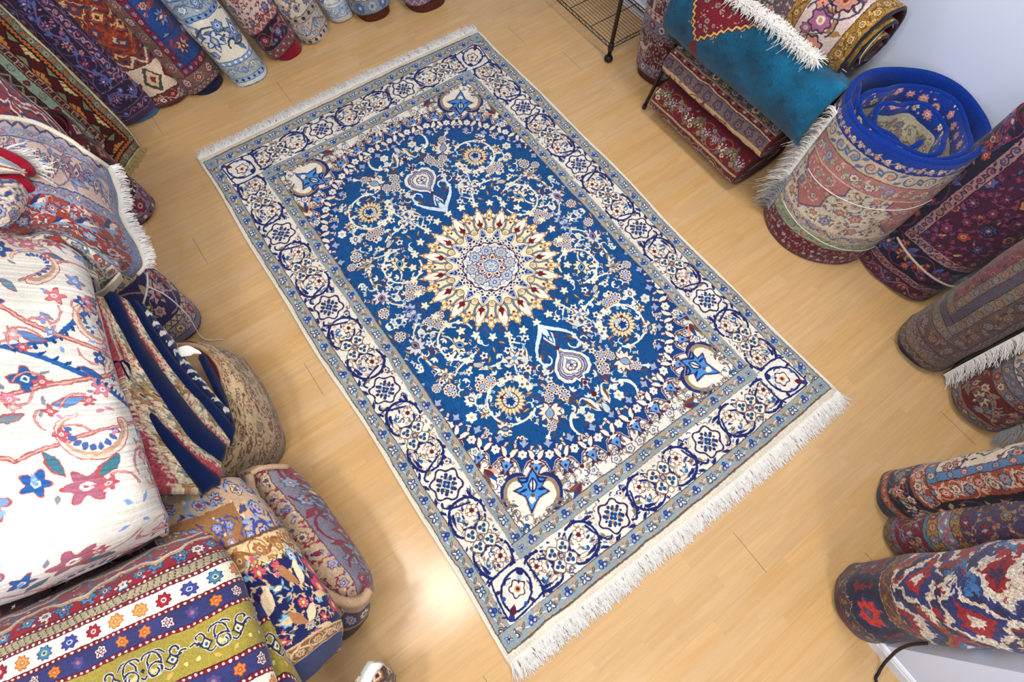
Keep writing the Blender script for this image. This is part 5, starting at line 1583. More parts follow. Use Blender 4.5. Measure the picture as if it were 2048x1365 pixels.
# ------------------------------------------------------------------ short fat roll with the blue rim
def blue_roll():
    base, r0, H = np.array([1.725, -.835]), .300, .80
    root = thing('rolled_rug', 'fat pink and cream floral rolled rug with royal blue rim, standing upright', 'rolled rug', (base[0], base[1], 0), None)
    PK = F(((110, 70, 70), (206, 190, 176), (120, 140, 170), (176, 110, 80)), ((96, 90, 110), (130, 150, 180), (206, 160, 150), (150, 60, 60)), ((130, 90, 70), (190, 130, 120), (206, 196, 170), (90, 100, 70)), ((90, 80, 100), (214, 204, 186), (170, 90, 96), (110, 120, 90)))
    W = 190
    c = Cv(W, 84, 5.5, C(190, 172, 148))
    c.rect(0, 0, W, 15, C(96, 16, 34)); f_scat(c, 0, 2, W, 13, dict(s=5.4, f=F(((60, 30, 50), (150, 160, 190), (190, 120, 120), (200, 190, 160)), ((70, 24, 40), (200, 180, 160), (130, 140, 170), (90, 90, 60))), fill=3), 3)
    c.push(0, 14); c.rect(0, 0, W, 7, C(150, 164, 130)); b_scroll(c, W, 7, dict(v=C(110, 124, 110), f=PK)); c.stroke([(0, 0), (W, 0)], .6, C(110, 60, 60)); c.pop()
    c.push(0, 21); c.rect(0, 0, W, 6, C(196, 176, 150)); b_vine(c, W, 6, dict(v=C(96, 110, 140), f=PK, leaf=C(96, 110, 140))); c.pop()
    c.rect(0, 27, W, 58, C(206, 196, 176))
    f_scat(c, 0, 29, W, 52, dict(s=9.5, f=PK, v=[C(96, 110, 146), C(150, 104, 70)], leaf=[C(120, 110, 70), C(110, 90, 120)], fill=4), 4)
    for k in range(4):
        x = 16 + k * 47
        p = [(x - 13, 58), (x - 14, 50), (x - 8, 46), (x - 9, 38), (x, 30), (x + 9, 38), (x + 8, 46), (x + 14, 50), (x + 13, 58)]
        c.poly(p, C(176, 112, 110)); c.stroke(p, .9, C(96, 90, 110))
        f_scat(c, x - 8, 38, x + 7, 54, dict(s=7, f=PK, v=[C(206, 180, 160)], fill=1), k)
    c.push(0, 56); c.rect(0, 0, W, 9, C(182, 118, 116)); b_vine(c, W, 9, dict(v=C(130, 130, 110), f=PK, leaf=C(206, 190, 170))); c.stroke([(0, 0), (W, 0)], .7, C(206, 190, 160)); c.pop()
    c.push(0, 65); c.rect(0, 0, W, 8, C(196, 176, 148)); b_scroll(c, W, 8, dict(v=C(84, 104, 144), f=PK)); c.stroke([(0, 0), (W, 0)], .6, C(120, 90, 80)); c.pop()
    c.push(0, 72.5); c.rect(0, 0, W, 12, C(10, 46, 130)); b_vine(c, W, 5, dict(v=C(200, 160, 130), f=PK, leaf=C(190, 150, 120))); c.pop()
    m_out = mat_weave('pink_floral_pile', c.finish('pink_floral_weave', warp=.1, grain=.09, seed=21))
    c = Cv(190, 40, 5, C(12, 50, 138))
    c.rect(0, 0, 190, 24, C(206, 196, 170)); f_scat(c, 0, 3, 190, 20, dict(s=8, f=PK, v=[C(130, 120, 80)]), 8)
    f_scat(c, 0, 26, 190, 36, dict(s=9, f=F(((150, 90, 100), (206, 150, 150), (214, 200, 180), (150, 60, 80)), ((110, 110, 60), (206, 190, 170), (190, 130, 130), (90, 100, 60))), fill=1), 9)
    m_in = mat_weave('pink_floral_reverse', c.finish('pink_floral_inner', warp=.1, grain=.09, seed=22))
    m_rim = mat_plain('royal_blue_plush', C(8, 44, 122), sheen=.1, vary=.25, scale=90)
    th0, turns, gap, n, nz = 2.35, 3.35, .076, 190, 14
    ths = np.linspace(th0, th0 + 2 * PI * turns, n)
    G = np.zeros((nz, n, 3)); U = np.zeros((nz, n)); V = np.zeros((nz, n)); s = 0; pr = None
    for j, th in enumerate(ths):
        k = (th - th0) / (2 * PI)
        r = (r0 if k < 1.02 else max(.03, r0 - gap * (k - 1.0) ** 0.95 - .012 * min(1, (k - 1.0) * 4))) * (1 + .04 * math.cos(2 * (th - 2.2)))
        r *= 1 + (.05 * math.sin(3 * th + 1) + .07 * math.sin(5.3 * th)) * min(1, max(0, k - 1.0))
        p = (r * math.cos(th), r * math.sin(th))
        if pr is not None: s += math.hypot(p[0] - pr[0], p[1] - pr[1])
        pr = p
        top = H - .035 * max(0, k - .9) + .012 * math.sin(4.1 * th) * (1 if k > 1 else .4)
        for i in range(nz):
            q = i / (nz - 1); z = .005 + (top - .005) * q
            bulge = 1 + .03 * math.sin(PI * q) + .012 * N3((p[0] * 3, p[1] * 3, z), 3, 2)
            G[i, j] = (base[0] + p[0] * bulge + .0 * z, base[1] + p[1] * bulge, z)
            U[i, j] = s / 1.9; V[i, j] = z / .84
    k0 = int(n / turns * 1.03)
    sheet('outer_wrap', G[:, :k0 + 1], .030, [m_out, m_rim, m_rim], parent=root, uv=(U[:, :k0 + 1], V[:, :k0 + 1]))
    Vi = (G[:, k0:, 2] - H + .36) / .40
    sheet('inner_wrap', G[5:, k0:], .026, [m_in, m_in, m_rim], parent=root, uv=(U[5:, k0:], Vi[5:]))
    tg = np.array([-math.sin(th0), math.cos(th0), 0])
    fe = G[:, 0] - np.array([0, 0, 0]) - tg * .005
    fringe('fringe', fe[2:-1], tuple(-tg + np.array([-.55, -.1, -.25])), .085, 620, M_FRINGE, parent=root, width=.0026, spread=.8, lift=.02, seed=5, droop=.05, curl=.9, clump=10, gz=.004)
    fringe('fringe', fe[1:6] + tg * .03, tuple(-tg + np.array([-.2, .2, -.5])), .085, 220, M_FRINGE_G, parent=root, width=.0024, spread=.9, lift=.02, seed=7, droop=.03, curl=1.2, clump=8, gz=.004)
    # folded flap of the same rug peeking out behind the fringe
    F0 = []
    for i in range(2, nz):
        row = []
        for d in (0.0, .05, .10, .14):
            row.append(G[i, 0] - tg * d + np.array([math.cos(th0), math.sin(th0), 0]) * (-.035 - .2 * d))
        F0.append(row)
    Fg = np.array(F0)
    sheet('inner_flap', Fg, .02, [m_out, m_rim, m_rim], parent=root, uv=(np.tile(np.linspace(.1, .18, 4), (nz - 2, 1)), Fg[..., 2] / .84), face=CAM)
    # two thin white cords
    for z0, amp in ((.17, .05), (.50, -.03)):
        pts = []
        for th in np.linspace(th0 + .25, th0 + 3.4, 40):
            z = z0 + amp * math.cos(th - 2.3)
            q = z / H
            bl = 1 + .03 * math.sin(PI * q) + .012 * N3((r0 * math.cos(th) * 3, r0 * math.sin(th) * 3, z), 3, 2)
            rr = r0 * (1 + .04 * math.cos(2 * (th - 2.2))) * bl + .0025
            pts.append((base[0] + rr * math.cos(th), base[1] + rr * math.sin(th), z))
        tube('tie_cord', pts, .0022, M_CORD, root, 6)
    kn = P(1668, 90, .9)


blue_roll()

WALLG = 'rolled rugs leaning on the right and front walls'


def wall_roll(name, label, pb, p2, ab, img, perim, inner, sx=None, sy=None, rot=0, H=0.98, **k):
    b = P(*pb)
    sl = lean(b, *p2, sx=sx, sy=sy)
    return stand_roll(name, label, (b[0], b[1]), ab, rot, sl, H, img, perim, k.pop('vlen', 1.1), inner, group=WALLG, **k), b, sl


AU = F(((24, 20, 44), (120, 40, 70), (70, 70, 120), (190, 140, 80)), ((20, 22, 50), (70, 90, 140), (140, 60, 90), (200, 170, 150)), ((40, 20, 40), (180, 120, 80), (110, 30, 60), (60, 70, 110)), ((30, 20, 40), (150, 60, 50), (190, 150, 110), (60, 60, 110)))
im = carpet('aubergine_weave', 125, 110, [(9, C(70, 24, 48), C(150, 110, 120), b_vine, dict(v=C(140, 90, 120), f=AU, pal=1)), (4, C(150, 110, 110), C(40, 20, 40), b_scroll, dict(v=C(50, 30, 60), f=AU)), (17, C(24, 22, 46), C(110, 50, 80), b_vine, dict(v=C(110, 40, 80), w=.6, f=AU, pal=1, leaf=C(70, 90, 140), lam=1.6)), (5, C(150, 116, 116), C(40, 20, 40), b_scroll, dict(v=C(50, 30, 60), f=AU))],
    (C(66, 26, 54), f_scat, dict(s=11, f=AU, v=[C(130, 60, 90), C(60, 60, 110)])), seed=23)
ar, ab_, asl = wall_roll('rolled_rug', 'dark aubergine rolled rug tied with beige cord, right of the pink floral roll', (1792, 540), (2048, 352), (.155, .235), im, 1.25, edge_mat('aubergine_end', C(70, 24, 40)), sx=.025, slant=.015, seam=1.1, seed=23)
pts = []
for a in np.linspace(2.6, 4.9, 40):
    z = .235 + .05 * math.cos(a - 2.2)
    pts.append((ab_[0] + asl[0] * z + .168 * math.cos(a), ab_[1] + asl[1] * z + .248 * math.sin(a), z))
tube('tie_cord', pts, .0055, M_CORDB, ar, 8)

PS = F(((70, 50, 60), (130, 104, 90), (90, 60, 70), (150, 130, 90)), ((60, 50, 60), (110, 110, 110), (130, 70, 70), (150, 130, 110)))
im = carpet('paisley_weave', 110, 110, [(4, C(90, 70, 70), C(50, 40, 54), b_zig, dict(v=C(130, 110, 90))), (4.5, C(110, 96, 76), C(50, 44, 60), b_flow, dict(f=PS)), (4, C(80, 64, 76), C(120, 100, 80), b_scroll, dict(v=C(130, 110, 100), f=PS)), (9, C(100, 76, 70), C(50, 40, 60), b_vine, dict(v=C(70, 54, 64), f=PS, leaf=C(130, 110, 90))), (4.5, C(116, 104, 84), C(50, 44, 60), b_flow, dict(f=PS)), (4, C(84, 64, 76), C(40, 34, 50), b_zig, dict(v=C(60, 80, 90))), (4.5, C(112, 96, 84), C(50, 44, 60), b_flow, dict(f=PS))],
    (C(112, 56, 60), f_boteh, dict(s=4.6, f=[C(150, 100, 84), C(130, 84, 90), C(80, 44, 60)], d=C(70, 40, 60))), seed=24)
pr_, b_, sl_ = wall_roll('rolled_rug', 'brown paisley rolled rug with white fringe along its side', (1850, 690), (2048, 572), (.185, .165), im, 1.1, edge_mat('dark_leather', C(30, 30, 44)), sx=.07, slant=.05, slantdir=2.4, seam=-2.0, seed=24)
pp_ = [np.array([b_[0] + sl_[0] * z + .19 * math.cos(a), b_[1] + sl_[1] * z + .172 * math.sin(a), z]) for z, a in ((.02, -2.02), (.15, -2.08), (.3, -2.12), (.5, -2.15), (.75, -2.15))]
fringe('fringe', catmull(pp_, 20), (-.25, -1.0, -.35), .075, 420, M_FRINGE, parent=pr_, width=.0024, spread=.4, lift=.015, seed=15, droop=.02, curl=.6, gz=.003)

CG = F(((60, 34, 40), (186, 164, 130), (96, 110, 130), (130, 40, 40)), ((50, 40, 50), (110, 120, 136), (176, 140, 110), (120, 40, 44)), ((70, 34, 36), (140, 56, 48), (190, 170, 140), (70, 76, 96)))
im = carpet('sand_weave', 96, 110, [(5, C(110, 96, 96), C(50, 36, 44), b_vine, dict(v=C(60, 50, 66), f=CG)), (17, C(92, 30, 30), C(150, 120, 100), b_vine, dict(v=C(150, 124, 100), f=CG, pal=1, leaf=C(120, 110, 100), lam=1.3, w=.5)), (5, C(120, 96, 92), C(50, 36, 50), b_flow, dict(f=CG)), (6, C(96, 96, 110), C(50, 40, 50), b_scroll, dict(v=C(130, 120, 120), f=CG))],
    (C(200, 180, 150), f_scat, dict(s=12, f=CG, v=[C(90, 110, 140), C(150, 70, 50)])), sides=False, seed=25)
sr, b_, sl_ = wall_roll('rolled_rug', 'red and sand floral rolled rug with beige rim at its foot, in the corner', (1960, 808), (2048, 774), (.175, .165), im, .96, edge_mat('sand_end', C(150, 134, 118)), sx=.09, slant=.012, cut=.02, seed=25)
pp_ = [np.array([b_[0] + sl_[0] * z + .165 * math.cos(a), b_[1] + sl_[1] * z + .158 * math.sin(a), z]) for z, a in ((.03, -2.25), (.2, -2.3), (.5, -2.3))]
fringe('fringe', catmull(pp_, 14), (-.5, -.8, -.3), .07, 260, M_FRINGE_G, parent=sr, width=.0024, spread=.5, lift=.015, seed=16, droop=.02, curl=.7, gz=.003)

OR = F(((24, 22, 40), (196, 180, 160), (150, 70, 40), (96, 130, 170)), ((36, 24, 40), (110, 130, 160), (200, 140, 70), (150, 40, 60)), ((60, 24, 30), (190, 120, 100), (220, 200, 180), (40, 50, 90)))
im = carpet('midnight_weave', 76, 110, [(4.5, C(140, 62, 36), C(40, 20, 34), b_vine, dict(v=C(190, 160, 130), f=OR)), (14, C(20, 20, 38), C(90, 40, 50), b_vine, dict(v=C(96, 70, 84), w=.4, f=OR, pal=1, leaf=C(150, 140, 110), lam=1.5)), (8, C(148, 64, 36), C(40, 20, 34), b_vine, dict(v=C(200, 170, 150), f=OR, leaf=C(196, 170, 150), lam=1.6)), (4, C(80, 116, 156), C(40, 24, 44), b_flow, dict(f=OR, s=1.6))],
    (C(214, 200, 176), f_scat, dict(s=16, f=OR, v=[C(30, 34, 70), C(110, 40, 60)], w=.8)), seed=26)
wall_roll('rolled_rug', 'navy, orange and ivory rolled rug with dark lining at its pointed foot', (1790, 998), (2048, 953), (.145, .115), im, .82, edge_mat('navy_leather', C(34, 44, 62)), sy=-.06, slant=.09, slantdir=-2.5, seam=-1.95, seed=26, dent=.016)

MU = F(((40, 30, 44), (150, 120, 60), (90, 40, 50), (110, 130, 150)), ((50, 30, 44), (130, 40, 56), (120, 140, 160), (190, 160, 120)), ((40, 36, 56), (190, 130, 90), (110, 110, 80), (150, 50, 60)), ((44, 34, 54), (110, 124, 150), (176, 90, 80), (190, 180, 160)))
im = carpet('worn_weave', 78, 110, [(4, C(120, 96, 60), C(50, 34, 40), b_zig, dict(v=C(70, 60, 80))), (3, C(96, 104, 120), C(50, 34, 40), b_dots, dict(d=[C(150, 60, 60)])), (15, C(110, 26, 44), C(50, 34, 50), b_vine, dict(v=C(110, 120, 140), f=MU, pal=1, lam=1.2)), (2, C(70, 116, 130), C(50, 40, 44), b_plain, {}), (5, C(150, 116, 60), C(50, 34, 40), b_flow, dict(f=MU)), (6, C(116, 124, 146), C(60, 34, 44), b_zig, dict(v=C(170, 80, 90), d=C(200, 190, 180))), (4, C(150, 116, 60), C(50, 34, 40), b_flow, dict(f=MU))],
    (C(66, 56, 84), f_scat, dict(s=10, f=MU, v=[C(150, 110, 80), C(90, 100, 120)])), sides=False, seed=27, warp=.25, grain=.18)
wall_roll('rolled_rug', 'worn multicoloured rolled rug squeezed between the orange-bordered and shaggy red rolls', (1812, 1077), (2048, 1058), (.125, .115), im, .78, edge_mat('worn_end', C(70, 56, 56)), sy=-.04, slant=.012, seed=27)

SH = F(((26, 26, 60), (160, 30, 34), (40, 60, 120), (214, 196, 180)), ((60, 20, 34), (30, 40, 100), (190, 60, 44), (206, 190, 180)), ((110, 90, 50), (140, 24, 36), (220, 206, 190), (40, 50, 100)), ((200, 186, 170), (36, 40, 90), (150, 30, 40), (90, 120, 160)))
im = carpet('shaggy_weave', 115, 110, [(3, C(90, 20, 30), C(40, 20, 30), b_plain, {}), (6, C(60, 50, 56), C(120, 100, 80), b_diam, dict(s=1.0, f=F(((90, 24, 34), (120, 100, 60), (40, 50, 80)), ((50, 60, 80), (150, 120, 90), (110, 30, 40)))))
    , (19, C(26, 30, 58), C(170, 130, 120), b_flow, dict(f=F(((30, 40, 100), (190, 44, 36), (60, 60, 100), (120, 60, 90)), ((120, 60, 70), (90, 24, 40), (60, 66, 90), (170, 110, 100))), s=1.15, n=7, d=C(110, 30, 44))), (8, C(96, 50, 40), C(190, 170, 150), b_zig, dict(v=C(130, 100, 50), d=C(60, 70, 110)))],
    (C(40, 36, 74), f_geo, dict(s=30, sp=14, f=F(((130, 96, 44), (150, 20, 34), (60, 110, 160), (222, 208, 190)), ((206, 190, 170), (36, 44, 104), (150, 24, 36), (210, 196, 180)), ((44, 56, 110), (206, 196, 180), (140, 26, 40), (60, 40, 70))))), sides=False, seed=28, warp=.55, grain=.25)
wall_roll('rolled_rug', 'thick shaggy red, navy and cream rolled rug, nearest the white wall corner', (1730, 1204), (2048, 1197), (.15, .155), im, 1.07, edge_mat('shaggy_end', C(96, 16, 28)), sy=.03, slant=.02, seed=28, dent=.02)

# ------------------------------------------------------------------ wire shelf
def wire_shelf():
    x0, x1, y0, y1, zs = 1.555, 1.965, .86, 1.95, .118
    root = thing('wire_shelf', 'black wire shelf rack standing on the floor at the right wall', 'shelf', (x0, y0, 0))
    for k, (x, y) in enumerate(((x0, y0), (x1, y0), (x0, y1), (x1, y1))):
        p = tube('post', [(x, y, z) for z in (.045, .5, 1.5)], .0135, M_BLACK, root, 14)
        b = MB()
        for z, r in ((.0, .012), ):
            v, f = tube_geo([(x, y, q) for q in (.001, .004, .012, .024, .036, .044)], [.010, .019, .027, .029, .024, .012], 16); b.add(v, f)
        o = b.build('foot', M_RUBBER, p)
        c = MB(); v, f = tube_geo([(x, y, q) for q in (zs - .035, zs - .03, zs + .012, zs + .018)], [.015, .020, .018, .014], 14); c.add(v, f); c.build('collar', M_BLACK, p)
    for zz in (zs, zs + .95):
        r = MB()
        for z in (zz, zz - .026):
            for a, b in (((x0, y0), (x1, y0)), ((x1, y0), (x1, y1)), ((x1, y1), (x0, y1)), ((x0, y1), (x0, y0))): r.tube([(a[0], a[1], z), (b[0], b[1], z)], .0032, 6)
        for (a, b) in (((x0, y0), (x0, y1)), ((x1, y0), (x1, y1)), ((x0, y0), (x1, y0)), ((x0, y1), (x1, y1))):
            L = math.hypot(b[0] - a[0], b[1] - a[1]); n = int(L / .035)
            pts = [(a[0] + (b[0] - a[0]) * k / n, a[1] + (b[1] - a[1]) * k / n, zz - (.026 if k % 2 else 0)) for k in range(n + 1)]
            r.tube(pts, .0022, 5)
        for k in range(1, 17):
            x = x0 + (x1 - x0) * k / 17
            r.tube([(x, y0, zz + .002), (x, y1, zz + .002)], .0017, 5)
        for k in range(1, 5):
            y = y0 + (y1 - y0) * k / 5
            r.tube([(x0, y, zz - .004), (x1, y, zz - .004)], .003, 6)
        r.build('wire_deck', M_BLACK, root)


wire_shelf()
# black cable beside the wall corner
tag(tube('power_cable', catmull([(.238, -2.338, .42), (.236, -2.358, .317), (.236, -2.394, .211), (.236, -2.439, .113), (.232, -2.480, .030), (.200, -2.499, .007), (.165, -2.516, .007), (.150, -2.62, .007), (.16, -2.85, .007)], 50), .0058, M_RUBBER), 'black power cable looping onto the floor by the white wall corner', 'cable')

# ------------------------------------------------------------------ piles along the left wall
def cream_image():
    W, L = 80, 110
    c = Cv(W, L, 8, C(210, 205, 196))
    rg = random.Random(8)
    BV, BV2, RB, TN, PKc, TL = C(34, 84, 146), C(24, 60, 116), C(156, 76, 78), C(176, 142, 118), C(196, 120, 140), C(60, 108, 124)
    c.rect(0, 0, 0.1, L, BV)
    def bluevine(p, w=1.5):
        c.stroke(p, w, BV)
        for i in range(2, len(p) - 1, 2):
            a = math.atan2(p[i + 1][1] - p[i - 1][1], p[i + 1][0] - p[i - 1][0])
            c.leaf(p[i][0], p[i][1], 2.6, 1.1, a + 1.9, BV2)
    def redvine(p, w=.8):
        c.stroke(p, w * 1.5, RB); c.stroke(p, w * .7, C(196, 150, 140))
    bluevine(bez((66, 78), (54, 74), (52, 62), (30, 56), 30)); bluevine(bez((30, 56), (44, 54), (50, 46), (66, 30), 30)); bluevine(bez((30, 56), (18, 55), (8, 60), (-4, 72), 24))
    bluevine(bez((66, 30), (72, 22), (74, 12), (78, 4), 16), 1.2); bluevine(bez((70, 108), (62, 98), (60, 88), (66, 78), 16), 1.2)
    redvine(bez((-2, 86), (14, 78), (30, 70), (66, 62), 30), 1.1); redvine(bez((66, 58), (48, 56), (34, 44), (20, 36), 30), 1.1); redvine(bez((20, 36), (10, 30), (4, 20), (-4, 14), 20), 1.0)
    redvine(bez((30, 92), (40, 86), (56, 82), (66, 84), 16)); redvine(bez((36, 30), (48, 22), (52, 14), (64, 12), 16)); redvine(bez((8, 100), (20, 94), (26, 88), (30, 92), 16))
    def scrollleaf(x, y, a, s=1.0, fl=False):
        c.push(x, y, a, s, fl)
        p = arc(0, 0, 8.2, 5.2, -2.6, 2.0, 26)
        c.stroke(p, 2.8, RB, 1.0); c.stroke(p, 2.2, C(214, 190, 176), .7); c.stroke(arc(0, 0, 7.6, 4.9, -2.6, 1.6, 22), 1.2, TN, .6)
        for k in range(3, 22, 2):
            q = arc(0, 0, 6.8, 4.2, -2.6, 1.8, 26)[k]
            c.leaf(q[0], q[1], 2.2, 1.3, math.atan2(-q[1], -q[0]) + .4, C(70, 90, 140))
        c.pop()
    for q in ((46, 84, 2.4, 1.1, False), (14, 66, 1.2, 1.2, False), (58, 44, -2.0, 1.0, False), (40, 20, 2.2, 1.2, True), (10, 44, 2.6, 1.1, True), (62, 98, .6, .9, False)): scrollleaf(*q)
    def bflower(x, y, R, petal, n=4, out=RB):
        c.lobe(x, y, R, out, n, .3); c.lobe(x, y, R * .88, petal, n, .3); c.lobe(x, y, R * .33, C(226, 214, 196)); c.lobe(x, y, R * .16, petal)
    for x, y, R, col, n in ((34, 67, 3.6, BV, 4), (20, 78, 3.2, C(110, 140, 190), 5), (52, 70, 2.6, PKc, 5), (26, 40, 3.8, BV, 6), (46, 36, 3.0, C(190, 110, 120), 5), (62, 52, 3.0, PKc, 6), (64, 68, 2.8, PKc, 5), (16, 24, 4.2, C(70, 110, 170), 6), (30, 14, 3.8, BV, 5), (54, 28, 3.0, C(110, 140, 190), 5), (6, 92, 4.0, C(176, 90, 96), 5), (24, 102, 4.2, C(110, 140, 190), 6), (44, 100, 4.0, C(150, 90, 110), 6), (34, 98, 3.0, BV, 5), (14, 98, 3.4, C(160, 80, 100), 5), (40, 8, 3.0, PKc, 5), (10, 8, 4.0, PKc, 4), (60, 6, 3.6, C(110, 140, 190), 5), (50, 5, 3.4, C(160, 90, 110), 6), (22, 4, 3.2, BV, 5)):
        bflower(x, y, R, col, n)
    for x, y, a, col in ((38, 90, .8, TL), (28, 82, -.6, C(110, 120, 130)), (20, 86, .3, C(120, 130, 130)), (54, 92, 2.2, TL), (42, 75, -.4, C(90, 130, 180)), (50, 62, .4, BV), (36, 50, .3, C(84, 120, 170)), (58, 36, -.5, TL), (22, 52, 2.8, TL), (32, 30, .6, C(90, 130, 150)), (48, 14, .2, TL), (18, 12, .5, C(70, 120, 150)), (6, 54, .9, TL), (64, 40, 1.0, C(150, 90, 90))):
        c.leaf(x - 3, y, 8.5, 3.2, a, RB, .12); c.leaf(x - 2.7, y + .1, 7.6, 2.4, a, col, .12)
    for _ in range(90):
        x, y = rg.uniform(2, 70), rg.uniform(2, 108)
        c.leaf(x, y, rg.uniform(2, 4), 1.3, rg.uniform(0, 6.3), rg.choice([C(120, 150, 196), C(190, 130, 150), C(120, 120, 130)]), .2)
    for _ in range(46):
        x, y = rg.uniform(2, 66), rg.uniform(2, 108)
        bflower(x, y, rg.uniform(1.3, 2.2), rg.choice([BV, C(110, 140, 190), PKc, C(170, 84, 96), C(196, 150, 150)]), rg.choice((4, 5, 6)))
        a = rg.uniform(0, 6.3)
        redvine(arc(x, y, 2.5, 7, a, a + rg.choice((1.4, -1.4)), 8), .45)
    # edge border with small flowers along the right side
    for k in range(16):
        y = k * 7 + 3
        bflower(71, y, 2.3, rg.choice([PKc, C(110, 140, 190), RB]), 5); c.leaf(71, y + 2, 4, 1.6, 1.2, C(120, 110, 130), .2)
    c.stroke(bez((67, 0), (70, 40), (66, 70), (68, 110), 30), .7, RB); c.stroke(bez((67.8, 0), (70.8, 40), (66.8, 70), (68.8, 110), 30), .4, C(60, 60, 110))
    return c.finish('cream_vine_weave', warp=.16, grain=.05, seed=31, abrash=.03, streak=.05)


def cream_rug():
    root = thing('folded_rug', 'big cream folded rug with bold blue vines, on top of the left pile', 'folded rug', tuple(P(100, 800, 1.0)), 'folded rugs piled along the left wall')
    m = mat_weave('cream_vine_back', cream_image(), sheen=.05, bump=.5, scale=300)
    rows = [[(-330, 420, .95), (-100, 440, 1.0), (40, 468, 1.02), (110, 478, 1.01), (165, 512, .98), (186, 545, .86)],
            [(-330, 540, 1.08), (-100, 550, 1.10), (50, 560, 1.10), (135, 565, 1.08), (182, 585, 1.02), (196, 606, .9)],
            [(-330, 720, 1.12), (-100, 730, 1.15), (80, 740, 1.15), (185, 745, 1.10), (226, 745, 1.03), (236, 748, .90)],
            [(-330, 900, 1.15), (-100, 900, 1.18), (100, 890, 1.18), (230, 880, 1.12), (272, 872, 1.04), (284, 872, .90)],
            [(-330, 1080, 1.12), (-100, 1060, 1.16), (110, 1040, 1.15), (255, 1015, 1.09), (306, 1000, 1.02), (322, 998, .90)],
            [(-330, 1250, 1.06), (-100, 1195, 1.09), (80, 1150, 1.09), (235, 1085, 1.04), (322, 1036, .98), (338, 1042, .86)],
            [(-330, 1300, .93), (-100, 1240, .96), (60, 1192, .96), (225, 1122, .92), (322, 1070, .88), (338, 1072, .80)]]
    patch('top_layer', rows, 34, 30, .03, [m, M_BACK, edge_mat('cream_edge', C(206, 196, 180))], parent=root, uvsize=(.80, 1.1), uvoff=(-.18, 0.02), flipu=False, wob=.006, wobs=6)
    rows = [[(130, 1140, .86), (200, 1112, .86), (260, 1085, .85), (318, 1058, .82)],
            [(130, 1158, .80), (200, 1130, .80), (265, 1104, .80), (326, 1074, .77)],
            [(130, 1130, .72), (200, 1102, .72), (260, 1076, .72), (318, 1050, .70)]]
    im = carpet('cream_under_weave', 90, 30, [], (C(120, 100, 104), f_scat, dict(s=8, f=RD1, v=[C(80, 60, 70)])), sides=False, seed=33)
    patch('lower_fold', rows, 8, 22, .02, [mat_weave('cream_under_pile', im), M_BACKD, M_BACKD], parent=root, uvsize=(.9, .3))


cream_rug()


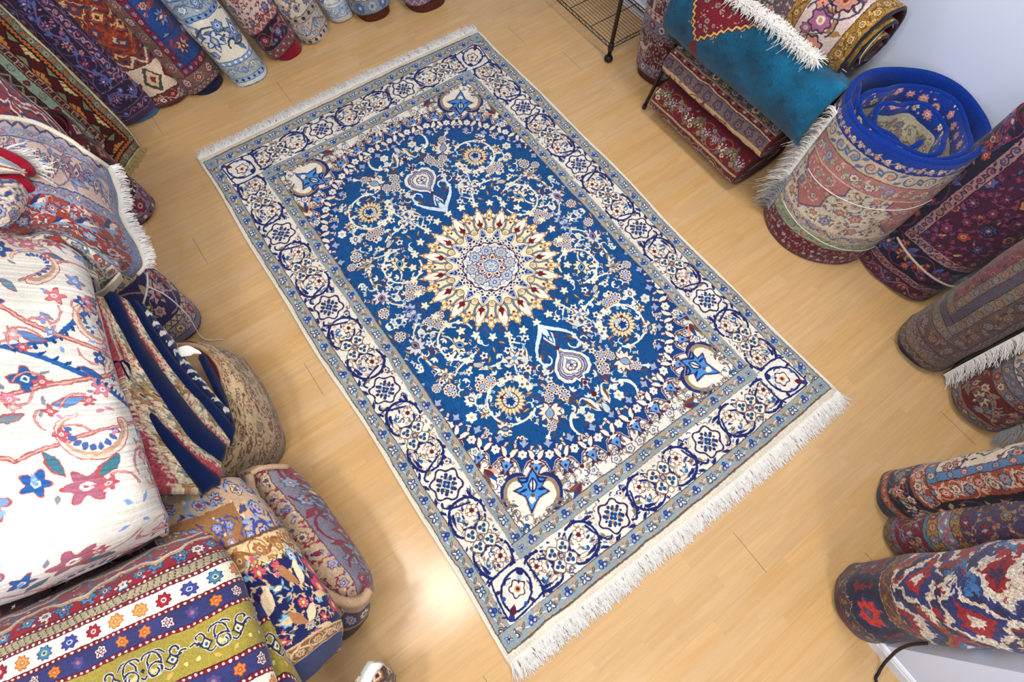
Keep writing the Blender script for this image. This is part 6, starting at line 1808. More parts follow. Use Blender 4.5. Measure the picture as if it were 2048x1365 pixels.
# navy plush folded rug squeezed under the cream one: stacked folds seen from their edge
def navy_rug():
    root = thing('folded_rug', 'navy plush folded rug with layered cream edges, right of the cream vine rug', 'folded rug', tuple(P(330, 780, .75)), 'folded rugs piled along the left wall')
    q = lambda X, Y, z: (180 + X / 3.102, 560 + Y / 3.102, z)
    nav = mat_plain('navy_plush', C(6, 22, 60), sheen=.08, vary=.3, scale=50)
    bei = carpet('navy_rug_side', 90, 12, [(1.4, C(186, 164, 140), C(150, 60, 70), b_dots, dict(d=[C(140, 44, 60)])), (8, C(190, 174, 146), None, b_flow, dict(f=F(((120, 90, 60), (150, 120, 84), (190, 170, 140), (60, 50, 60)), ((150, 60, 66), (206, 190, 160), (110, 90, 60), (70, 90, 90)), ((206, 190, 160), (110, 120, 110), (190, 170, 130), (150, 100, 60))), s=.7)), (2.6, C(190, 168, 150), C(150, 70, 76), b_zig, dict(v=C(150, 50, 64)))], (C(190, 174, 146), None, {}), sides=False, seed=34, warp=.4, grain=.2)
    mb = mat_weave('navy_rug_edge', bei)
    def strip(name, mat, left, right, zl, zr, bulge, t=.03, n=26, w=9):
        L = catmull([P(*q(a, b, z)) for (a, b), z in zip(left, zl)], n)
        R = catmull([P(*q(a, b, z)) for (a, b), z in zip(right, zr)], n)
        G = np.zeros((w, n, 3))
        for i in range(w):
            u = i / (w - 1)
            out = np.array([.75, .1, .55]) * bulge * math.sin(PI * u) ** .7
            G[i] = L * (1 - u) + R * u + out
        return sheet(name, G, t, [mat, mat, mat], parent=root, wob=.003, wobs=14, face=CAM, uvsize=(.9, .12))
    # far to near stations run down the picture
    strip('edge_layer', mb, [(40, 118), (172, 500), (262, 790), (430, 1300)], [(82, 112), (200, 470), (420, 840), (700, 1300)], (.95, .93, .92, .88), (.93, .90, .86, .78), .004)
    strip('pile_fold', nav, [(178, 540), (262, 795), (425, 970), (700, 1297)], [(182, 545), (345, 770), (570, 1035), (808, 1240)], (.92, .90, .87, .80), (.91, .86, .81, .74), .022)
    strip('edge_layer', mb, [(56, 118), (190, 500), (390, 820), (640, 1085), (806, 1190)], [(86, 112), (332, 560), (532, 862), (640, 1000), (815, 1130)], (.93, .89, .85, .80, .75), (.91, .86, .81, .77, .72), .006)
    strip('pile_fold', nav, [(80, 112), (328, 560), (530, 862), (660, 1010), (800, 1120)], [(184, 108), (305, 370), (486, 622), (694, 892), (842, 1032)], (.91, .86, .81, .77, .72), (.86, .80, .75, .70, .66), .026)
    strip('edge_layer', mb, [(180, 108), (300, 372), (480, 622), (690, 892), (832, 1030)], [(244, 138), (384, 380), (562, 622), (724, 802), (872, 1000)], (.86, .80, .75, .70, .66), (.83, .77, .72, .67, .63), .006)
    strip('pile_fold', nav, [(240, 138), (380, 380), (560, 622), (722, 802), (868, 990)], [(305, 170), (470, 430), (640, 640), (770, 780), (898, 925)], (.83, .77, .72, .67, .63), (.77, .71, .66, .62, .57), .022)
    # folded end with ivory flashes
    c = Cv(60, 16, 6, C(12, 30, 76)); rg = random.Random(2)
    for k in range(13):
        x = 2 + k * 4.4
        c.stroke([(x, 2), (x + 3, 6), (x + .5, 9), (x + 4, 14)], 1.3, C(206, 200, 184)); 
        if k > 7: c.lobe(x + 2, 6, 2.2, rg.choice([C(206, 170, 100), C(206, 190, 180), C(140, 150, 170), C(160, 60, 70)]), 5, .2)
    mf = mat_weave('navy_flashed_pile', c.finish('navy_flashed_weave', warp=.4, grain=.15, seed=5))
    L = [(300, 172), (470, 430), (545, 540), (640, 640), (770, 780), (850, 860)]
    R = [(345, 165), (500, 350), (570, 455), (700, 610), (820, 770), (862, 800)]
    n = 30
    Lw = catmull([P(*q(a, b, z)) for (a, b), z in zip(L, (.78, .71, .69, .66, .62, .60))], n); Rw = catmull([P(*q(a, b, z)) for (a, b), z in zip(R, (.74, .67, .64, .61, .57, .55))], n)
    G = np.array([Lw * (1 - u) + Rw * u + np.array([.7, .1, .5]) * .016 * math.sin(PI * u) for u in np.linspace(0, 1, 7)])
    sheet('flashed_fold', G, .03, [mf, nav, nav], parent=root, uvsize=(.6, .16), wob=.004, face=CAM)
    L = [(700, 470), (770, 620), (830, 740), (862, 830), (898, 925)]; R = [(716, 462), (790, 600), (848, 730), (884, 850), (904, 918)]
    Lw = catmull([P(*q(a, b, .56)) for a, b in L], 16); Rw = catmull([P(*q(a, b, .53)) for a, b in R], 16)
    sheet('rim_fold', np.array([Lw * (1 - u) + Rw * u for u in np.linspace(0, 1, 4)]), .02, [nav, nav, nav], parent=root, face=CAM, uvsize=(.6, .1))
    lab = [[q(556, 418, .69), q(610, 410, .69), q(668, 440, .68)], [q(548, 440, .68), q(600, 445, .68), q(690, 462, .67)], [q(560, 478, .67), q(622, 470, .67), q(650, 466, .66)]]
    patch('cloth_label', lab, 6, 8, .002, [M_FRINGE, M_FRINGE, M_FRINGE], parent=root, wob=.004, wobs=20)


navy_rug()


# beige floral rug rolled and standing on the floor, burgundy lining
def beige_bundle():
    root = thing('rolled_rug', 'beige and brown floral rolled rug with burgundy lining, bulging onto the floor', 'rolled rug', tuple(P(500, 830, 0)), None)
    BE = F(((70, 44, 40), (176, 150, 116), (120, 60, 50), (80, 90, 80)), ((80, 54, 46), (130, 70, 54), (190, 170, 130), (70, 60, 60)), ((60, 50, 50), (150, 136, 96), (130, 60, 50), (196, 180, 150)))
    im = carpet('beige_floral_weave', 100, 62, [(3, C(96, 76, 60), C(60, 40, 40), b_zig, dict(v=C(150, 130, 100))), (7, C(130, 110, 84), C(60, 44, 40), b_vine, dict(v=C(90, 64, 50), f=BE, leaf=C(110, 90, 60))), (3, C(110, 100, 70), C(70, 50, 44), b_flow, dict(f=BE)), (12, C(146, 124, 96), C(190, 170, 140), b_vine, dict(v=C(110, 70, 56), w=.45, f=BE, pal=1, leaf=C(96, 84, 56), lam=1.3))],
        (C(176, 154, 120), f_scat, dict(s=8.5, f=BE, v=[C(120, 90, 66), C(110, 60, 50)], fill=3)), sides=False, seed=35)
    m = mat_weave('beige_floral_pile', im)
    rows = [[(346, 686, .50), (382, 684, .46), (430, 690, .28), (452, 706, .01)],
            [(398, 690, .51), (440, 698, .46), (492, 724, .26), (510, 752, .01)],
            [(436, 728, .51), (484, 752, .46), (540, 800, .24), (556, 834, .01)],
            [(447, 782, .50), (500, 812, .44), (558, 858, .22), (572, 886, .01)],
            [(455, 850, .47), (505, 868, .41), (552, 900, .20), (560, 922, .01)],
            [(452, 915, .45), (490, 920, .38), (528, 938, .18), (532, 948, .01)],
            [(425, 968, .45), (455, 965, .36), (485, 962, .18), (498, 966, .01)],
            [(380, 1000, .45), (400, 990, .36), (430, 980, .18), (445, 985, .01)]]
    G = pgrid(rows, 34, 18)
    su = np.concatenate([[0], np.cumsum(np.linalg.norm(np.diff(G[:, 8], axis=0), axis=1))])
    U = np.tile(su[:, None], (1, 18)) / 1.0
    V = np.tile(np.linspace(.60, 0.0, 18)[None], (34, 1)) / .62
    sheet('outer_wrap', G, .02, [m, edge_mat('burgundy_lining', C(104, 16, 34)), edge_mat('tan_selvage', C(170, 140, 100))], parent=root, uv=(U, V), wob=.006, face=CAM)
    lin = [[(330, 690, .47), (346, 687, .50)], [(380, 694, .48), (396, 692, .505)], [(416, 735, .48), (433, 730, .505)], [(430, 785, .46), (445, 783, .495)], [(436, 850, .42), (452, 850, .46)]]
    patch('lining', [[a, ((a[0] + b[0]) / 2, (a[1] + b[1]) / 2, (a[2] + b[2]) / 2 + .004), b] for a, b in lin], 20, 5, .014, [edge_mat('burgundy_lining_edge', C(112, 14, 34)), M_BACKD, M_BACKD], parent=root, wob=.002)


beige_bundle()


# rust-red and blue draped rug
def rust_rug():
    root = thing('draped_rug', 'rust-red and slate blue draped rug with ivory fringe, hanging over the left pile', 'draped rug', tuple(P(150, 400, .95)), 'folded rugs piled along the left wall')
    SB = F(((50, 44, 80), (126, 146, 172), (206, 180, 166), (150, 60, 56)), ((60, 40, 60), (214, 190, 174), (110, 130, 164), (140, 50, 44)), ((70, 50, 70), (150, 110, 130), (206, 186, 176), (40, 50, 96)))
    c = Cv(70, 60, 7, C(146, 58, 44))
    f_scat(c, 0, 0, 70, 30, dict(s=11, f=SB, v=[C(206, 180, 160), C(120, 140, 170)], leaf=[C(206, 190, 176), C(126, 150, 176), C(40, 50, 96)], w=.5, fill=5), 4)
    for k in range(7):
        x = 4 + k * 10
        for d, L, col in ((.2, 9, C(206, 190, 176)), (.5, 8, C(40, 50, 96)), (-.1, 8, C(126, 150, 176))): c.leaf(x, 12 + (k % 3) * 5, L, 2, d, col, .2)
    c.push(0, 27); c.rect(0, 0, 70, 4, C(126, 140, 166)); b_vine(c, 70, 4, dict(v=C(150, 80, 80), f=SB)); c.pop()
    c.push(0, 31); c.rect(0, 0, 70, 18, C(200, 172, 158)); b_vine(c, 70, 18, dict(v=C(110, 100, 130), f=SB, pal=1, leaf=C(110, 130, 170), lam=1.4, w=.7)); c.stroke([(0, 0), (70, 0)], .5, C(60, 50, 80)); c.pop()
    c.push(0, 48); c.rect(0, 0, 70, 6, C(126, 146, 176)); b_vine(c, 70, 6, dict(v=C(190, 150, 140), f=SB)); c.stroke([(0, 0), (70, 0)], .5, C(60, 50, 80)); c.pop()
    c.push(0, 54); c.rect(0, 0, 70, 6, C(186, 160, 160)); b_zig(c, 70, 6, dict(v=C(34, 40, 84), w=1.4)); c.pop()
    # side border (towards the fringe)
    c.rect(64, 0, 70, 60, C(110, 130, 160)); f_scat(c, 65, 0, 69, 58, dict(s=5, f=SB), 6)
    m = mat_weave('rust_pile', c.finish('rust_draped_weave', warp=.25, grain=.08, seed=36), ext='EXTEND')
    rows = [[(-90, 488, .96), (0, 486, .98), (75, 470, .98), (130, 480, .95), (212, 532, .84), (262, 556, .66)],
            [(-90, 455, 1.08), (0, 452, 1.09), (75, 444, 1.08), (135, 452, 1.04), (218, 496, .93), (286, 528, .66)],
            [(-90, 400, 1.12), (0, 396, 1.14), (70, 400, 1.12), (135, 414, 1.07), (208, 448, .95), (272, 488, .68)],
            [(-90, 330, 1.12), (0, 330, 1.13), (60, 336, 1.12), (124, 352, 1.06), (190, 386, .96), (244, 436, .74)],
            [(-90, 270, 1.08), (0, 270, 1.09), (60, 278, 1.08), (120, 300, 1.03), (182, 338, .95), (236, 396, .76)],
            [(-90, 238, 1.02), (0, 238, 1.03), (60, 246, 1.03), (122, 272, 1.00), (178, 310, .94), (216, 336, .84)]]
    G = pgrid(rows, 36, 32)
    U, V = np.meshgrid(np.linspace(-.02, 1, 32), np.linspace(0, 1, 36))
    o = sheet('pile', G, .016, [m, M_KILIM, edge_mat('ivory_selvage', C(226, 216, 196))], parent=root, uv=(U, V), wob=.008, wobs=7, face=CAM)
    tube('edge_cord', G[-1] + np.array([0, .004, .002]), .010, edge_mat('ivory_cord', C(222, 212, 190)), root, 8)
    ed = G[:, -1]
    fringe('fringe', ed[4:][::1] + np.array([0, 0, -.002]), (.9, .25, .05), .045, 420, M_FRINGE, parent=root, width=.0028, spread=.35, lift=.01, seed=21, droop=.012, curl=.5)
    kb = []
    tube('end_selvage', ed[2:] + np.array([.002, .002, .0]), .011, M_KILIM, root, 8)
    fringe('loose_yarn', catmull([P(0, 300, 1.15), P(25, 318, 1.15), P(50, 332, 1.14), P(62, 350, 1.13)], 10), (.9, -.5, .0), .07, 110, M_FRINGE, parent=root, width=.0016, spread=.5, lift=.012, seed=22, droop=.012, curl=.4)


rust_rug()


def small_patches():
    # ivory crumpled rug between the rust one and the cream one
    root = thing('crumpled_rug', 'crumpled ivory rug with red flowers, tucked between rust-red and cream rugs', 'rug', tuple(P(150, 510, .9)), 'folded rugs piled along the left wall')
    IV = F(((110, 50, 54), (150, 60, 56), (206, 196, 180), (80, 100, 140)), ((60, 70, 90), (126, 140, 156), (150, 60, 56), (206, 190, 170)), ((80, 60, 66), (196, 180, 160), (80, 100, 140), (150, 60, 56)))
    im = carpet('ivory_crumple_weave', 40, 30, [(6, C(150, 166, 180), C(60, 60, 80), b_diam, dict(s=1.5, f=F(((70, 80, 100), (206, 200, 186), (150, 60, 56)), ((150, 60, 56), (126, 150, 170), (206, 190, 170)))))], (C(206, 196, 176), f_scat, dict(s=9, f=IV, v=[C(80, 100, 120), C(90, 70, 80)])), sides=False, seed=37)
    m = mat_weave('ivory_crumple_pile', im)
    rows = [[(10, 486, .98), (60, 462, 1.0), (120, 458, .98), (180, 482, .94), (232, 520, .86), (244, 548, .78)],
            [(10, 494, 1.02), (60, 478, 1.03), (120, 480, 1.0), (176, 502, .99), (222, 535, .90), (242, 556, .78)],
            [(20, 506, .99), (70, 492, 1.0), (124, 500, .95), (172, 520, .94), (206, 550, .86), (228, 572, .74)],
            [(30, 524, 1.0), (84, 508, 1.01), (130, 515, .99), (170, 538, .95), (196, 566, .85), (204, 596, .72)]]
    patch('pile', rows, 24, 26, .014, [m, M_KILIM, M_KILIM], parent=root, uvsize=(.40, .30), wob=.012, wobs=14)
    patch('turned_back', [[(186, 592, .76), (192, 598, .74)], [(212, 578, .80), (222, 590, .76)], [(240, 548, .82), (246, 560, .76)]], 12, 5, .01, [edge_mat('ivory_backing', C(190, 178, 150)), M_KILIM, M_KILIM], parent=root)
    # crimson-rimmed folded rug at the left edge of the picture
    root = thing('folded_rug', 'crimson-rimmed folded rug with blue and cream stripes, on the rust-red rug', 'folded rug', tuple(P(10, 360, 1.2)), 'folded rugs piled along the left wall')
    c = Cv(60, 14, 6, C(214, 200, 180)); c.rect(0, 0, 60, 4.4, C(134, 12, 38)); c.rect(0, 5.6, 60, 8.6, C(140, 166, 190)); c.rect(0, 10, 60, 10.8, C(150, 60, 60))
    m = mat_weave('crimson_rim_pile', c.finish('crimson_rim_weave', warp=.2, seed=3))
    patch('upper_fold', [[(-90, 298, 1.20), (-20, 300, 1.20), (24, 318, 1.18), (54, 340, 1.155)], [(-90, 312, 1.235), (-20, 314, 1.235), (22, 328, 1.215), (56, 345, 1.18)], [(-90, 335, 1.24), (-20, 336, 1.24), (20, 342, 1.22), (52, 348, 1.18)], [(-90, 352, 1.21), (-20, 351, 1.21), (20, 350, 1.19), (46, 350, 1.16)]], 14, 18, .012, [m, m, edge_mat('crimson_rim', C(134, 12, 38))], parent=root, uvsize=(.6, .14))
    im = carpet('crimson_floral_weave', 40, 30, [(4, C(134, 12, 38), None, b_plain, {})], (C(206, 184, 164), f_scat, dict(s=8, f=F(((30, 50, 120), (40, 70, 150), (206, 180, 160), (140, 130, 60)), ((60, 60, 90), (160, 160, 170), (40, 60, 130), (200, 170, 150))), v=[C(90, 80, 100)])), sides=False, seed=38)
    m = mat_weave('crimson_floral_pile', im)
    patch('lower_fold', [[(-90, 350, 1.16), (-20, 350, 1.16), (30, 354, 1.15), (58, 376, 1.11), (66, 410, 1.06)], [(-90, 362, 1.20), (-20, 362, 1.20), (26, 366, 1.19), (50, 384, 1.15), (58, 412, 1.10)], [(-90, 400, 1.21), (-20, 400, 1.21), (15, 402, 1.20), (38, 410, 1.17), (48, 424, 1.12)], [(-90, 455, 1.16), (-20, 455, 1.16), (12, 452, 1.15), (30, 444, 1.13), (42, 432, 1.10)]], 20, 22, .014, [m, m, edge_mat('crimson_rim_two', C(134, 12, 38))], parent=root, uvsize=(.4, .3))
    rim = edge_mat('crimson_band', C(138, 10, 38))
    tube('rim_band', catmull([P(-90, 300, 1.205), P(-20, 302, 1.205), P(26, 318, 1.19), P(50, 334, 1.17), P(58, 347, 1.165)], 24), .019, rim, root, 10)
    tube('rim_band', catmull([P(-90, 356, 1.17), P(-20, 354, 1.17), P(32, 358, 1.16), P(56, 378, 1.13), P(66, 405, 1.08), P(60, 424, 1.07)], 26), .019, rim, root, 10)
    # red and navy rug behind
    root = thing('folded_rug', 'red and navy folded rug behind the rust-red draped rug, at the left edge', 'folded rug', tuple(P(60, 230, .85)), 'folded rugs piled along the left wall')
    im = carpet('poppy_weave', 60, 40, [(3, C(60, 24, 40), C(206, 190, 180), b_dots, dict(d=[C(40, 40, 80)]))], (C(140, 14, 30), f_geo, dict(s=22, sp=6, f=F(((206, 190, 180), (70, 24, 44), (150, 20, 36), (40, 50, 100)), ((40, 44, 90), (150, 20, 36), (60, 30, 50), (200, 180, 170))))), sides=False, seed=39, warp=.4, grain=.2)
    m = mat_weave('poppy_pile', im)
    patch('pile', [[(-70, 105, .92), (0, 150, .92), (52, 192, .90), (104, 236, .84), (160, 300, .72)], [(-70, 150, .98), (0, 190, .98), (40, 226, .97), (88, 262, .90), (140, 312, .76)], [(-70, 230, .98), (0, 246, .98), (36, 262, .97), (80, 282, .92), (120, 314, .80)], [(-70, 300, .90), (0, 300, .90), (40, 310, .89), (84, 325, .84), (118, 345, .74)]], 20, 24, .02, [m, M_BACKD, M_BACKD], parent=root, uvsize=(.6, .4))


small_patches()


# olive, red and white bordered rug, nearest on the left
def olive_rug():
    root = thing('folded_rug', 'folded rug with olive, navy and white flowered bands and red field, nearest', 'folded rug', tuple(P(250, 1270, .9)), 'folded rugs piled along the left wall')
    OF = F(((96, 20, 34), (140, 24, 40), (206, 190, 180), (130, 40, 60)), ((150, 70, 40), (206, 140, 70), (190, 90, 50), (150, 170, 180)), ((40, 50, 110), (60, 120, 150), (206, 190, 130), (40, 60, 110)), ((60, 40, 90), (50, 60, 130), (150, 180, 190), (60, 40, 90)))
    NF = F(((60, 30, 50), (206, 200, 196), (90, 40, 50), (206, 200, 196), (96, 30, 44)), ((110, 50, 40), (190, 110, 50), (150, 60, 40), (200, 140, 70)), ((60, 40, 90), (60, 66, 120), (150, 60, 80), (90, 130, 150)))
    dots = lambda: (1.7, C(110, 16, 32), C(60, 20, 30), b_dots, dict(d=[C(214, 196, 190)], s=1.4))
    redf = lambda c, L, h, p: (f_scat(c, 0, 1, L, h - 2, dict(s=10.5, f=F(((30, 44, 100), (50, 130, 160), (140, 30, 50), (206, 200, 196)), ((60, 40, 80), (206, 196, 186), (60, 50, 100), (206, 130, 60)), ((40, 60, 110), (70, 120, 160), (206, 190, 130), (150, 30, 60))), fill=4, r=1.2), 9), c.stroke([(i * 3.0, 6 + 3.2 * math.sin(i * .55) + 1.2 * math.sin(i * 1.7)) for i in range(40)], 1.6, C(206, 196, 186)), c.stroke([(i * 3.0, 7.6 + 3.2 * math.sin(i * .55) + 1.2 * math.sin(i * 1.7)) for i in range(40)], 1.3, C(196, 150, 90)))
    def olivef(c, L, h, p):
        for k in range(8):
            x = k * 24
            for fp in (False, True):
                c.push(x + (7.5 if not fp else 7.5), h / 2, 0, .8, fp); c.push(-15, 0)
                for w_, col in ((1.5, C(206, 200, 186)), (.8, C(30, 34, 66))):
                    c.stroke(arc(0, 2, 4, 1.5, -2.5, 3.6, 18), w_, col); c.stroke(bez((4, 3), (8, 8), (10, -6), (14, -2)), w_, col); c.stroke(arc(10, -4, 3.2, 1.2, 1, 6.5, 14), w_, col); c.stroke(bez((-3, -1), (-4, -7), (3, -9), (5, -5)), w_, col)
                c.poly([(4.5, 0), (7.5, -3.4), (10.5, 0), (7.5, 3.4)], C(30, 34, 66)); c.poly([(5.6, 0), (7.5, -2.2), (9.4, 0), (7.5, 2.2)], C(206, 196, 150)); c.poly([(6.8, 0), (7.5, -.9), (8.2, 0), (7.5, .9)], C(40, 70, 130))
                c.lobe(1, 2, 1.1, C(206, 190, 120)); c.lobe(12, 5, 1.0, C(206, 190, 120)); c.leaf(-6, 6, 4, 1.6, .6, C(196, 150, 80))
                c.pop(); c.pop()
    bands = [(17, C(134, 18, 36), None, redf, {}), dots(), (4.2, C(140, 130, 104), C(60, 50, 50), b_pebble, dict(d=[C(60, 54, 50), C(150, 138, 116), C(160, 150, 130)])), dots(),
             (9.0, C(222, 212, 192), C(60, 34, 40), b_flow, dict(f=OF, s=1.05, r=.33, n=8)), dots(), (7.0, C(44, 48, 96), C(60, 34, 40), b_flow, dict(f=NF, s=1.2, r=.34, n=6)), dots(),
             (17.5, C(140, 126, 52), None, olivef, {}), dots(), (7.0, C(44, 48, 96), C(60, 34, 40), b_flow, dict(f=NF, s=1.2, r=.34, n=6)), dots(), (9.0, C(222, 212, 192), C(60, 34, 40), b_flow, dict(f=OF, s=1.05, r=.33)), dots()]
    im = carpet('olive_band_weave', 96, 90, bands, (C(134, 18, 36), None, {}), sides=False, seed=41, ppc=8, warp=.14, grain=.12)
    m = mat_weave('olive_band_pile', im, scale=300)
    rows = [[(-230, 1330, .76), (0, 1236, .79), (200, 1146, .79), (335, 1082, .78), (404, 1056, .75), (426, 1060, .66)],
            [(-230, 1370, .89), (0, 1270, .91), (205, 1180, .91), (345, 1112, .89), (424, 1084, .84), (446, 1092, .72)],
            [(-230, 1440, .93), (0, 1345, .95), (212, 1250, .95), (370, 1180, .93), (462, 1138, .87), (480, 1150, .74)],
            [(-230, 1540, .93), (0, 1445, .95), (235, 1345, .95), (405, 1270, .93), (500, 1226, .87), (516, 1240, .74)],
            [(-230, 1650, .91), (0, 1560, .93), (260, 1460, .93), (440, 1385, .91), (536, 1340, .85), (552, 1352, .72)],
            [(-230, 1790, .87), (0, 1700, .90), (290, 1600, .90), (480, 1520, .88), (572, 1470, .82), (588, 1478, .70)]]
    G = pgrid(rows, 36, 34)
    sv = np.concatenate([[0], np.cumsum(np.linalg.norm(np.diff(G, axis=0), axis=2).mean(1))])
    su = np.concatenate([[0], np.cumsum(np.linalg.norm(np.diff(G, axis=1), axis=2).mean(0))])
    U, V = np.meshgrid(su / .60, (sv - .085) / .56)
    sheet('top_fold', G, .045, [m, M_BACK, m], parent=root, uv=(U, V), wob=.005, face=CAM)
    rows = [[(300, 1102, .66), (404, 1068, .68), (450, 1066, .68), (474, 1100, .62), (478, 1106, .50)],
            [(330, 1180, .76), (434, 1120, .77), (480, 1114, .76), (508, 1152, .68), (512, 1160, .52)],
            [(380, 1290, .78), (480, 1230, .78), (526, 1206, .77), (556, 1240, .68), (562, 1250, .52)],
            [(430, 1400, .78), (520, 1330, .78), (564, 1304, .76), (592, 1340, .66), (598, 1350, .50)],
            [(470, 1520, .76), (560, 1450, .76), (604, 1420, .74), (630, 1450, .64), (634, 1460, .48)]]
    G = pgrid(rows, 26, 18)
    sv = np.concatenate([[0], np.cumsum(np.linalg.norm(np.diff(G, axis=0), axis=2).mean(1))])
    su = np.concatenate([[0], np.cumsum(np.linalg.norm(np.diff(G, axis=1), axis=2).mean(0))])
    U, V = np.meshgrid(su / .60 + .3, (sv * .72) / .56)
    sheet('lower_fold', G, .045, [m, M_BACK, m], parent=root, uv=(U, V), wob=.005, face=CAM)


olive_rug()


# navy-cornered tan rug
def tan_rug():
    root = thing('folded_rug', 'tan folded rug with navy flowered corner and royal blue end strip, beside the olive-banded rug', 'folded rug', tuple(P(520, 1120, .72)), 'folded rugs piled along the left wall')
    TF = F(((50, 50, 110), (110, 130, 180), (196, 170, 140), (130, 50, 60)), ((60, 44, 80), (150, 160, 190), (140, 40, 60), (206, 190, 160)), ((90, 60, 50), (206, 190, 160), (60, 70, 130), (150, 60, 60)))
    W, L = 46, 60
    c = Cv(W, L, 8, C(182, 152, 122))
    f_scat(c, 0, 40, 46, 60, dict(s=8, f=TF, v=[C(60, 66, 130), C(120, 150, 190)], leaf=[C(50, 60, 130), C(120, 150, 190)], fill=2, w=.6), 3)
    c.poly([(0, 52), (22, 52), (18, 38), (0, 36)], C(140, 96, 56)); f_scat(c, 0, 37, 20, 50, dict(s=5.5, f=TF, v=[C(60, 66, 130), C(190, 170, 150)], fill=4), 6)
    c.push(0, 36); c.rect(0, 0, 46, 6.5, C(196, 170, 124)); b_vine(c, 46, 6.5, dict(v=C(120, 76, 44), f=F(((110, 76, 44), (150, 100, 60), (206, 180, 140), (120, 76, 44))), leaf=C(150, 104, 64), w=.8)); b_zig(c, 46, 1.2, dict(v=C(60, 44, 40))); c.stroke([(0, 0), (46, 0)], .5, C(70, 44, 40)); c.stroke([(0, 6.5), (46, 6.5)], .6, C(90, 60, 44)); c.pop()
    c.rect(0, 13, 46, 36, C(18, 26, 74))
    f_scat(c, 1, 15, 44, 33, dict(s=7.5, f=F(((110, 50, 60), (190, 70, 96), (206, 150, 100), (220, 200, 120)), ((90, 80, 70), (206, 180, 140), (120, 150, 190), (150, 90, 60)), ((60, 90, 110), (120, 160, 190), (206, 190, 170), (120, 40, 60))), v=[C(190, 160, 120), C(110, 150, 190)], fill=3), 8)
    for x, y in ((34, 32), (31, 27), (33.5, 20)): flower(c, x, y, 3.4, C(60, 30, 60), C(186, 54, 84), C(206, 150, 110), C(220, 190, 110), 5)
    for x, y in ((12, 26), (20, 18), (24, 29)):
        c.leaf(x, y, 7, 3, .7, C(206, 184, 150), .2); c.leaf(x, y, 7, 3, 2.3, C(150, 104, 70), -.2); c.leaf(x + 2, y - 3, 6, 2.4, -.6, C(196, 170, 130), .3)
    c.push(0, 6); c.rect(0, 0, 46, 7, C(120, 80, 52)); b_vine(c, 46, 7, dict(v=C(206, 180, 140), f=F(((90, 60, 44), (190, 160, 120), (110, 70, 50), (206, 180, 140))), leaf=C(190, 160, 120), w=.8)); c.stroke([(0, 0), (46, 0)], .9, C(190, 160, 120)); c.stroke([(0, 7), (46, 7)], .9, C(190, 160, 120)); c.pop()
    c.rect(0, 0, 46, 6, C(12, 40, 98))
    c.push(46, 13, PI / 2); c.rect(0, 0, 26, 4, C(190, 160, 116)); b_zig(c, 26, 4, dict(v=C(110, 76, 50))); c.pop()
    m = mat_weave('tan_corner_pile', c.finish('tan_corner_weave', warp=.1, grain=.08, seed=42), ext='EXTEND')
    rows = [[(270, 1012, .70), (350, 985, .74), (430, 960, .73), (474, 954, .68), (482, 962, .56)],
            [(320, 1095, .77), (410, 1058, .79), (490, 1024, .77), (532, 1010, .71), (542, 1026, .56)],
            [(380, 1190, .78), (470, 1152, .79), (556, 1112, .76), (596, 1100, .70), (604, 1116, .54)],
            [(440, 1290, .77), (530, 1246, .77), (614, 1198, .74), (654, 1184, .68), (660, 1200, .52)],
            [(480, 1350, .74), (570, 1302, .74), (644, 1256, .71), (680, 1238, .65), (684, 1250, .50)],
            [(500, 1400, .66), (590, 1345, .66), (655, 1296, .63), (682, 1272, .58), (684, 1280, .46)],
            [(510, 1430, .55), (600, 1372, .54), (660, 1318, .52), (680, 1296, .48), (682, 1302, .40)]]
    G = pgrid(rows, 36, 24)
    U, V = np.meshgrid(np.linspace(0.0, 1.0, 24), np.linspace(1.0, -.16, 36))
    sheet('pile', G, .035, [m, edge_mat('royal_back', C(14, 44, 104)), edge_mat('tan_rim', C(176, 146, 116))], parent=root, uv=(U, V), wob=.005, face=CAM)
    # tan-bound folded rug behind it
    root = thing('folded_rug', 'folded rug with thick tan binding and red and blue flowers, curling onto the floor', 'folded rug', tuple(P(640, 1090, 0)), 'folded rugs piled along the left wall')
    im = carpet('binding_weave', 90, 40, [(5, C(176, 148, 116), C(80, 60, 60), b_vine, dict(v=C(110, 60, 70), f=TF)), (20, C(120, 116, 130), C(90, 60, 60), b_vine, dict(v=C(120, 30, 56), f=F(((110, 30, 50), (150, 50, 70), (190, 176, 160), (60, 70, 110)), ((90, 70, 60), (126, 146, 176), (150, 100, 60), (206, 190, 170)), ((60, 60, 100), (140, 150, 170), (120, 40, 60), (190, 150, 110))), pal=1, lam=1.1, leaf=C(130, 40, 60), w=.8))],
        (C(186, 160, 130), f_scat, dict(s=8, f=TF, v=[C(130, 50, 70)])), sides=False, seed=43)
    m = mat_weave('binding_pile', im)
    rows = [[(470, 955, .40), (500, 940, .50), (530, 932, .52), (570, 932, .42), (598, 950, .2), (606, 962, .01)],
            [(500, 1010, .40), (520, 1000, .50), (556, 975, .52), (606, 968, .40), (640, 992, .2), (650, 1006, .01)],
            [(540, 1080, .42), (562, 1066, .52), (612, 1040, .53), (660, 1036, .40), (690, 1064, .2), (698, 1078, .01)],
            [(590, 1150, .42), (614, 1132, .52), (660, 1100, .52), (704, 1100, .38), (728, 1122, .2), (735, 1134, .01)],
            [(640, 1200, .42), (668, 1182, .50), (702, 1152, .49), (732, 1150, .36), (744, 1162, .2), (746, 1172, .01)],
            [(672, 1240, .36), (696, 1216, .42), (720, 1196, .42), (738, 1190, .34), (744, 1190, .2), (742, 1192, .01)]]
    G = pgrid(rows, 34, 22)
    su = np.concatenate([[0], np.cumsum(np.linalg.norm(np.diff(G[:, 8], axis=0), axis=1))])
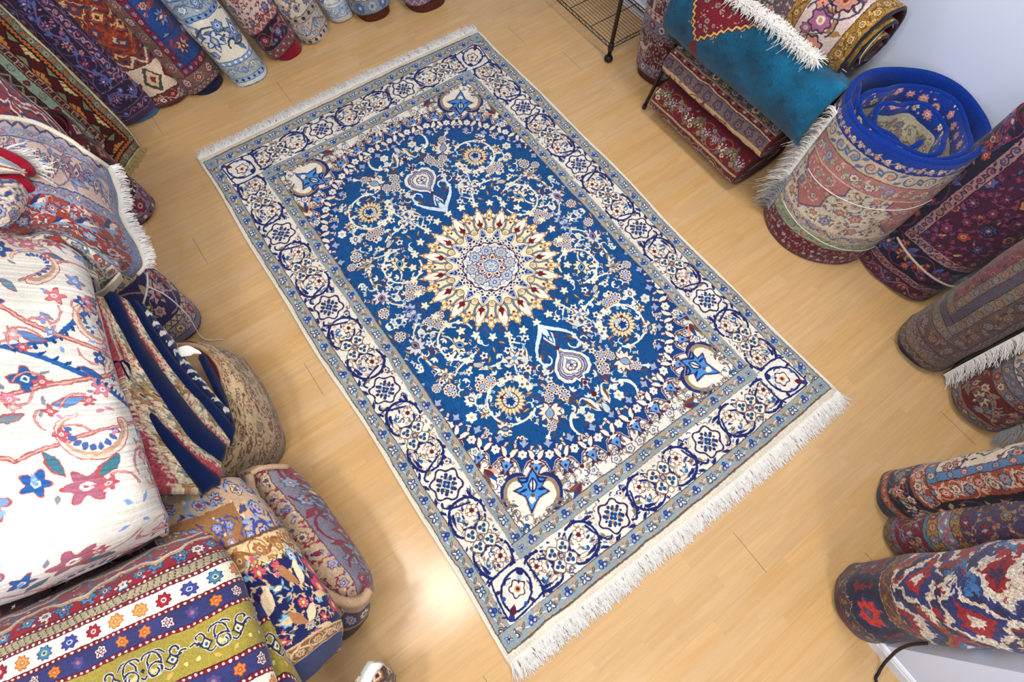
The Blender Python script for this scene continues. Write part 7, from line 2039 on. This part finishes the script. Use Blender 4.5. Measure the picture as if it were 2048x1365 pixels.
    U = np.tile(su[:, None], (1, 22)) / .9; V = np.tile(np.linspace(.40, 0.02, 22)[None], (34, 1)) / .40
    tanm = edge_mat('tan_binding', C(178, 146, 118))
    sheet('outer_fold', G, .02, [m, tanm, tanm], parent=root, uv=(U, V), wob=.006, wobs=12, face=CAM)
    bl = catmull([P(498, 952, .56), P(505, 985, .57), P(530, 1030, .58), P(560, 1072, .58), P(600, 1118, .58), P(624, 1160, .56), P(655, 1190, .54), P(695, 1206, .51), P(725, 1200, .48), P(738, 1182, .46)], 44)
    tube('binding', bl, .016, tanm, root, 10)
    tube('binding', catmull([P(502, 948, .56), P(520, 938, .55), P(545, 934, .52), P(575, 934, .46)], 16), .010, tanm, root, 8)
    rows = [[(640, 1182, .50), (672, 1202, .49), (708, 1206, .46), (736, 1192, .43)], [(655, 1215, .34), (684, 1232, .33), (716, 1234, .31), (740, 1212, .28)], [(668, 1255, .16), (690, 1262, .16), (718, 1250, .14), (738, 1225, .12)], [(674, 1285, .01), (694, 1278, .01), (718, 1258, .01), (736, 1234, .01)]]
    im2 = carpet('binding_end_weave', 40, 40, [(12, C(70, 50, 50), C(150, 120, 100), b_plain, {}), (3, C(176, 148, 120), None, b_plain, {}), (14, C(60, 54, 84), C(40, 30, 40), b_flow, dict(f=TF))], (C(170, 140, 112), None, {}), sides=False, seed=44)
    G = pgrid(rows, 18, 14); U, V = np.meshgrid(np.linspace(0, 1, 14), np.linspace(.95, 0, 18))
    sheet('end_fold', G, .02, [mat_weave('binding_end_pile', im2), tanm, tanm], parent=root, uv=(U, V), face=CAM)
    # small ivory-edged folded rug at the bottom of the picture
    root = thing('folded_rug', 'small folded rug with white edge and dark pattern, at the bottom of the picture', 'folded rug', tuple(P(740, 1370, .3)), None)
    im3 = carpet('white_edge_weave', 40, 40, [(1.5, C(50, 34, 34), None, b_plain, {}), (4, C(206, 196, 170), C(60, 40, 36), b_key, dict(v=C(50, 36, 36)))], (C(84, 56, 46), f_geo, dict(s=10, f=F(((50, 34, 40), (130, 90, 60), (190, 170, 140), (80, 30, 36))))), sides=False, seed=45)
    rows = [[(735, 1330, .40), (758, 1327, .40), (778, 1340, .36), (786, 1348, .25)], [(712, 1362, .42), (745, 1358, .42), (770, 1366, .38), (780, 1374, .25)], [(690, 1410, .42), (722, 1410, .42), (752, 1414, .38), (764, 1424, .25)], [(660, 1480, .42), (694, 1480, .42), (724, 1484, .38), (738, 1490, .25)]]
    G = pgrid(rows, 14, 12); U, V = np.meshgrid(np.linspace(.10, .5, 12), np.linspace(0, .5, 14))
    sheet('pile', G, .02, [mat_weave('white_edge_pile', im3), M_KILIM, M_KILIM], parent=root, uv=(V, U), face=CAM)
    pts = [P(700, 1420, .43), P(716, 1372, .435), P(734, 1330, .42), P(748, 1324, .41), P(756, 1336, .41)]
    patch('white_edge', [[(690, 1420, .40), (712, 1364, .41), (733, 1326, .40), (744, 1322, .39)], [(700, 1424, .44), (720, 1372, .445), (740, 1332, .435), (752, 1324, .42)], [(716, 1426, .43), (734, 1378, .435), (752, 1340, .43), (760, 1328, .42)]], 8, 14, .03, [M_FRINGE, M_FRINGE, M_FRINGE], parent=root)
    # side down to the floor
    rows = [[(772, 1335, .33), (764, 1375, .33), (745, 1440, .33)], [(785, 1345, .18), (780, 1390, .18), (762, 1450, .18)], [(792, 1352, .01), (790, 1400, .01), (775, 1460, .01)]]
    patch('side_fold', rows, 8, 10, .02, [mat_weave('white_edge_side', im3), M_BACKD, M_BACKD], parent=root, uvsize=(.4, .4))


tan_rug()


# unseen filler rugs added under the left pile, blocking light to darken the gap
im = carpet('gap_blocker_weave', 90, 60, [], (C(50, 30, 34), f_scat, dict(s=10, f=RD1)), sides=False, seed=51)  # dark ground colour stands in for deep shade in the gap
for nm, lb, x0, x1, y0, y1, z1 in (('folded_rug', 'unseen dark filler rug added under the cream vine rug, blocks light in the gap', -2.75, -1.78, -.52, .55, .74), ('folded_rug', 'unseen dark filler rug added under the olive-banded rug, blocks light in the gap', -2.75, -1.80, -1.75, -.74, .70)):
    rt, _g = lie_roll(nm, lb, (x0 + x1) / 2, z1 / 2 + .002, y0, y1, ((x1 - x0) / 2, z1 / 2), .9, 1, 1.2, .05, .03, [mat_weave('gap_blocker_pile', im), M_BACKD, M_BACKD], .9, .6, cat='folded rug', pw=6, body='folds', group='folded rugs piled along the left wall')
